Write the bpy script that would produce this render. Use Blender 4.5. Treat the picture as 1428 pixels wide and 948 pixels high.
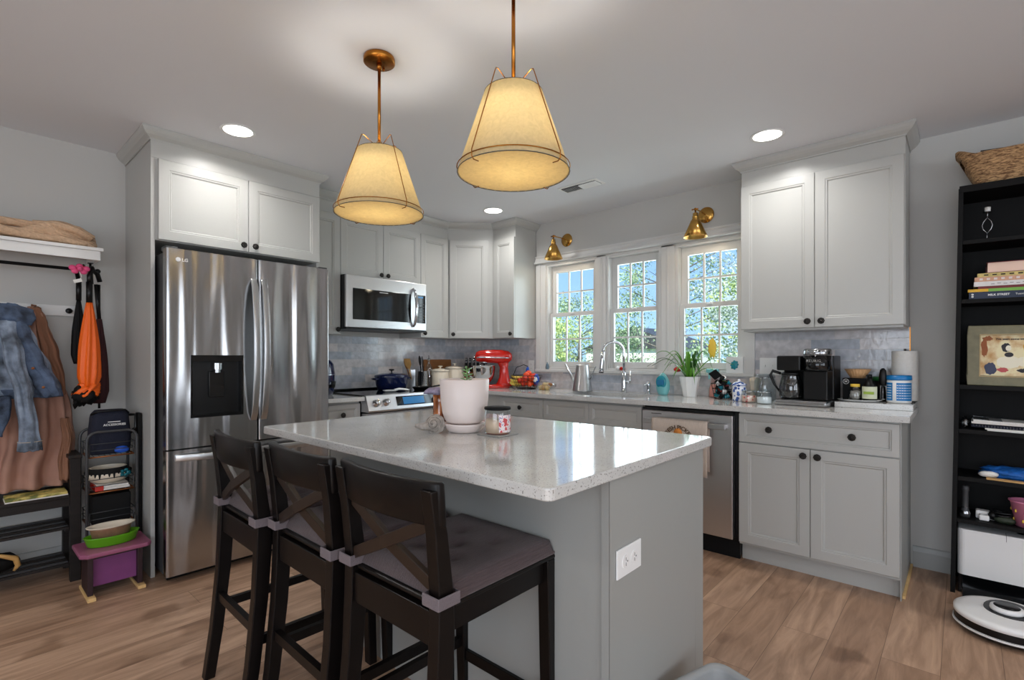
import bpy, math, random
from mathutils import Vector, Matrix, noise
random.seed(7)
PI = math.pi
S = bpy.context.scene
for o in list(bpy.data.objects): bpy.data.objects.remove(o)
COL = S.collection

# ------------------------------------------------------------ camera
cam_d = bpy.data.cameras.new('camera'); cam = bpy.data.objects.new('camera', cam_d); COL.objects.link(cam)
cam.location = (-3.7146, -3.8408, 1.198)
cam.rotation_euler = (PI/2, 0, math.radians(42.04-90))
cam_d.sensor_width = 36; cam_d.lens = 36*703.34/1428
cam_d.shift_x = 6.34/1428; cam_d.shift_y = 23.9/1428
cam_d.clip_start = .05; cam_d.clip_end = 200
S.camera = cam
S.view_settings.view_transform = 'Standard'; S.view_settings.look = 'None'
S.view_settings.gamma = 1; S.view_settings.use_curve_mapping = False
S.view_settings.exposure = 0.62

# ------------------------------------------------------------ world: blue sky with soft clouds
W = bpy.data.worlds.new('sky'); S.world = W; W.use_nodes = True
nt = W.node_tree; nt.nodes.clear()
def wn(t, **k):
    n = nt.nodes.new(t)
    for a, b in k.items(): setattr(n, a, b)
    return n
tc = wn('ShaderNodeTexCoord'); sp = wn('ShaderNodeSeparateXYZ'); rp = wn('ShaderNodeValToRGB')
nt.links.new(tc.outputs['Generated'], sp.inputs[0]); nt.links.new(sp.outputs['Z'], rp.inputs[0])
rp.color_ramp.elements[0].position = 0.0; rp.color_ramp.elements[0].color = (.42, .66, .96, 1)
rp.color_ramp.elements[1].position = .5; rp.color_ramp.elements[1].color = (.10, .27, .72, 1)
nz = wn('ShaderNodeTexNoise'); nz.inputs['Scale'].default_value = 3.2; nz.inputs['Detail'].default_value = 6
nt.links.new(tc.outputs['Generated'], nz.inputs['Vector'])
cr = wn('ShaderNodeValToRGB'); cr.color_ramp.elements[0].position = .5; cr.color_ramp.elements[1].position = .68
nt.links.new(nz.outputs['Fac'], cr.inputs[0])
mx = wn('ShaderNodeMixRGB'); mx.inputs['Color2'].default_value = (.95, .97, 1, 1)
nt.links.new(cr.outputs[0], mx.inputs['Fac']); nt.links.new(rp.outputs[0], mx.inputs['Color1'])
bg = wn('ShaderNodeBackground'); bg.inputs['Strength'].default_value = 1.0
nt.links.new(mx.outputs[0], bg.inputs['Color']); wo = wn('ShaderNodeOutputWorld'); nt.links.new(bg.outputs[0], wo.inputs[0])

# ------------------------------------------------------------ lights
def light(name, kind, loc, energy, color=(1, 1, 1), rot=(0, 0, 0), **k):
    d = bpy.data.lights.new(name, kind); d.energy = energy; d.color = color
    for a, b in k.items(): setattr(d, a, b)
    o = bpy.data.objects.new(name, d); o.location = loc; o.rotation_euler = rot; COL.objects.link(o); return o
light('sun', 'SUN', (-10, -10, 12), 5.5, (1, .95, .86), (math.radians(48), 0, math.radians(-62)), angle=.01)
# daylight arriving through the windows of the rest of the room, behind the camera
light('daylight_back', 'AREA', (-4.0, -7.25, 1.5), 62, (.94, .97, 1), (math.radians(103), 0, 0), shape='RECTANGLE', size=4.2, size_y=1.7)
light('daylight_left', 'AREA', (-6.75, -4.2, 1.4), 42, (.94, .97, 1), (math.radians(103), 0, math.radians(-90)), shape='RECTANGLE', size=3.0, size_y=1.9)
light('daylight_sink', 'AREA', (.55, -1.85, 1.75), 32, (.88, .96, 1), (math.radians(90), 0, math.radians(90)), shape='RECTANGLE', size=1.9, size_y=1.2)
SPOT_W = 3.2
PEND_W = 3.0

# ------------------------------------------------------------ materials
def L(c): return tuple(((x/255)/12.92 if x/255 <= .04045 else ((x/255+.055)/1.055)**2.4) for x in c)
MAT = {}
def mat(name, c=(200, 200, 200), r=.5, m=0., bump=0, bs=40, var=0, vs=8, em=None, es=0, coat=0, alpha=None, trans=0, aniso=0, stretch=None, spec=None, sheen=0):
    if name in MAT: return MAT[name]
    M = bpy.data.materials.new(name); M.use_nodes = True; n = M.node_tree; b = n.nodes['Principled BSDF']
    col = L(c) + (1,)
    b.inputs['Base Color'].default_value = col; b.inputs['Roughness'].default_value = r; b.inputs['Metallic'].default_value = m
    if spec is not None: b.inputs['Specular IOR Level'].default_value = spec
    if coat: b.inputs['Coat Weight'].default_value = coat; b.inputs['Coat Roughness'].default_value = .05
    if trans: b.inputs['Transmission Weight'].default_value = trans
    if sheen: b.inputs['Sheen Weight'].default_value = sheen
    if alpha is not None: b.inputs['Alpha'].default_value = alpha
    if em: b.inputs['Emission Color'].default_value = L(em) + (1,); b.inputs['Emission Strength'].default_value = es
    t = n.nodes.new('ShaderNodeTexCoord'); src = t.outputs['Object']
    if stretch:
        mp = n.nodes.new('ShaderNodeMapping'); mp.inputs['Scale'].default_value = stretch; n.links.new(src, mp.inputs[0]); src = mp.outputs[0]
    if var:
        z = n.nodes.new('ShaderNodeTexNoise'); z.inputs['Scale'].default_value = vs; z.inputs['Detail'].default_value = 5; n.links.new(src, z.inputs['Vector'])
        k = n.nodes.new('ShaderNodeHueSaturation'); k.inputs['Color'].default_value = col
        mr = n.nodes.new('ShaderNodeMapRange'); mr.inputs[1].default_value = .3; mr.inputs[2].default_value = .7; mr.inputs[3].default_value = 1-var; mr.inputs[4].default_value = 1+var
        n.links.new(z.outputs['Fac'], mr.inputs[0]); n.links.new(mr.outputs[0], k.inputs['Value']); n.links.new(k.outputs[0], b.inputs['Base Color'])
    if bump:
        z = n.nodes.new('ShaderNodeTexNoise'); z.inputs['Scale'].default_value = bs; z.inputs['Detail'].default_value = 4; n.links.new(src, z.inputs['Vector'])
        u = n.nodes.new('ShaderNodeBump'); u.inputs['Strength'].default_value = bump; u.inputs['Distance'].default_value = .01
        n.links.new(z.outputs['Fac'], u.inputs['Height']); n.links.new(u.outputs[0], b.inputs['Normal'])
    MAT[name] = M; return M
def nodes(M): return M.node_tree.nodes, M.node_tree.links, M.node_tree.nodes['Principled BSDF']

mat('wall', (196, 195, 191), .75, bump=.03, bs=200)
mat('ceiling', (226, 228, 232), .85)
mat('trim', (214, 213, 210), .35)
mat('cab', (181, 181, 177), .30)
mat('isl', (158, 159, 155), .38)
mat('baseb', (172, 174, 172), .45)
mat('shelfwhite', (228, 227, 224), .4)
mat('knob', (58, 56, 54), .35, .85, bump=.5, bs=300)
mat('black', (11, 11, 12), .35, spec=.35); mat('blackgloss', (12, 13, 15), .06); mat('blackmatte', (12, 12, 13), .7, spec=.25)
mat('darkgrey', (60, 61, 63), .5); mat('rubber', (30, 30, 32), .8)
mat('chrome', (205, 207, 210), .07, 1); mat('steel', (168, 169, 171), .22, 1); mat('satin', (190, 191, 192), .3, 1)
mat('brass', (196, 150, 78), .22, 1); mat('darkbrass', (172, 112, 46), .26, 1); mat('white', (238, 238, 236), .35)
mat('whiteplastic', (236, 235, 233), .3); mat('darkwood', (13, 9, 8), .36, var=.25, vs=12, spec=.28)
mat('benchwood', (36, 31, 29), .5, spec=.25, var=.2, vs=10, stretch=(1, 8, 8))
mat('bookcase', (10, 9, 9), .6, spec=.2, var=.25, vs=14, stretch=(6, 6, 1))
mat('xwood', (40, 28, 20), .35)
mat('cushion', (76, 62, 63), .9, bump=.6, bs=40, var=.14, vs=30, sheen=.15, stretch=(.6, 14, 1))
mat('strap', (112, 102, 105), .9, bump=.4, bs=300)
mat('red', (196, 30, 18), .12, coat=.6); mat('redorange', (206, 52, 20), .55, bump=.3, bs=90); mat('orange', (244, 104, 16), .5, bump=.25, bs=25)
mat('yellow', (236, 196, 70), .5); mat('banana', (226, 196, 84), .5, var=.12, vs=30)
mat('navy', (16, 26, 62), .16, coat=.5); mat('navycloth', (16, 21, 40), .85, bump=.3, bs=80)
mat('blue', (30, 84, 190), .4); mat('tubblue', (24, 120, 186), .35); mat('brightblue', (20, 96, 178), .6, var=.3, vs=60)
mat('teal', (28, 140, 156), .25); mat('aqua', (124, 194, 196), .3)
mat('cream', (226, 214, 194), .35); mat('woodmid', (150, 98, 52), .5, var=.2, vs=10, stretch=(1, 1, 9)); mat('woodlight', (206, 160, 96), .5, var=.15, vs=12)
mat('woodpine', (226, 188, 128), .55, var=.12, vs=10, stretch=(8, 1, 8))
mat('purple', (150, 84, 112), .4, var=.08, vs=9); mat('purplepanel', (126, 62, 118), .45, var=.1, vs=9); mat('darkplum', (44, 22, 28), .5)
mat('green', (96, 168, 26), .3); mat('ovencopper', (156, 120, 96), .35, .4, var=.2, vs=30)
mat('pinkpot', (226, 212, 206), .4, bump=.04, bs=30); mat('soil', (60, 42, 32), .95, bump=.8, bs=90)
mat('pink', (222, 78, 128), .7); mat('paper', (232, 230, 224), .7, var=.04, vs=60); mat('knit', (208, 174, 142), .95, bump=.5, bs=140, var=.12, vs=90)
mat('tancoat', (170, 128, 110), .8, bump=.25, bs=14, var=.1, vs=6); mat('tancoat2', (140, 98, 74), .8, bump=.2, bs=12)
mat('denim', (118, 130, 146), .9, bump=.6, bs=60, var=.75, vs=13); mat('denimdark', (72, 86, 108), .9, bump=.6, bs=60, var=.7, vs=14); mat('stitch', (200, 180, 150), .8)
mat('leaf', (92, 150, 44), .45, var=.3, vs=20); mat('leafdark', (48, 96, 34), .45, var=.3, vs=20); mat('succulent', (120, 160, 100), .5)
mat('candlewax', (236, 202, 172), .45); mat('copperwire', (150, 92, 52), .4, .6)
mat('shellm', (158, 150, 142), .7, bump=.5, bs=60, var=.25, vs=60); mat('mauve', (150, 140, 165), .7, bump=.6, bs=60, var=.3, vs=40)
mat('granitewhite', (226, 226, 224), .12, coat=.5)
mat('towelcloth', (212, 196, 182), .95, bump=.5, bs=120, var=.1, vs=40, stretch=(1, 12, 1))
mat('texttan', (96, 74, 52), .8); mat('pumpkin', (206, 128, 52), .8)
mat('grass', (96, 132, 54), .95, var=.35, vs=.8); mat('bark', (130, 120, 108), .9)
mat('foliage1', (176, 194, 124), .7, var=.45, vs=1.2); mat('foliage2', (176, 190, 182), .75, var=.4, vs=1.0); mat('foliage3', (154, 176, 140), .7, var=.45, vs=1.3)  # foliage tones made paler, with the haze put into the colour
mat('greybin', (146, 147, 146), .45); mat('coaster', (150, 150, 146), .6)
mat('lightlens', (255, 255, 255), .5, em=(255, 252, 245), es=6); mat('bulb', (255, 240, 210), .5, em=(255, 226, 170), es=6)
mat('reflclockblue', (40, 110, 160), .15, em=(40, 130, 200), es=.12)  # emissive blue: painted window reflection on the range, clock on the microwave

# ribbed knit and marled cloth
def ribs(name, sc, dist, st, vec=(1, 1, 1)):
    n, l, b = nodes(MAT[name]); t = n.new('ShaderNodeTexCoord'); mp = n.new('ShaderNodeMapping'); mp.inputs['Scale'].default_value = vec; l.new(t.outputs['Object'], mp.inputs[0])
    w = n.new('ShaderNodeTexWave'); w.bands_direction = 'DIAGONAL'; w.inputs['Scale'].default_value = sc; w.inputs['Distortion'].default_value = dist; w.inputs['Detail'].default_value = 2; l.new(mp.outputs[0], w.inputs['Vector'])
    u = n.new('ShaderNodeBump'); u.inputs['Strength'].default_value = st; u.inputs['Distance'].default_value = .01; l.new(w.outputs['Fac'], u.inputs['Height'])
    old = b.inputs['Normal'].links[0].from_socket if b.inputs['Normal'].links else None
    if old: l.new(old, u.inputs['Normal'])
    l.new(u.outputs[0], b.inputs['Normal'])
ribs('knit', 26, 1.5, .5, (.35, 1, 1)); ribs('tancoat', 3.2, 5, .5, (1, 1, .35)); ribs('denim', 4, 6, .5, (1, 1, .4))

# quartz with fine speckle
def quartz(name, base, dark):
    M = mat(name, base, .10, coat=.25); n, l, b = nodes(M)
    t = n.new('ShaderNodeTexCoord')
    v = n.new('ShaderNodeTexNoise'); v.inputs['Scale'].default_value = 230; v.inputs['Detail'].default_value = 2; l.new(t.outputs['Object'], v.inputs['Vector'])
    r = n.new('ShaderNodeValToRGB'); r.color_ramp.elements[0].position = .30; r.color_ramp.elements[0].color = L(dark)+(1,); r.color_ramp.elements[1].position = .40; r.color_ramp.elements[1].color = L(base)+(1,)
    l.new(v.outputs['Fac'], r.inputs[0])
    w = n.new('ShaderNodeTexNoise'); w.inputs['Scale'].default_value = 7; w.inputs['Detail'].default_value = 8; l.new(t.outputs['Object'], w.inputs['Vector'])
    h = n.new('ShaderNodeMapRange'); h.inputs[1].default_value = .3; h.inputs[2].default_value = .7; h.inputs[3].default_value = .92; h.inputs[4].default_value = 1.05; l.new(w.outputs['Fac'], h.inputs[0])
    k = n.new('ShaderNodeHueSaturation'); l.new(r.outputs[0], k.inputs['Color']); l.new(h.outputs[0], k.inputs['Value']); l.new(k.outputs[0], b.inputs['Base Color'])
quartz('quartz', (208, 207, 203), (128, 124, 118))

# stainless with vertical brushing and slightly wavy panels
def brushed(name, c, r, st, wave=.0):
    M = mat(name, c, r, 1.0); n, l, b = nodes(M)
    t = n.new('ShaderNodeTexCoord'); mp = n.new('ShaderNodeMapping'); mp.inputs['Scale'].default_value = st; l.new(t.outputs['Object'], mp.inputs[0])
    z = n.new('ShaderNodeTexNoise'); z.inputs['Scale'].default_value = 60; z.inputs['Detail'].default_value = 4; l.new(mp.outputs[0], z.inputs['Vector'])
    mr = n.new('ShaderNodeMapRange'); mr.inputs[3].default_value = r*.8; mr.inputs[4].default_value = r*1.25; l.new(z.outputs['Fac'], mr.inputs[0]); l.new(mr.outputs[0], b.inputs['Roughness'])
    u = n.new('ShaderNodeBump'); u.inputs['Strength'].default_value = .03; u.inputs['Distance'].default_value = .002; l.new(z.outputs['Fac'], u.inputs['Height'])
    if wave:
        mp2 = n.new('ShaderNodeMapping'); mp2.inputs['Scale'].default_value = (6, 6, .55); l.new(t.outputs['Object'], mp2.inputs[0])
        z2 = n.new('ShaderNodeTexNoise'); z2.inputs['Scale'].default_value = 1.3; z2.inputs['Detail'].default_value = 1; l.new(mp2.outputs[0], z2.inputs['Vector'])
        u2 = n.new('ShaderNodeBump'); u2.inputs['Strength'].default_value = wave; u2.inputs['Distance'].default_value = .05
        l.new(z2.outputs['Fac'], u2.inputs['Height']); l.new(u2.outputs[0], u.inputs['Normal'])
    l.new(u.outputs[0], b.inputs['Normal'])
brushed('fridge', (178, 178, 179), .2, (12, 12, .25), .75)
brushed('stainless', (208, 208, 210), .3, (12, .4, 12))

# glazed handmade subway tile, running bond; axis 0: wall along x, 1: wall along y
def tile(name, axis):
    M = mat(name, (180, 180, 182), .13, coat=.3); n, l, b = nodes(M)
    t = n.new('ShaderNodeTexCoord'); s = n.new('ShaderNodeSeparateXYZ'); c = n.new('ShaderNodeCombineXYZ'); l.new(t.outputs['Object'], s.inputs[0])
    l.new(s.outputs['X' if axis == 0 else 'Y'], c.inputs[0]); l.new(s.outputs['Z'], c.inputs[1])
    k = n.new('ShaderNodeTexBrick'); l.new(c.outputs[0], k.inputs['Vector']); k.inputs['Scale'].default_value = 1
    k.inputs['Brick Width'].default_value = .26; k.inputs['Row Height'].default_value = .0655; k.inputs['Mortar Size'].default_value = .0018; k.inputs['Mortar Smooth'].default_value = .6
    k.inputs['Color1'].default_value = L((224, 215, 211))+(1,); k.inputs['Color2'].default_value = L((176, 182, 192))+(1,); k.inputs['Mortar'].default_value = L((206, 203, 201))+(1,)
    z = n.new('ShaderNodeTexNoise'); z.inputs['Scale'].default_value = 26; z.inputs['Detail'].default_value = 5; l.new(t.outputs['Object'], z.inputs['Vector'])
    mr = n.new('ShaderNodeMapRange'); mr.inputs[1].default_value = .3; mr.inputs[2].default_value = .7; mr.inputs[3].default_value = .84; mr.inputs[4].default_value = 1.14; l.new(z.outputs['Fac'], mr.inputs[0])
    h = n.new('ShaderNodeHueSaturation'); l.new(k.outputs['Color'], h.inputs['Color']); l.new(mr.outputs[0], h.inputs['Value']); l.new(h.outputs[0], b.inputs['Base Color'])
    z2 = n.new('ShaderNodeTexNoise'); z2.inputs['Scale'].default_value = 38; z2.inputs['Detail'].default_value = 3; l.new(t.outputs['Object'], z2.inputs['Vector'])
    a = n.new('ShaderNodeMath'); a.operation = 'MULTIPLY_ADD'; a.inputs[1].default_value = -1.2; l.new(k.outputs['Fac'], a.inputs[0]); l.new(z2.outputs['Fac'], a.inputs[2])
    u = n.new('ShaderNodeBump'); u.inputs['Strength'].default_value = .3; u.inputs['Distance'].default_value = .004; l.new(a.outputs[0], u.inputs['Height']); l.new(u.outputs[0], b.inputs['Normal'])
tile('tileA', 0); tile('tileB', 1)

# oak-look vinyl planks running along x
def planks():
    M = mat('floor', (178, 144, 116), .42); n, l, b = nodes(M)
    t = n.new('ShaderNodeTexCoord')
    k = n.new('ShaderNodeTexBrick'); l.new(t.outputs['Object'], k.inputs['Vector']); k.inputs['Scale'].default_value = 1; k.offset_frequency = 2; k.offset = .37
    k.inputs['Brick Width'].default_value = 1.22; k.inputs['Row Height'].default_value = .18; k.inputs['Mortar Size'].default_value = .0012; k.inputs['Mortar Smooth'].default_value = .3
    k.inputs['Color1'].default_value = L((196, 163, 137))+(1,); k.inputs['Color2'].default_value = L((174, 141, 116))+(1,); k.inputs['Mortar'].default_value = L((122, 96, 76))+(1,)
    # per-plank offset so the grain breaks at each seam
    sb = n.new('ShaderNodeVectorMath'); sb.operation = 'SCALE'; sb.inputs[3].default_value = 37; l.new(k.outputs['Color'], sb.inputs[0])
    ad = n.new('ShaderNodeVectorMath'); l.new(t.outputs['Object'], ad.inputs[0]); l.new(sb.outputs[0], ad.inputs[1])
    mp = n.new('ShaderNodeMapping'); mp.inputs['Scale'].default_value = (1.1, 9, 1); l.new(ad.outputs[0], mp.inputs[0])
    z = n.new('ShaderNodeTexNoise'); z.inputs['Scale'].default_value = 2.2; z.inputs['Detail'].default_value = 8; z.inputs['Roughness'].default_value = .62; z.inputs['Distortion'].default_value = .9; l.new(mp.outputs[0], z.inputs['Vector'])
    r = n.new('ShaderNodeValToRGB'); e = r.color_ramp.elements
    e[0].position = .34; e[0].color = (.50, .44, .39, 1); e[1].position = .72; e[1].color = (1.12, 1.1, 1.08, 1)
    l.new(z.outputs['Fac'], r.inputs[0])
    m = n.new('ShaderNodeMixRGB'); m.blend_type = 'MULTIPLY'; m.inputs['Fac'].default_value = .85; l.new(k.outputs['Color'], m.inputs['Color1']); l.new(r.outputs[0], m.inputs['Color2'])
    v = n.new('ShaderNodeTexNoise'); v.inputs['Scale'].default_value = 3.6; v.inputs['Detail'].default_value = 2; l.new(ad.outputs[0], v.inputs['Vector'])
    kr = n.new('ShaderNodeValToRGB'); kr.color_ramp.elements[0].position = .29; kr.color_ramp.elements[0].color = (.45, .38, .32, 1); kr.color_ramp.elements[1].position = .36; kr.color_ramp.elements[1].color = (1, 1, 1, 1); l.new(v.outputs['Fac'], kr.inputs[0])
    m2 = n.new('ShaderNodeMixRGB'); m2.blend_type = 'MULTIPLY'; m2.inputs['Fac'].default_value = .6; l.new(m.outputs[0], m2.inputs['Color1']); l.new(kr.outputs[0], m2.inputs['Color2'])
    l.new(m2.outputs[0], b.inputs['Base Color'])
    u = n.new('ShaderNodeBump'); u.inputs['Strength'].default_value = .08; u.inputs['Distance'].default_value = .004; l.new(z.outputs['Fac'], u.inputs['Height']); l.new(u.outputs[0], b.inputs['Normal'])
planks()

def glassmat(name, tint=(255, 255, 255), refl=1.0, rough=0.0):
    M = bpy.data.materials.new(name); M.use_nodes = True; n = M.node_tree.nodes; l = M.node_tree.links; n.clear()
    o = n.new('ShaderNodeOutputMaterial'); m = n.new('ShaderNodeMixShader'); tr = n.new('ShaderNodeBsdfTransparent'); g = n.new('ShaderNodeBsdfGlossy'); f = n.new('ShaderNodeLayerWeight')
    tr.inputs[0].default_value = L(tint)+(1,); g.inputs['Roughness'].default_value = rough; f.inputs[0].default_value = .5
    pw = n.new('ShaderNodeMath'); pw.operation = 'POWER'; pw.inputs[1].default_value = 4; l.new(f.outputs['Facing'], pw.inputs[0])
    k = n.new('ShaderNodeMath'); k.operation = 'MULTIPLY_ADD'; k.inputs[1].default_value = .6; k.inputs[2].default_value = .06*refl; k.use_clamp = True; l.new(pw.outputs[0], k.inputs[0]); l.new(k.outputs[0], m.inputs[0])
    l.new(tr.outputs[0], m.inputs[1]); l.new(g.outputs[0], m.inputs[2]); l.new(m.outputs[0], o.inputs[0]); MAT[name] = M
glassmat('glass', (246, 250, 250), .6); glassmat('jarglass', (238, 244, 246), 1.6, .02); glassmat('carafe', (150, 154, 158), 2.0, .02); glassmat('bagfilm', (244, 245, 246), 3.5, .15)
glassmat('pinkfilm', (252, 232, 228), 1.5, .1); glassmat('amberfilm', (170, 70, 30), 1.5, .05)

def shade_mat(name, c, em, es, tl=.5):
    M = bpy.data.materials.new(name); M.use_nodes = True; n = M.node_tree.nodes; l = M.node_tree.links; n.clear()
    o = n.new('ShaderNodeOutputMaterial'); d = n.new('ShaderNodeBsdfDiffuse'); t = n.new('ShaderNodeBsdfTranslucent'); e = n.new('ShaderNodeEmission')
    z = n.new('ShaderNodeTexNoise'); z.inputs['Scale'].default_value = 55; z.inputs['Detail'].default_value = 6; z.inputs['Distortion'].default_value = 1.2
    tcx = n.new('ShaderNodeTexCoord'); l.new(tcx.outputs['Object'], z.inputs['Vector'])
    mr = n.new('ShaderNodeMapRange'); mr.inputs[1].default_value = .3; mr.inputs[2].default_value = .7; mr.inputs[3].default_value = .9; mr.inputs[4].default_value = 1.06; l.new(z.outputs['Fac'], mr.inputs[0])
    h = n.new('ShaderNodeHueSaturation'); h.inputs['Color'].default_value = L(c)+(1,); l.new(mr.outputs[0], h.inputs['Value'])
    for q in (d, t): l.new(h.outputs[0], q.inputs['Color'])
    e.inputs[0].default_value = L(em)+(1,); e.inputs[1].default_value = es
    m = n.new('ShaderNodeMixShader'); m.inputs[0].default_value = tl; l.new(d.outputs[0], m.inputs[1]); l.new(t.outputs[0], m.inputs[2])
    a = n.new('ShaderNodeAddShader'); l.new(m.outputs[0], a.inputs[0]); l.new(e.outputs[0], a.inputs[1]); l.new(a.outputs[0], o.inputs[0]); MAT[name] = M
shade_mat('linen', (206, 193, 158), (255, 216, 150), .05, .42); shade_mat('diffuser', (212, 198, 160), (255, 216, 150), .08, .42)
shade_mat('foliagethin', (120, 150, 60), (0, 0, 0), 0, .4)

# ------------------------------------------------------------ mesh builder
class MB:
    def __init__(s): s.v = []; s.f = []; s.sm = []
    def add(s, vs, fs, smooth=False, M=None):
        n = len(s.v)
        s.v += [tuple(M @ Vector(p)) if M is not None else tuple(p) for p in vs]
        s.f += [tuple(i+n for i in f) for f in fs]; s.sm += [smooth]*len(fs); return s
    def box(s, a, b, M=None):
        x0, x1 = sorted((a[0], b[0])); y0, y1 = sorted((a[1], b[1])); z0, z1 = sorted((a[2], b[2]))
        return s.add([(x0,y0,z0),(x1,y0,z0),(x1,y1,z0),(x0,y1,z0),(x0,y0,z1),(x1,y0,z1),(x1,y1,z1),(x0,y1,z1)],
                     [(0,3,2,1),(4,5,6,7),(0,1,5,4),(1,2,6,5),(2,3,7,6),(3,0,4,7)], False, M)
    def prism(s, poly, z0, z1, M=None):
        n = len(poly)
        return s.add([(x,y,z0) for x,y in poly]+[(x,y,z1) for x,y in poly],
                     [tuple(range(n-1,-1,-1)), tuple(range(n,2*n))]+[(i,(i+1)%n,n+(i+1)%n,n+i) for i in range(n)], False, M)
    def extr(s, poly, p0, p1, U, V):   # polygon given in (U,V), swept from p0 to p1
        U, V, p0, p1 = Vector(U), Vector(V), Vector(p0), Vector(p1); n = len(poly)
        return s.add([p0+U*a+V*b for a, b in poly]+[p1+U*a+V*b for a, b in poly],
                     [tuple(range(n-1,-1,-1)), tuple(range(n,2*n))]+[(i,(i+1)%n,n+(i+1)%n,n+i) for i in range(n)])
    def loft(s, rings, smooth=True, cap=True, M=None):
        n = len(rings[0]); vs = [p for r in rings for p in r]; fs = []
        for k in range(len(rings)-1):
            for i in range(n):
                j = (i+1)%n; fs.append((k*n+i, k*n+j, (k+1)*n+j, (k+1)*n+i))
        if cap: fs += [tuple(range(n-1,-1,-1)), tuple(range((len(rings)-1)*n, len(rings)*n))]
        return s.add(vs, fs, smooth, M)
    def lathe(s, prof, c=(0,0,0), seg=32, sx=1, sy=1, smooth=True, M=None, cap=False, fn=None):
        rings = []
        for r, z in prof:
            r = max(r, 1e-4); ring = []
            for i in range(seg):
                a = 2*PI*i/seg; q = r*(fn(a, z) if fn else 1); ring.append((c[0]+q*sx*math.cos(a), c[1]+q*sy*math.sin(a), c[2]+z))
            rings.append(ring)
        return s.loft(rings, smooth, cap, M)
    def cyl(s, c, r, z0, z1, seg=24, M=None): return s.lathe([(0,z0),(r,z0),(r,z1),(0,z1)], c, seg, smooth=False, M=M)
    def tube(s, pts, r, seg=8, M=None, closed=False):
        P = [Vector(p) for p in pts]; n = len(P); rs = r if isinstance(r, (list, tuple)) else [r]*n; rings = []; up = None
        for i, p in enumerate(P):
            if closed: t = (P[(i+1)%n]-P[i-1])
            else: t = (P[min(i+1,n-1)]-P[max(i-1,0)])
            t.normalize()
            if up is None:
                up = Vector((0,0,1)) if abs(t.z) < .9 else Vector((1,0,0))
            a = t.cross(up); 
            if a.length < 1e-5: a = t.cross(Vector((0,1,0)))
            a.normalize(); b = a.cross(t); b.normalize(); up = b
            rings.append([p + (a*math.cos(2*PI*k/seg)+b*math.sin(2*PI*k/seg))*rs[i] for k in range(seg)])
        if closed:
            vs = [q for r_ in rings for q in r_]; fs = []
            for k in range(n):
                k2 = (k+1)%n
                for i in range(seg): fs.append((k*seg+i, k*seg+(i+1)%seg, k2*seg+(i+1)%seg, k2*seg+i))
            return s.add(vs, fs, True, M)
        return s.loft(rings, True, True, M)
    def sph(s, c, r, seg=20, rings=12, sx=1, sy=1, sz=1, M=None, nz_=0, fq=3, seed=0):
        pr = []
        for k in range(rings+1):
            t = -PI/2+PI*k/rings; ring = []
            for i in range(seg):
                a = 2*PI*i/seg; d = Vector((math.cos(t)*math.cos(a), math.cos(t)*math.sin(a), math.sin(t)))
                q = r*(1+nz_*noise.noise(d*fq+Vector((seed, seed*.7, 0)))) if nz_ else r
                ring.append((c[0]+d.x*q*sx, c[1]+d.y*q*sy, c[2]+d.z*q*sz))
            pr.append(ring)
        return s.loft(pr, True, False, M)
    def ring(s, c, R, r, seg=40, t=6, ax='z', sx=1, sy=1, M=None):
        pts = []
        for i in range(seg):
            a = 2*PI*i/seg; x, y = R*sx*math.cos(a), R*sy*math.sin(a)
            pts.append({'z': (c[0]+x, c[1]+y, c[2]), 'x': (c[0], c[1]+x, c[2]+y), 'y': (c[0]+x, c[1], c[2]+y)}[ax])
        return s.tube(pts, r, t, M, closed=True)
    def panel(s, o, U, V, w, h, rings, back=.0):
        # concentric rectangular steps: rings = [(inset, height)], from the outer edge to the middle
        o, U, V = Vector(o), Vector(U), Vector(V); N = U.cross(V); vs = []; fs = []
        rr = [(0, -back)]+list(rings)
        for i, hh in rr:
            for a, b in ((i, i), (w-i, i), (w-i, h-i), (i, h-i)): vs.append(o+U*a+V*b+N*hh)
        for k in range(len(rr)-1):
            for i in range(4): fs.append((k*4+i, k*4+(i+1)%4, (k+1)*4+(i+1)%4, (k+1)*4+i))
        n = (len(rr)-1)*4; fs.append((n, n+1, n+2, n+3)); fs.append((3, 2, 1, 0))
        return s.add(vs, fs)

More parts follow.
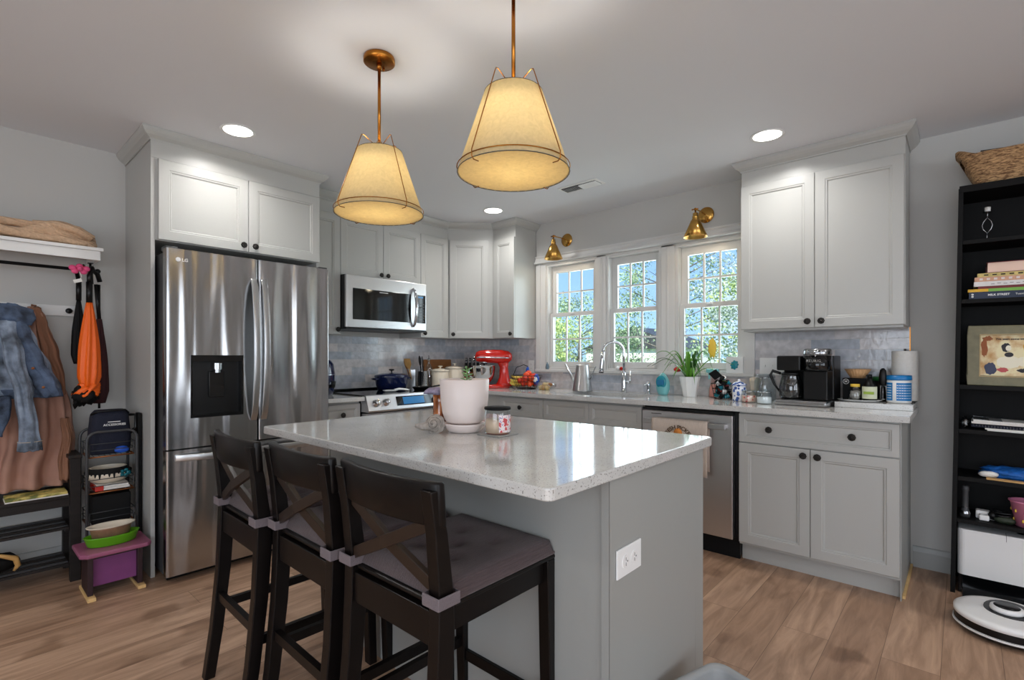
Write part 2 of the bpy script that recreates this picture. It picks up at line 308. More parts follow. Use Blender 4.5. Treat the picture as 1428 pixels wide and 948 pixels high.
class Thing:
    def __init__(s, name, label, cat, loc=(0,0,0), rz=0, group=None, world=True, rot=None):
        s.o = bpy.data.objects.new(name, None); COL.objects.link(s.o); s.o.location = loc; s.o.rotation_euler = rot or (0,0,rz)
        s.o.empty_display_size = .05
        s.o['label'] = label; s.o['category'] = cat
        if group: s.o['group'] = group
        s.org = Vector(loc) if world else Vector((0,0,0))
    def part(s, name, mb, m, bevel=0, parent=None, label=None, sub=0, solid=0, kind=None, seg=2):
        o = raw(name, mb, m, s.org, bevel, sub, solid, seg); o.parent = (parent or s.o)
        if label: o['label'] = label
        if kind: o['kind'] = kind
        return o
def raw(name, mb, m, org=Vector((0,0,0)), bevel=0, sub=0, solid=0, seg=2):
    me = bpy.data.meshes.new(name); me.from_pydata([tuple(Vector(v)-org) for v in mb.v], [], mb.f); me.validate()
    import bmesh
    b = bmesh.new(); b.from_mesh(me); bmesh.ops.remove_doubles(b, verts=b.verts, dist=1e-6); 
    if not getattr(mb, 'nofix', False): bmesh.ops.recalc_face_normals(b, faces=b.faces)
    b.to_mesh(me); b.free()
    if len(me.polygons) == len(mb.sm): me.polygons.foreach_set('use_smooth', mb.sm)
    elif any(mb.sm): me.polygons.foreach_set('use_smooth', [True]*len(me.polygons))
    me.materials.append(MAT[m] if isinstance(m, str) else m)
    o = bpy.data.objects.new(name, me); COL.objects.link(o)
    if solid: d = o.modifiers.new('solid', 'SOLIDIFY'); d.thickness = solid; d.offset = 0
    if bevel: d = o.modifiers.new('bevel', 'BEVEL'); d.width = bevel; d.segments = seg; d.limit_method = 'ANGLE'; d.angle_limit = math.radians(40)
    if sub: d = o.modifiers.new('sub', 'SUBSURF'); d.levels = sub; d.render_levels = sub
    return o
def single(name, mb, m, label, cat, loc=(0,0,0), rz=0, group=None, world=True, bevel=0, sub=0, solid=0, kind=None):
    o = raw(name, mb, m, Vector(loc) if world else Vector((0,0,0)), bevel, sub, solid); o.location = loc; o.rotation_euler = (0,0,rz)
    if label: o['label'] = label; o['category'] = cat
    if group: o['group'] = group
    if kind: o['kind'] = kind
    return o
def struct(name, mb, m, bevel=0, parent=None):
    o = raw(name, mb, m, bevel=bevel)
    if parent: o.parent = parent
    else: o['kind'] = 'structure'
    return o
def text_mb(txt, size, o, U, V, ext=.0006, align='CENTER', arc=None, spacing=1, bold=0):
    cu = bpy.data.curves.new('t', 'FONT'); cu.body = txt; cu.size = size; cu.align_x = align; cu.align_y = 'CENTER'; cu.extrude = ext; cu.space_character = spacing; cu.offset = bold; cu.resolution_u = 3
    ob = bpy.data.objects.new('t', cu); COL.objects.link(ob); dg = bpy.context.evaluated_depsgraph_get(); me = bpy.data.meshes.new_from_object(ob.evaluated_get(dg))
    U, V = Vector(U), Vector(V); N = U.cross(V); mb = MB(); vs = []
    for v in me.vertices:
        x, y, z = v.co
        if arc: a = x/arc; x, y = (arc+y)*math.sin(a), (arc+y)*math.cos(a)-arc
        vs.append(Vector(o)+U*x+V*y+N*(z+ext))
    mb.add(vs, [tuple(p.vertices) for p in me.polygons]); mb.nofix = True
    bpy.data.objects.remove(ob); bpy.data.meshes.remove(me); return mb
def copy_tree(t, parent=None):
    c = t.copy(); COL.objects.link(c)
    if parent: c.parent = parent
    for ch in t.children: copy_tree(ch, c)
    return c
def Mloc(loc, rz=0, rx=0, ry=0, sc=1): return Matrix.Translation(loc) @ Matrix.Rotation(rz, 4, 'Z') @ Matrix.Rotation(ry, 4, 'Y') @ Matrix.Rotation(rx, 4, 'X') @ Matrix.Scale(sc, 4)

# ============================================================ THE SETTING
CZ = 2.44
struct('floor', MB().box((-6.6, -7.1, -.06), (.12, .12, 0)), 'floor')
struct('ceiling', MB().box((-6.6, -7.1, CZ), (.12, .12, CZ+.1)), 'ceiling')
struct('wall_back', MB().box((-6.6, 0, 0), (.12, .12, CZ)), 'wall')            # the range wall
WY0, WY1, WZ0, WZ1 = -.955, -2.745, 1.085, 2.055
m = MB(); m.box((0, 0, 0), (.12, WY0, CZ)); m.box((0, WY1, 0), (.12, -7.1, CZ)); m.box((0, WY0, 0), (.12, WY1, WZ0)); m.box((0, WY0, WZ1), (.12, WY1, CZ))
struct('wall_right', m, 'wall')
# the far sides of the room, behind the camera, with their own window openings
m = MB()
m.box((-6.6, -7.1, 0), (.12, -7.0, .62)); m.box((-6.6, -7.1, 2.2), (.12, -7.0, CZ))
for a, b in ((-6.6, -6.05), (-4.95, -4.6), (-3.4, -3.05), (-1.9, .12)): m.box((a, -7.1, .62), (b, -7.0, 2.2))
struct('wall_front', m, 'wall')
m = MB(); m.box((-6.6, 0, 0), (-6.5, -2.7, CZ)); m.box((-6.6, -5.6, 0), (-6.5, -7.1, CZ)); m.box((-6.6, -2.7, 2.15), (-6.5, -5.6, CZ)); m.box((-6.6,-2.7,0),(-6.5,-5.6,.35))
struct('wall_left', m, 'wall')
# window frames behind the camera
for i, (a, b) in enumerate(((-6.05, -4.95), (-4.6, -3.4), (-3.05, -1.9))):
    m = MB()
    m.box((a, -7.07, .62), (a+.05, -7.03, 2.2)); m.box((b-.05, -7.07, .62), (b, -7.03, 2.2)); m.box((a+.05, -7.07, 1.38), (b-.05, -7.03, 1.44)); m.box((a+.05,-7.07,.62),(b-.05,-7.03,.67)); m.box((a+.05,-7.07,2.15),(b-.05,-7.03,2.2))
    for q in (1/3, 2/3): m.box((a+(b-a)*q-.01, -7.06, .67), (a+(b-a)*q+.01, -7.04, 2.15))
    struct('window_%d' % (i+4), m, 'trim')
m = MB()
m.box((-6.57, -2.7, .35), (-6.53, -2.76, 2.15)); m.box((-6.57, -5.54, .35), (-6.53, -5.6, 2.15)); m.box((-6.57, -4.11, .35), (-6.53, -4.19, 2.15)); m.box((-6.57,-2.76,.35),(-6.53,-5.54,.4)); m.box((-6.57,-2.76,2.1),(-6.53,-5.54,2.15))
struct('window_7', m, 'trim')
# baseboards
bb = [(0, 0), (-.014, 0), (-.014, .09), (-.008, .115), (0, .12)]
struct('baseboard_right', MB().extr(bb, (0, -3.63, 0), (0, -7, 0), (1, 0, 0), (0, 0, 1)), 'baseb')
struct('baseboard_back', MB().extr(bb, (-6.5, 0, 0), (-2.985, 0, 0), (0, 1, 0), (0, 0, 1)), 'baseb')

# --- window group over the sink
cs = MB()   # casing boards and mullion covers
cs.box((-.02, -.868, 1.06), (0, -.985, 2.058)); cs.box((-.02, -1.53, WZ0), (.03, -1.618, 2.06)); cs.box((-.02, -2.11, WZ0), (.03, -2.22, 2.06)); cs.box((-.02, -2.722, 1.06), (0, -2.786, 2.058))
cs.box((-.02, -.985, 2.045), (0, -2.722, 2.058))
cs.box((-.028, -.905, 1.09), (-.02, -.925, 2.058)); cs.box((-.026, -1.562, 1.09), (-.02, -1.574, 2.04)); cs.box((-.026, -1.575, 1.09), (-.02, -1.587, 2.04)); cs.box((-.026, -2.157, 1.09), (-.02, -2.169, 2.04))
struct('trim_1', cs, 'trim', bevel=.002)
hd = [(0, 0), (-.03, 0), (-.048, .006), (-.048, .018), (-.034, .022), (-.028, .032), (-.024, .055), (-.032, .066), (-.032, .074), (0, .074)]
struct('trim_2', MB().extr(hd, (0, -.866, 2.060), (0, -2.787, 2.060), (1, 0, 0), (0, 0, 1)), 'trim')
struct('trim_3', MB().box((-.038, -.868, 1.062), (.03, -2.79, 1.086)), 'trim', bevel=.004)   # stool of the window
def window(n, y0, y1):
    fr = MB(); y0 -= .0; d = .022
    fr.box((-.012, y0, WZ0+.001), (.10, y0-d, 2.054)); fr.box((-.012, y1+d, WZ0+.001), (.10, y1, 2.054)); fr.box((-.012, y0-d, 2.03), (.10, y1+d, 2.054)); fr.box((-.012, y0-d, WZ0+.001), (.10, y1+d, WZ0+.02))
    o = struct('window_%d' % n, fr, 'trim', bevel=.0015)
    a, b = y0-d, y1+d
    def sash(x, z0, z1, st, top, bot):
        m = MB(); X0, X1 = x-.014, x+.014
        m.box((X0, a-.001, z0), (X1, a-st, z1)); m.box((X0, b+st, z0), (X1, b+.001, z1)); m.box((X0, a-st, z1-top), (X1, b+st, z1)); m.box((X0, a-st, z0), (X1, b+st, z0+bot))
        s = raw('sash', m, 'trim', bevel=.002); s.parent = o
        ga, gb, g0, g1 = a-st, b+st, z0+bot, z1-top
        mu = MB()
        for q in (1/3, 2/3): mu.box((x-.006, ga+(gb-ga)*q-.0065, g0), (x+.006, ga+(gb-ga)*q+.0065, g1))
        mu.box((x-.0055, ga, (g0+g1)/2-.0065), (x+.0055, gb, (g0+g1)/2+.0065))
        k = raw('muntin_grid', mu, 'trim'); k.parent = s
        gl = raw('pane', MB().box((x-.002, ga, g0), (x+.002, gb, g1)), 'glass'); gl.parent = s
        return s
    sash(.062, 1.572, 2.029, .05, .058, .032)
    lo = sash(.030, WZ0+.022, 1.60, .034, .034, .05)
    lk = raw('sash_lock', MB().box((.004, (a+b)/2-.02, 1.585), (.016, (a+b)/2+.02, 1.598)), 'white', bevel=.002); lk.parent = lo
window(1, -.986, -1.529); window(2, -1.619, -2.109); window(3, -2.221, -2.721)

# backsplash
struct('trim_4', MB().box((-2.012, -.008, .915), (-.008, 0, 1.372)), 'tileA')
m = MB(); m.box((-.008, 0, .915), (0, -.867, 1.372)); m.box((-.008, -.867, .915), (0, -2.787, 1.061)); m.box((-.008, -2.787, .915), (0, -3.616, 1.372))
struct('trim_5', m, 'tileB')
struct('trim_6', MB().box((-.010, -3.616, .915), (0, -3.620, 1.372)), 'darkbrass')

# ============================================================ CABINETS
def knob(T, p, n, parent, name='knob'):
    n = Vector(n); q = n.to_track_quat('Z', 'Y').to_matrix().to_4x4(); M = Matrix.Translation(p) @ q; m = MB()
    m.lathe([(0,0),(.007,0),(.005,.006),(.005,.014),(.009,.017),(.0175,.019),(.0185,.022),(.0175,.025),(.006,.0275),(0,.028)], seg=18, M=M, fn=lambda a, z: 1+(.06*math.cos(8*a) if z > .018 else 0))
    for k in range(8):
        a = k*PI/4; m.sph((.012*math.cos(a), .012*math.sin(a), .026), .0036, 6, 4, M=M)
    m.sph((0, 0, .028), .0036, 8, 5, M=M)
    return T.part(name, m, 'knob', parent=parent)
DR = [(0, .0), (.0, .018), (.002, .020), (.050, .020), (.054, .0165), (.060, .0165), (.066, .010), (.072, .010)]
DW = [(0, .0), (.0, .018), (.002, .020), (.030, .020), (.034, .0165), (.038, .0165), (.043, .010), (.048, .010)]
def door(T, o, U, w, h, kn=None, name='door', rings=DR, m='cab', kname='knob', V=(0, 0, 1)):
    g = .0015; U = Vector(U); o = Vector(o)+U*g+Vector((0, 0, g)); w -= 2*g; h -= 2*g
    p = T.part(name, MB().panel(o, U, V, w, h, rings), m)
    N = U.cross(Vector(V))
    for k in (kn or []): knob(T, o+U*k[0]+Vector(V)*k[1]+N*.020, N, p, kname)
    return p
UB, DT, CB = 1.372, 2.281, 2.377
CRP = [(0, 0), (.006, 0), (.006, .008), (.014, .014), (.026, .022), (.038, .036), (.046, .05), (.046, .062), (0, .062)]
def crown(m, path):   # path of plan points, outward is to the right of travel
    n = len(path); rings = []
    for i, p in enumerate(path):
        p = Vector((p[0], p[1])); ds = []
        if i > 0: ds.append((p-Vector(path[i-1][:2])).normalized())
        if i < n-1: ds.append((Vector(path[i+1][:2])-p).normalized())
        nn = [Vector((d.y, -d.x)) for d in ds]
        if len(nn) == 2: b = (nn[0]+nn[1]).normalized(); b = b/max(.3, b.dot(nn[0]))
        else: b = nn[0]
        rings.append([(p.x+b.x*u, p.y+b.y*u, CB+v) for u, v in CRP])
    return m.loft(rings, False, True)
# --- fridge enclosure with upper cabinet
FX0, FX1, FY = -2.98, -2.016, -.5755
T = Thing('refrigerator_cabinet', 'tall grey cabinet surround with two doors above the steel refrigerator', 'cabinet', ((FX0+FX1)/2, FY/2, 0))
m = MB(); m.box((FX0, FY, 0), (FX0+.02, -.001, CB)); m.box((FX1-.02, FY, 0), (FX1, -.001, CB)); T.part('side_panel', m, 'cab', .0015)
m = MB(); m.box((FX0+.02, FY, 1.838), (FX1-.02, -.001, CB)); T.part('body', m, 'cab')
mid = -2.482
door(T, (FX0+.03, FY, 1.840), (1, 0, 0), mid-FX0-.03, DT-1.840, [(mid-FX0-.03-.035, .035)])
door(T, (mid, FY, 1.840), (1, 0, 0), FX1-.004-mid, DT-1.840, [(.032, .035)])
m = MB(); m.box((FX0, FY-.004, DT+.004), (FX1, FY, CB)); T.part('frieze', m, 'cab')
T.part('crown_molding', crown(MB(), [(FX0, -.001), (FX0, FY), (FX1, FY), (FX1, -.36)]), 'cab')
# --- upper cabinets on the range wall
UA = -.3026; A0, A1, A2, A3, B1, B2 = FX1+.002, -1.7115, -.9437, -.6148, -.582, -.8608
T = Thing('wall_cabinet', 'narrow grey wall cabinet between refrigerator and microwave', 'cabinet', ((A0+A1)/2, UA/2, UB), group=None)
T.part('body', MB().box((A0, UA, UB), (A1-.001, -.009, CB)), 'cab'); door(T, (A0, UA, UB), (1, 0, 0), A1-A0, DT-UB, [(A1-A0-.032, .035)])
T = Thing('wall_cabinet', 'short grey wall cabinet with two doors above the microwave', 'cabinet', ((A1+A2)/2, UA/2, 1.83))
T.part('body', MB().box((A1, UA, 1.83), (A2-.001, -.009, CB)), 'cab'); md = (A1+A2)/2
door(T, (A1, UA, 1.83), (1, 0, 0), md-A1, DT-1.83, [(md-A1-.032, .032)]); door(T, (md, UA, 1.83), (1, 0, 0), A2-md, DT-1.83, [(.032, .032)])
T = Thing('wall_cabinet', 'single-door grey wall cabinet right of the microwave', 'cabinet', ((A2+A3)/2, UA/2, UB))
T.part('body', MB().box((A2, UA, UB), (A3-.001, -.009, CB)), 'cab'); door(T, (A2, UA, UB), (1, 0, 0), A3-A2-.012, DT-UB, [(.032, .035)])
T = Thing('wall_cabinet', 'diagonal grey wall cabinet set across the room corner', 'cabinet', (-.3, -.3, UB))
T.part('body', MB().prism([(A3, UA), (UA, B1), (-.009, B1), (-.009, -.009), (A3, -.009)], UB, CB), 'cab')
D = Vector((UA-A3, B1-UA, 0)); Ld = D.length; D.normalize()
door(T, Vector((A3, UA, UB))+D*.016, D, Ld-.06, DT-UB, [(.032, .035)])
T = Thing('wall_cabinet', 'grey wall cabinet beside the left end of the sink windows', 'cabinet', (UA/2, (B1+B2)/2, UB))
T.part('body', MB().box((UA, B1-.001, UB), (-.009, B2, CB)), 'cab', .001); door(T, (UA, B1-.022, UB), (0, -1, 0), B1-.022-B2, DT-UB, [(B1-.022-B2-.032, .035)])
T = Thing('crown_molding', 'grey crown molding along the corner run of wall cabinets', 'molding', (-1.2, UA, CB))
m = MB(); crown(m, [(A0+.001, UA), (A3, UA), (UA, B1), (UA, B2), (-.001, B2)]); T.part('molding', m, 'cab')
# --- right upper cabinet
W0, W1, W2 = -2.7885, -3.1993, -3.6165
T = Thing('wall_cabinet', 'large grey two-door wall cabinet above the coffee machine', 'cabinet', (UA/2, W1, UB))
T.part('body', MB().box((UA, W0, UB), (-.009, W2, CB)), 'cab', .001)
door(T, (UA, W0, UB), (0, -1, 0), W0-W1, DT-UB, [(W0-W1-.035, .035)]); door(T, (UA, W1, UB), (0, -1, 0), W1-W2-.002, DT-UB, [(.035, .035)])
T.part('crown_molding', crown(MB(), [(-.001, W0), (UA, W0), (UA, W2), (-.001, W2)]), 'cab')
T.part('light_rail', MB().box((UA+.012, W0-.01, UB-.012), (-.03, W2+.01, UB)), 'cab')

# --- base cabinets
BD = -.5843; TOP = .884
def base(label, x0, x1, drawers, doors, loc):
    T = Thing('base_cabinet', label, 'cabinet', loc); T.part('body', MB().box((x0, BD, .10), (x1, -.012, TOP-.001)), 'cab'); T.part('toe_kick', MB().box((x0, BD+.05, 0), (x1, BD+.07, .10)), 'cab'); return T
T = base('narrow grey base cabinet between refrigerator and range', A0, A1-.003, 0, 0, ((A0+A1)/2, -.3, 0)); w = A1-.003-A0
door(T, (A0, BD, .715), (1, 0, 0), w, .150, [(w/2, .075)], 'drawer', DW); door(T, (A0, BD, .115), (1, 0, 0), w, .597, [(w-.032, .56)])
T = Thing('base_cabinet', 'grey corner base cabinet right of the range', 'cabinet', (-.4, -.3, 0))
T.part('body', MB().prism([(A2+.003, -.012), (A2+.003, BD), (BD, BD), (BD, -.955), (-.012, -.955), (-.012, -.012)], .10, TOP-.001), 'cab'); T.part('toe_kick', MB().prism([(A2+.003, BD+.07), (A2+.003, BD+.05), (BD+.05, BD+.05), (BD+.05, -.955), (BD+.07, -.955), (BD+.07, BD+.07)], 0, .10), 'cab')
door(T, (A2+.003, BD, .115), (1, 0, 0), BD-.03-A2, .755, [(.03, .7)])
def baseB(label, y0, y1):
    T = Thing('base_cabinet', label, 'cabinet', (-.3, (y0+y1)/2, 0)); T.part('body', MB().box((BD, y0, .10), (-.012, y1, TOP-.001)), 'cab', .001); T.part('toe_kick', MB().box((BD+.05, y0, 0), (BD+.07, y1, .10)), 'cab'); return T
DB = (BD, 0, 0)
T = baseB('grey drawer base cabinet left of the sink cabinet', -.957, -1.407)
w = .45; door(T, (BD, -.957, .715), (0, -1, 0), w, .150, [(w/2, .075)], 'drawer', DW)
door(T, (BD, -.957, .415), (0, -1, 0), w, .297, [(w/2, .15)], 'drawer', DR); door(T, (BD, -.957, .115), (0, -1, 0), w, .297, [(w/2, .15)], 'drawer', DR)
T = Thing('base_cabinet', 'grey sink base cabinet with two false drawer fronts', 'cabinet', (-.3, -1.83, 0))
m = MB(); m.box((BD, -1.409, .10), (BD+.018, -2.247, TOP-.001)); m.box((BD+.018, -1.409, .10), (-.012, -1.427, TOP-.001)); m.box((BD+.018, -2.229, .10), (-.012, -2.247, TOP-.001)); m.box((BD+.018, -1.427, .10), (-.012, -2.229, .118))
T.part('body', m, 'cab'); T.part('toe_kick', MB().box((BD+.05, -1.409, 0), (BD+.07, -2.247, .10)), 'cab')
for y in (-1.409, -1.828):
    door(T, (BD, y, .715), (0, -1, 0), .419, .150, None, 'drawer_front', DW); door(T, (BD, y, .115), (0, -1, 0), .419, .597, [(.387 if y > -1.5 else .032, .56)])
T = baseB('grey base cabinet with a wide drawer and two doors, right of the dishwasher', -2.865, -3.615); w = .75
door(T, (BD, -2.865, .7025), (0, -1, 0), w, .168, [(.165, .084), (.555, .084)], 'drawer', DW)
door(T, (BD, -2.865, .115), (0, -1, 0), w/2-.008, .585, [(w/2-.04, .548)]); door(T, (BD, -2.865-w/2+.008, .115), (0, -1, 0), w/2+.008, .585, [(.035, .548)])
T.part('end_panel', MB().box((BD-.002, -3.615, 0), (-.001, -3.620, TOP-.001)), 'isl')
T.part('shoe_molding', MB().box((BD+.04, -3.6205, 0), (-.016, -3.632, .014)), 'woodpine')

# --- counters
def slab(m, poly, z0, z1): return m.prism(poly, z0, z1)
o = single('countertop', MB().box((A0+.001, -.6613, TOP), (A1-.002, -.009, .914)), 'quartz', 'short pale quartz countertop between refrigerator and range', 'countertop', ((A0+A1)/2, -.3, .9), bevel=.003)
CF = -.6613; SX0, SX1, SY0, SY1 = -.50, -.145, -1.475, -2.175
m = MB(); m.box((A2+.002, CF, TOP), (CF, -.009, .914)); m.box((CF, SY0, TOP), (-.009, -.009, .914)); m.box((CF, SY1, TOP), (-.009, -3.656+.0, .914)); m.box((CF, SY0, TOP), (SX0, SY1, .914)); m.box((SX1, SY0, TOP), (-.009, SY1, .914))
m.box((-.020, -3.3, .914), (-.009, -3.3001, .9141))
single('countertop', m, 'quartz', 'long pale quartz countertop running from the corner under the sink windows', 'countertop', (-.3, -1.8, .9), bevel=0)
T = Thing('sink', 'undermount steel sink basin set in the counter below the windows', 'sink', (-.32, -1.825, .7))
m = MB(); t = .004
m.box((SX0-.01, SY0+.01, .72), (SX1+.01, SY1-.01, .72+t)); m.box((SX0-.01, SY0+.01, .72), (SX0-.01+t, SY1-.01, TOP-.001)); m.box((SX1+.01-t, SY0+.01, .72), (SX1+.01, SY1-.01, TOP-.001)); m.box((SX0-.01, SY0+.01-t, .72), (SX1+.01, SY0+.01, TOP-.001)); m.box((SX0-.01, SY1-.01, .72), (SX1+.01, SY1-.01+t, TOP-.001))
T.part('basin', m, 'satin'); T.part('drain', MB().cyl((-.32, -1.825, 0), .045, .7245, .7265), 'chrome')

# ============================================================ ISLAND
IX0, IX1, IY0, IY1 = -2.849, -1.888, -1.70, -3.182
T = Thing('kitchen_island', 'large grey kitchen island with a speckled pale quartz top', 'island', (-2.3, -2.44, 0))
c = .028
m = MB(); r = .02; poly = []
for cx, cy, a0 in ((IX1-r, IY0-r, 0), (IX0+r, IY0-r, 90), (IX0+r, IY1+r, 180), (IX1-r, IY1+r, 270)):
    for k in range(5): a = math.radians(a0+k*22.5); poly.append((cx+r*math.cos(a), cy+r*math.sin(a)))
m.prism(poly, TOP, .914); T.part('worktop', m, 'quartz', .004, seg=3)
m = MB(); m.box((-2.550, -3.148, 0), (-1.995, -1.73, .10)); m.box((-2.550, -3.148, .10), (-1.926, -1.73, TOP-.001)); T.part('body', m, 'isl')
T.part('seating_panel', MB().box((-2.562, -3.155, 0), (-2.5505, -1.722, TOP-.001)), 'isl')
T.part('end_panel', MB().box((-2.5675, -3.160, 0), (-1.995, -3.149, TOP-.001)).box((-1.995, -3.160, .105), (-1.926, -3.149, TOP-.001)), 'isl', .001)
T.part('end_panel', MB().box((-2.562, -1.729, 0), (-1.926, -1.720, TOP-.001)), 'isl')
T.part('corner_trim', MB().box((-2.570, -3.163, 0), (-2.552, -3.1605, TOP-.001)).box((-2.5705, -3.163, 0), (-2.568, -3.14, TOP-.001)), 'isl')
for y0, y1 in ((-1.73, -2.2), (-2.2, -2.67), (-2.67, -3.15)):
    w = y0-y1
    g = MB().panel((-1.925, y1+.002, .70), (0, 1, 0), (0, 0, 1), w-.004, .165, DW); p = T.part('drawer', g, 'cab'); knob(T, (-1.905, (y0+y1)/2, .78), (1, 0, 0), p)
    g = MB().panel((-1.925, y1+.002, .112), (0, 1, 0), (0, 0, 1), w-.004, .585, DR); p = T.part('door', g, 'cab'); knob(T, (-1.905, y0-.04, .65), (1, 0, 0), p)
# outlet on the end panel
ox, oz = -2.467, .647
T = Thing('outlet', 'white double outlet plate on the grey end of the island', 'outlet', (ox, -3.1605, oz))
pl = T.part('cover_plate', MB().box((ox-.0665, -3.166, oz-.039), (ox+.0665, -3.1606, oz+.039)), 'white', .002)
for s in (-1, 1):
    g = MB(); g.lathe([(0,0),(.0175,0),(.0175,.002),(0,.002)], seg=20, smooth=False, M=Matrix.Translation((ox+s*.024, -3.166, oz)) @ Matrix.Rotation(PI/2, 4, 'X')); rc = T.part('receptacle', g, 'whiteplastic')
    g = MB()
    for dz in (-.007, .007): g.box((ox+s*.024-.001, -3.1684, oz+dz-.0045), (ox+s*.024+.001, -3.168, oz+dz+.0045))
    g.box((ox+s*.024+.006, -3.1684, oz-.002), (ox+s*.024+.010, -3.168, oz+.002)); T.part('slots', g, 'black', parent=rc)

# ============================================================ REFRIGERATOR
FL, FR, FM, FF = -2.954, -2.0435, -2.4915, -.7605
T = Thing('refrigerator', 'tall stainless french-door refrigerator with a water dispenser', 'refrigerator', (-2.5, -.4, 0))
T.part('cabinet', MB().box((FL+.012, -.03, .03), (FR-.012, -.70, 1.76)), 'darkgrey', .004)
def bowed(x0, x1, z0, z1, hole=None):   # door slab with slightly rounded vertical edges
    m = MB(); n = 12; b = .012
    def prof(x): 
        e = min(x-x0, x1-x)/b; e = max(0, min(1, e)); return FF+b*(1-math.sqrt(max(0, 1-(1-e)**2)))*.8
    xs = sorted({x0, x0+b*.1, x0+b*.3, x0+b*.6, x0+b, x1-b, x1-b*.6, x1-b*.3, x1-b*.1, x1})
    poly = [(x, prof(x)) for x in xs]+[(x1, -.702), (x0, -.702)]
    if not hole: return m.prism(poly, z0, z1)
    hx0, hx1, hz0, hz1 = hole
    m.prism(poly, z0, hz0); m.prism(poly, hz1, z1)
    m.prism([p for p in poly if p[0] < hx0 and p[1] < -.71]+[(hx0, FF), (hx0, -.702), (x0, -.702)], hz0, hz1)
    m.prism([(hx1, FF)]+[p for p in poly if p[0] > hx1 and p[1] < -.71]+[(x1, -.702), (hx1, -.702)], hz0, hz1)
    m.box((hx0, -.715, hz0), (hx1, -.702, hz1)); return m
d1 = T.part('door', bowed(FL, FM-.002, .712, 1.7716, (-2.838, -2.578, .873, 1.205)), 'fridge')
d2 = T.part('door', bowed(FM+.002, FR, .712, 1.7716), 'fridge')
d3 = T.part('freezer_drawer', bowed(FL, FR, .045, .704), 'fridge')
T.part('door', MB(), 'fridge') if False else None
g = MB(); g.box((-2.838, -.7155, .873), (-2.578, -.7165, 1.205)); T.part('dispenser_recess', g, 'black', parent=d1)
g = MB(); g.box((-2.842, -.7635, .869), (-2.832, -.716, 1.209)); g.box((-2.584, -.7635, .869), (-2.574, -.716, 1.209)); g.box((-2.832, -.7635, 1.175), (-2.584, -.716, 1.209)); g.box((-2.832, -.7635, .869), (-2.584, -.716, .885)); T.part('dispenser_frame', g, 'blackgloss', parent=d1)
g = MB(); g.box((-2.745, -.735, .975), (-2.665, -.717, 1.12)); T.part('paddle', g, 'blackgloss', .004, parent=d1)
g = MB(); g.cyl((-2.705, -.742, 0), .026, 1.13, 1.165); g.cyl((-2.705, -.742, 0), .018, 1.112, 1.13); T.part('nozzle', g, 'steel', parent=d1)
def handle(cx, lean, par):
    m = MB(); rings = []
    n = 18
    for k in range(n+1):
        t = k/n; z = .83+t*(1.655-.83); bow = math.sin(PI*t); y = FF-.006-.055*bow**.6 if 0 < t < 1 else FF-.004
        w = .017; th = .007
        x = cx+lean*(.5-t)*.0
        rings.append([(x-w, y-th, z), (x+w, y-th, z), (x+w*1.0, y+th, z), (x-w, y+th, z)])
    m.loft(rings, True); return T.part('handle', m, 'satin', .003, parent=par)
handle(FM-.028, 1, d1); handle(FM+.028, -1, d2)
g = MB(); rings = []
for k in range(19):
    t = k/18; x = -2.915+t*(.83); bow = math.sin(PI*t); y = FF-.006-.05*min(1, bow*2.2) if 0 < t < 1 else FF-.004
    rings.append([(x, y-.007, .648), (x, y-.007, .682), (x, y+.007, .682), (x, y+.007, .648)])
g.loft(rings, True); T.part('handle', g, 'satin', .003, parent=d3)
g = MB(); g.sph((0, 0, 0), .012, 14, 6, sz=.1, M=Mloc((-2.90, FF-.001, 1.715), 0, PI/2)); T.part('logo_disc', g, 'white', parent=d1)
T.part('lettering', text_mb('LG', .024, (-2.868, FF-.0005, 1.714), (1, 0, 0), (0, 0, 1), bold=.0004), 'white', parent=d1)
T.part('hinge_cap', MB().box((FL+.002, -.66, 1.762), (FL+.06, -.74, 1.785)), 'darkgrey', .004); T.part('hinge_cap', MB().box((FR-.06, -.66, 1.762), (FR-.002, -.74, 1.785)), 'darkgrey', .004)
g = MB()
for x in (FL+.06, FR-.06):
    for y in (-.1, -.65): g.cyl((x, y, 0), .02, 0, .031, 12)
T.part('foot', g, 'black')
T.part('kick_grille', MB().box((FL+.02, -.69, .008), (FR-.02, -.675, .045)), 'black')

# ============================================================ RANGE
T = Thing('range', 'stainless slide-in range with a black glass cooktop', 'range', ((A1+A2)/2, -.35, 0))
X0, X1 = A1+.001, A2-.001
T.part('body', MB().box((X0, -.60, .03), (X1, -.02, .895)), 'blackmatte')
T.part('cooktop', MB().box((X0-.0, -.655, .9155), (X1+.0, -.012, .922)).box((X0+.002, -.62, .8955), (X1-.002, -.012, .9155)).box((X0, -.045, .922), (X1, -.012, .936)), 'blackgloss', .002)
pf = [(-.601, .80), (-.70, .80), (-.706, .812), (-.668, .920), (-.655, .923), (-.6205, .9155), (-.601, .895)]
T.part('control_panel', MB().extr([(p[0], p[1]) for p in pf], (X0, 0, 0), (X1, 0, 0), (0, 1, 0), (0, 0, 1)), 'stainless', .002)
N = Vector((0, -.108, .038)).normalized() * 1; N = Vector((0, -(.92-.812), -( .038))).normalized(); N = Vector((0, -.943, .332)); U = Vector((1, 0, 0)); V = Vector((0, .332, .943))
def onp(x, t): return Vector((x, -.706+.038*t, .812+.108*t))+N*.0005
dp = T.part('display', MB().panel(onp(X0+.25, .2), U, V, .40, .072, [(0, 0), (0, .002)]), 'blackgloss')
g = MB()
g.panel(onp(X0+.31, .27)+N*.002, U, V, .20, .056, [(0, 0), (0, .0006)]); T.part('painted_reflection', g, 'reflclockblue', parent=dp)  # glowing blue patch paints a window reflection on the display glass
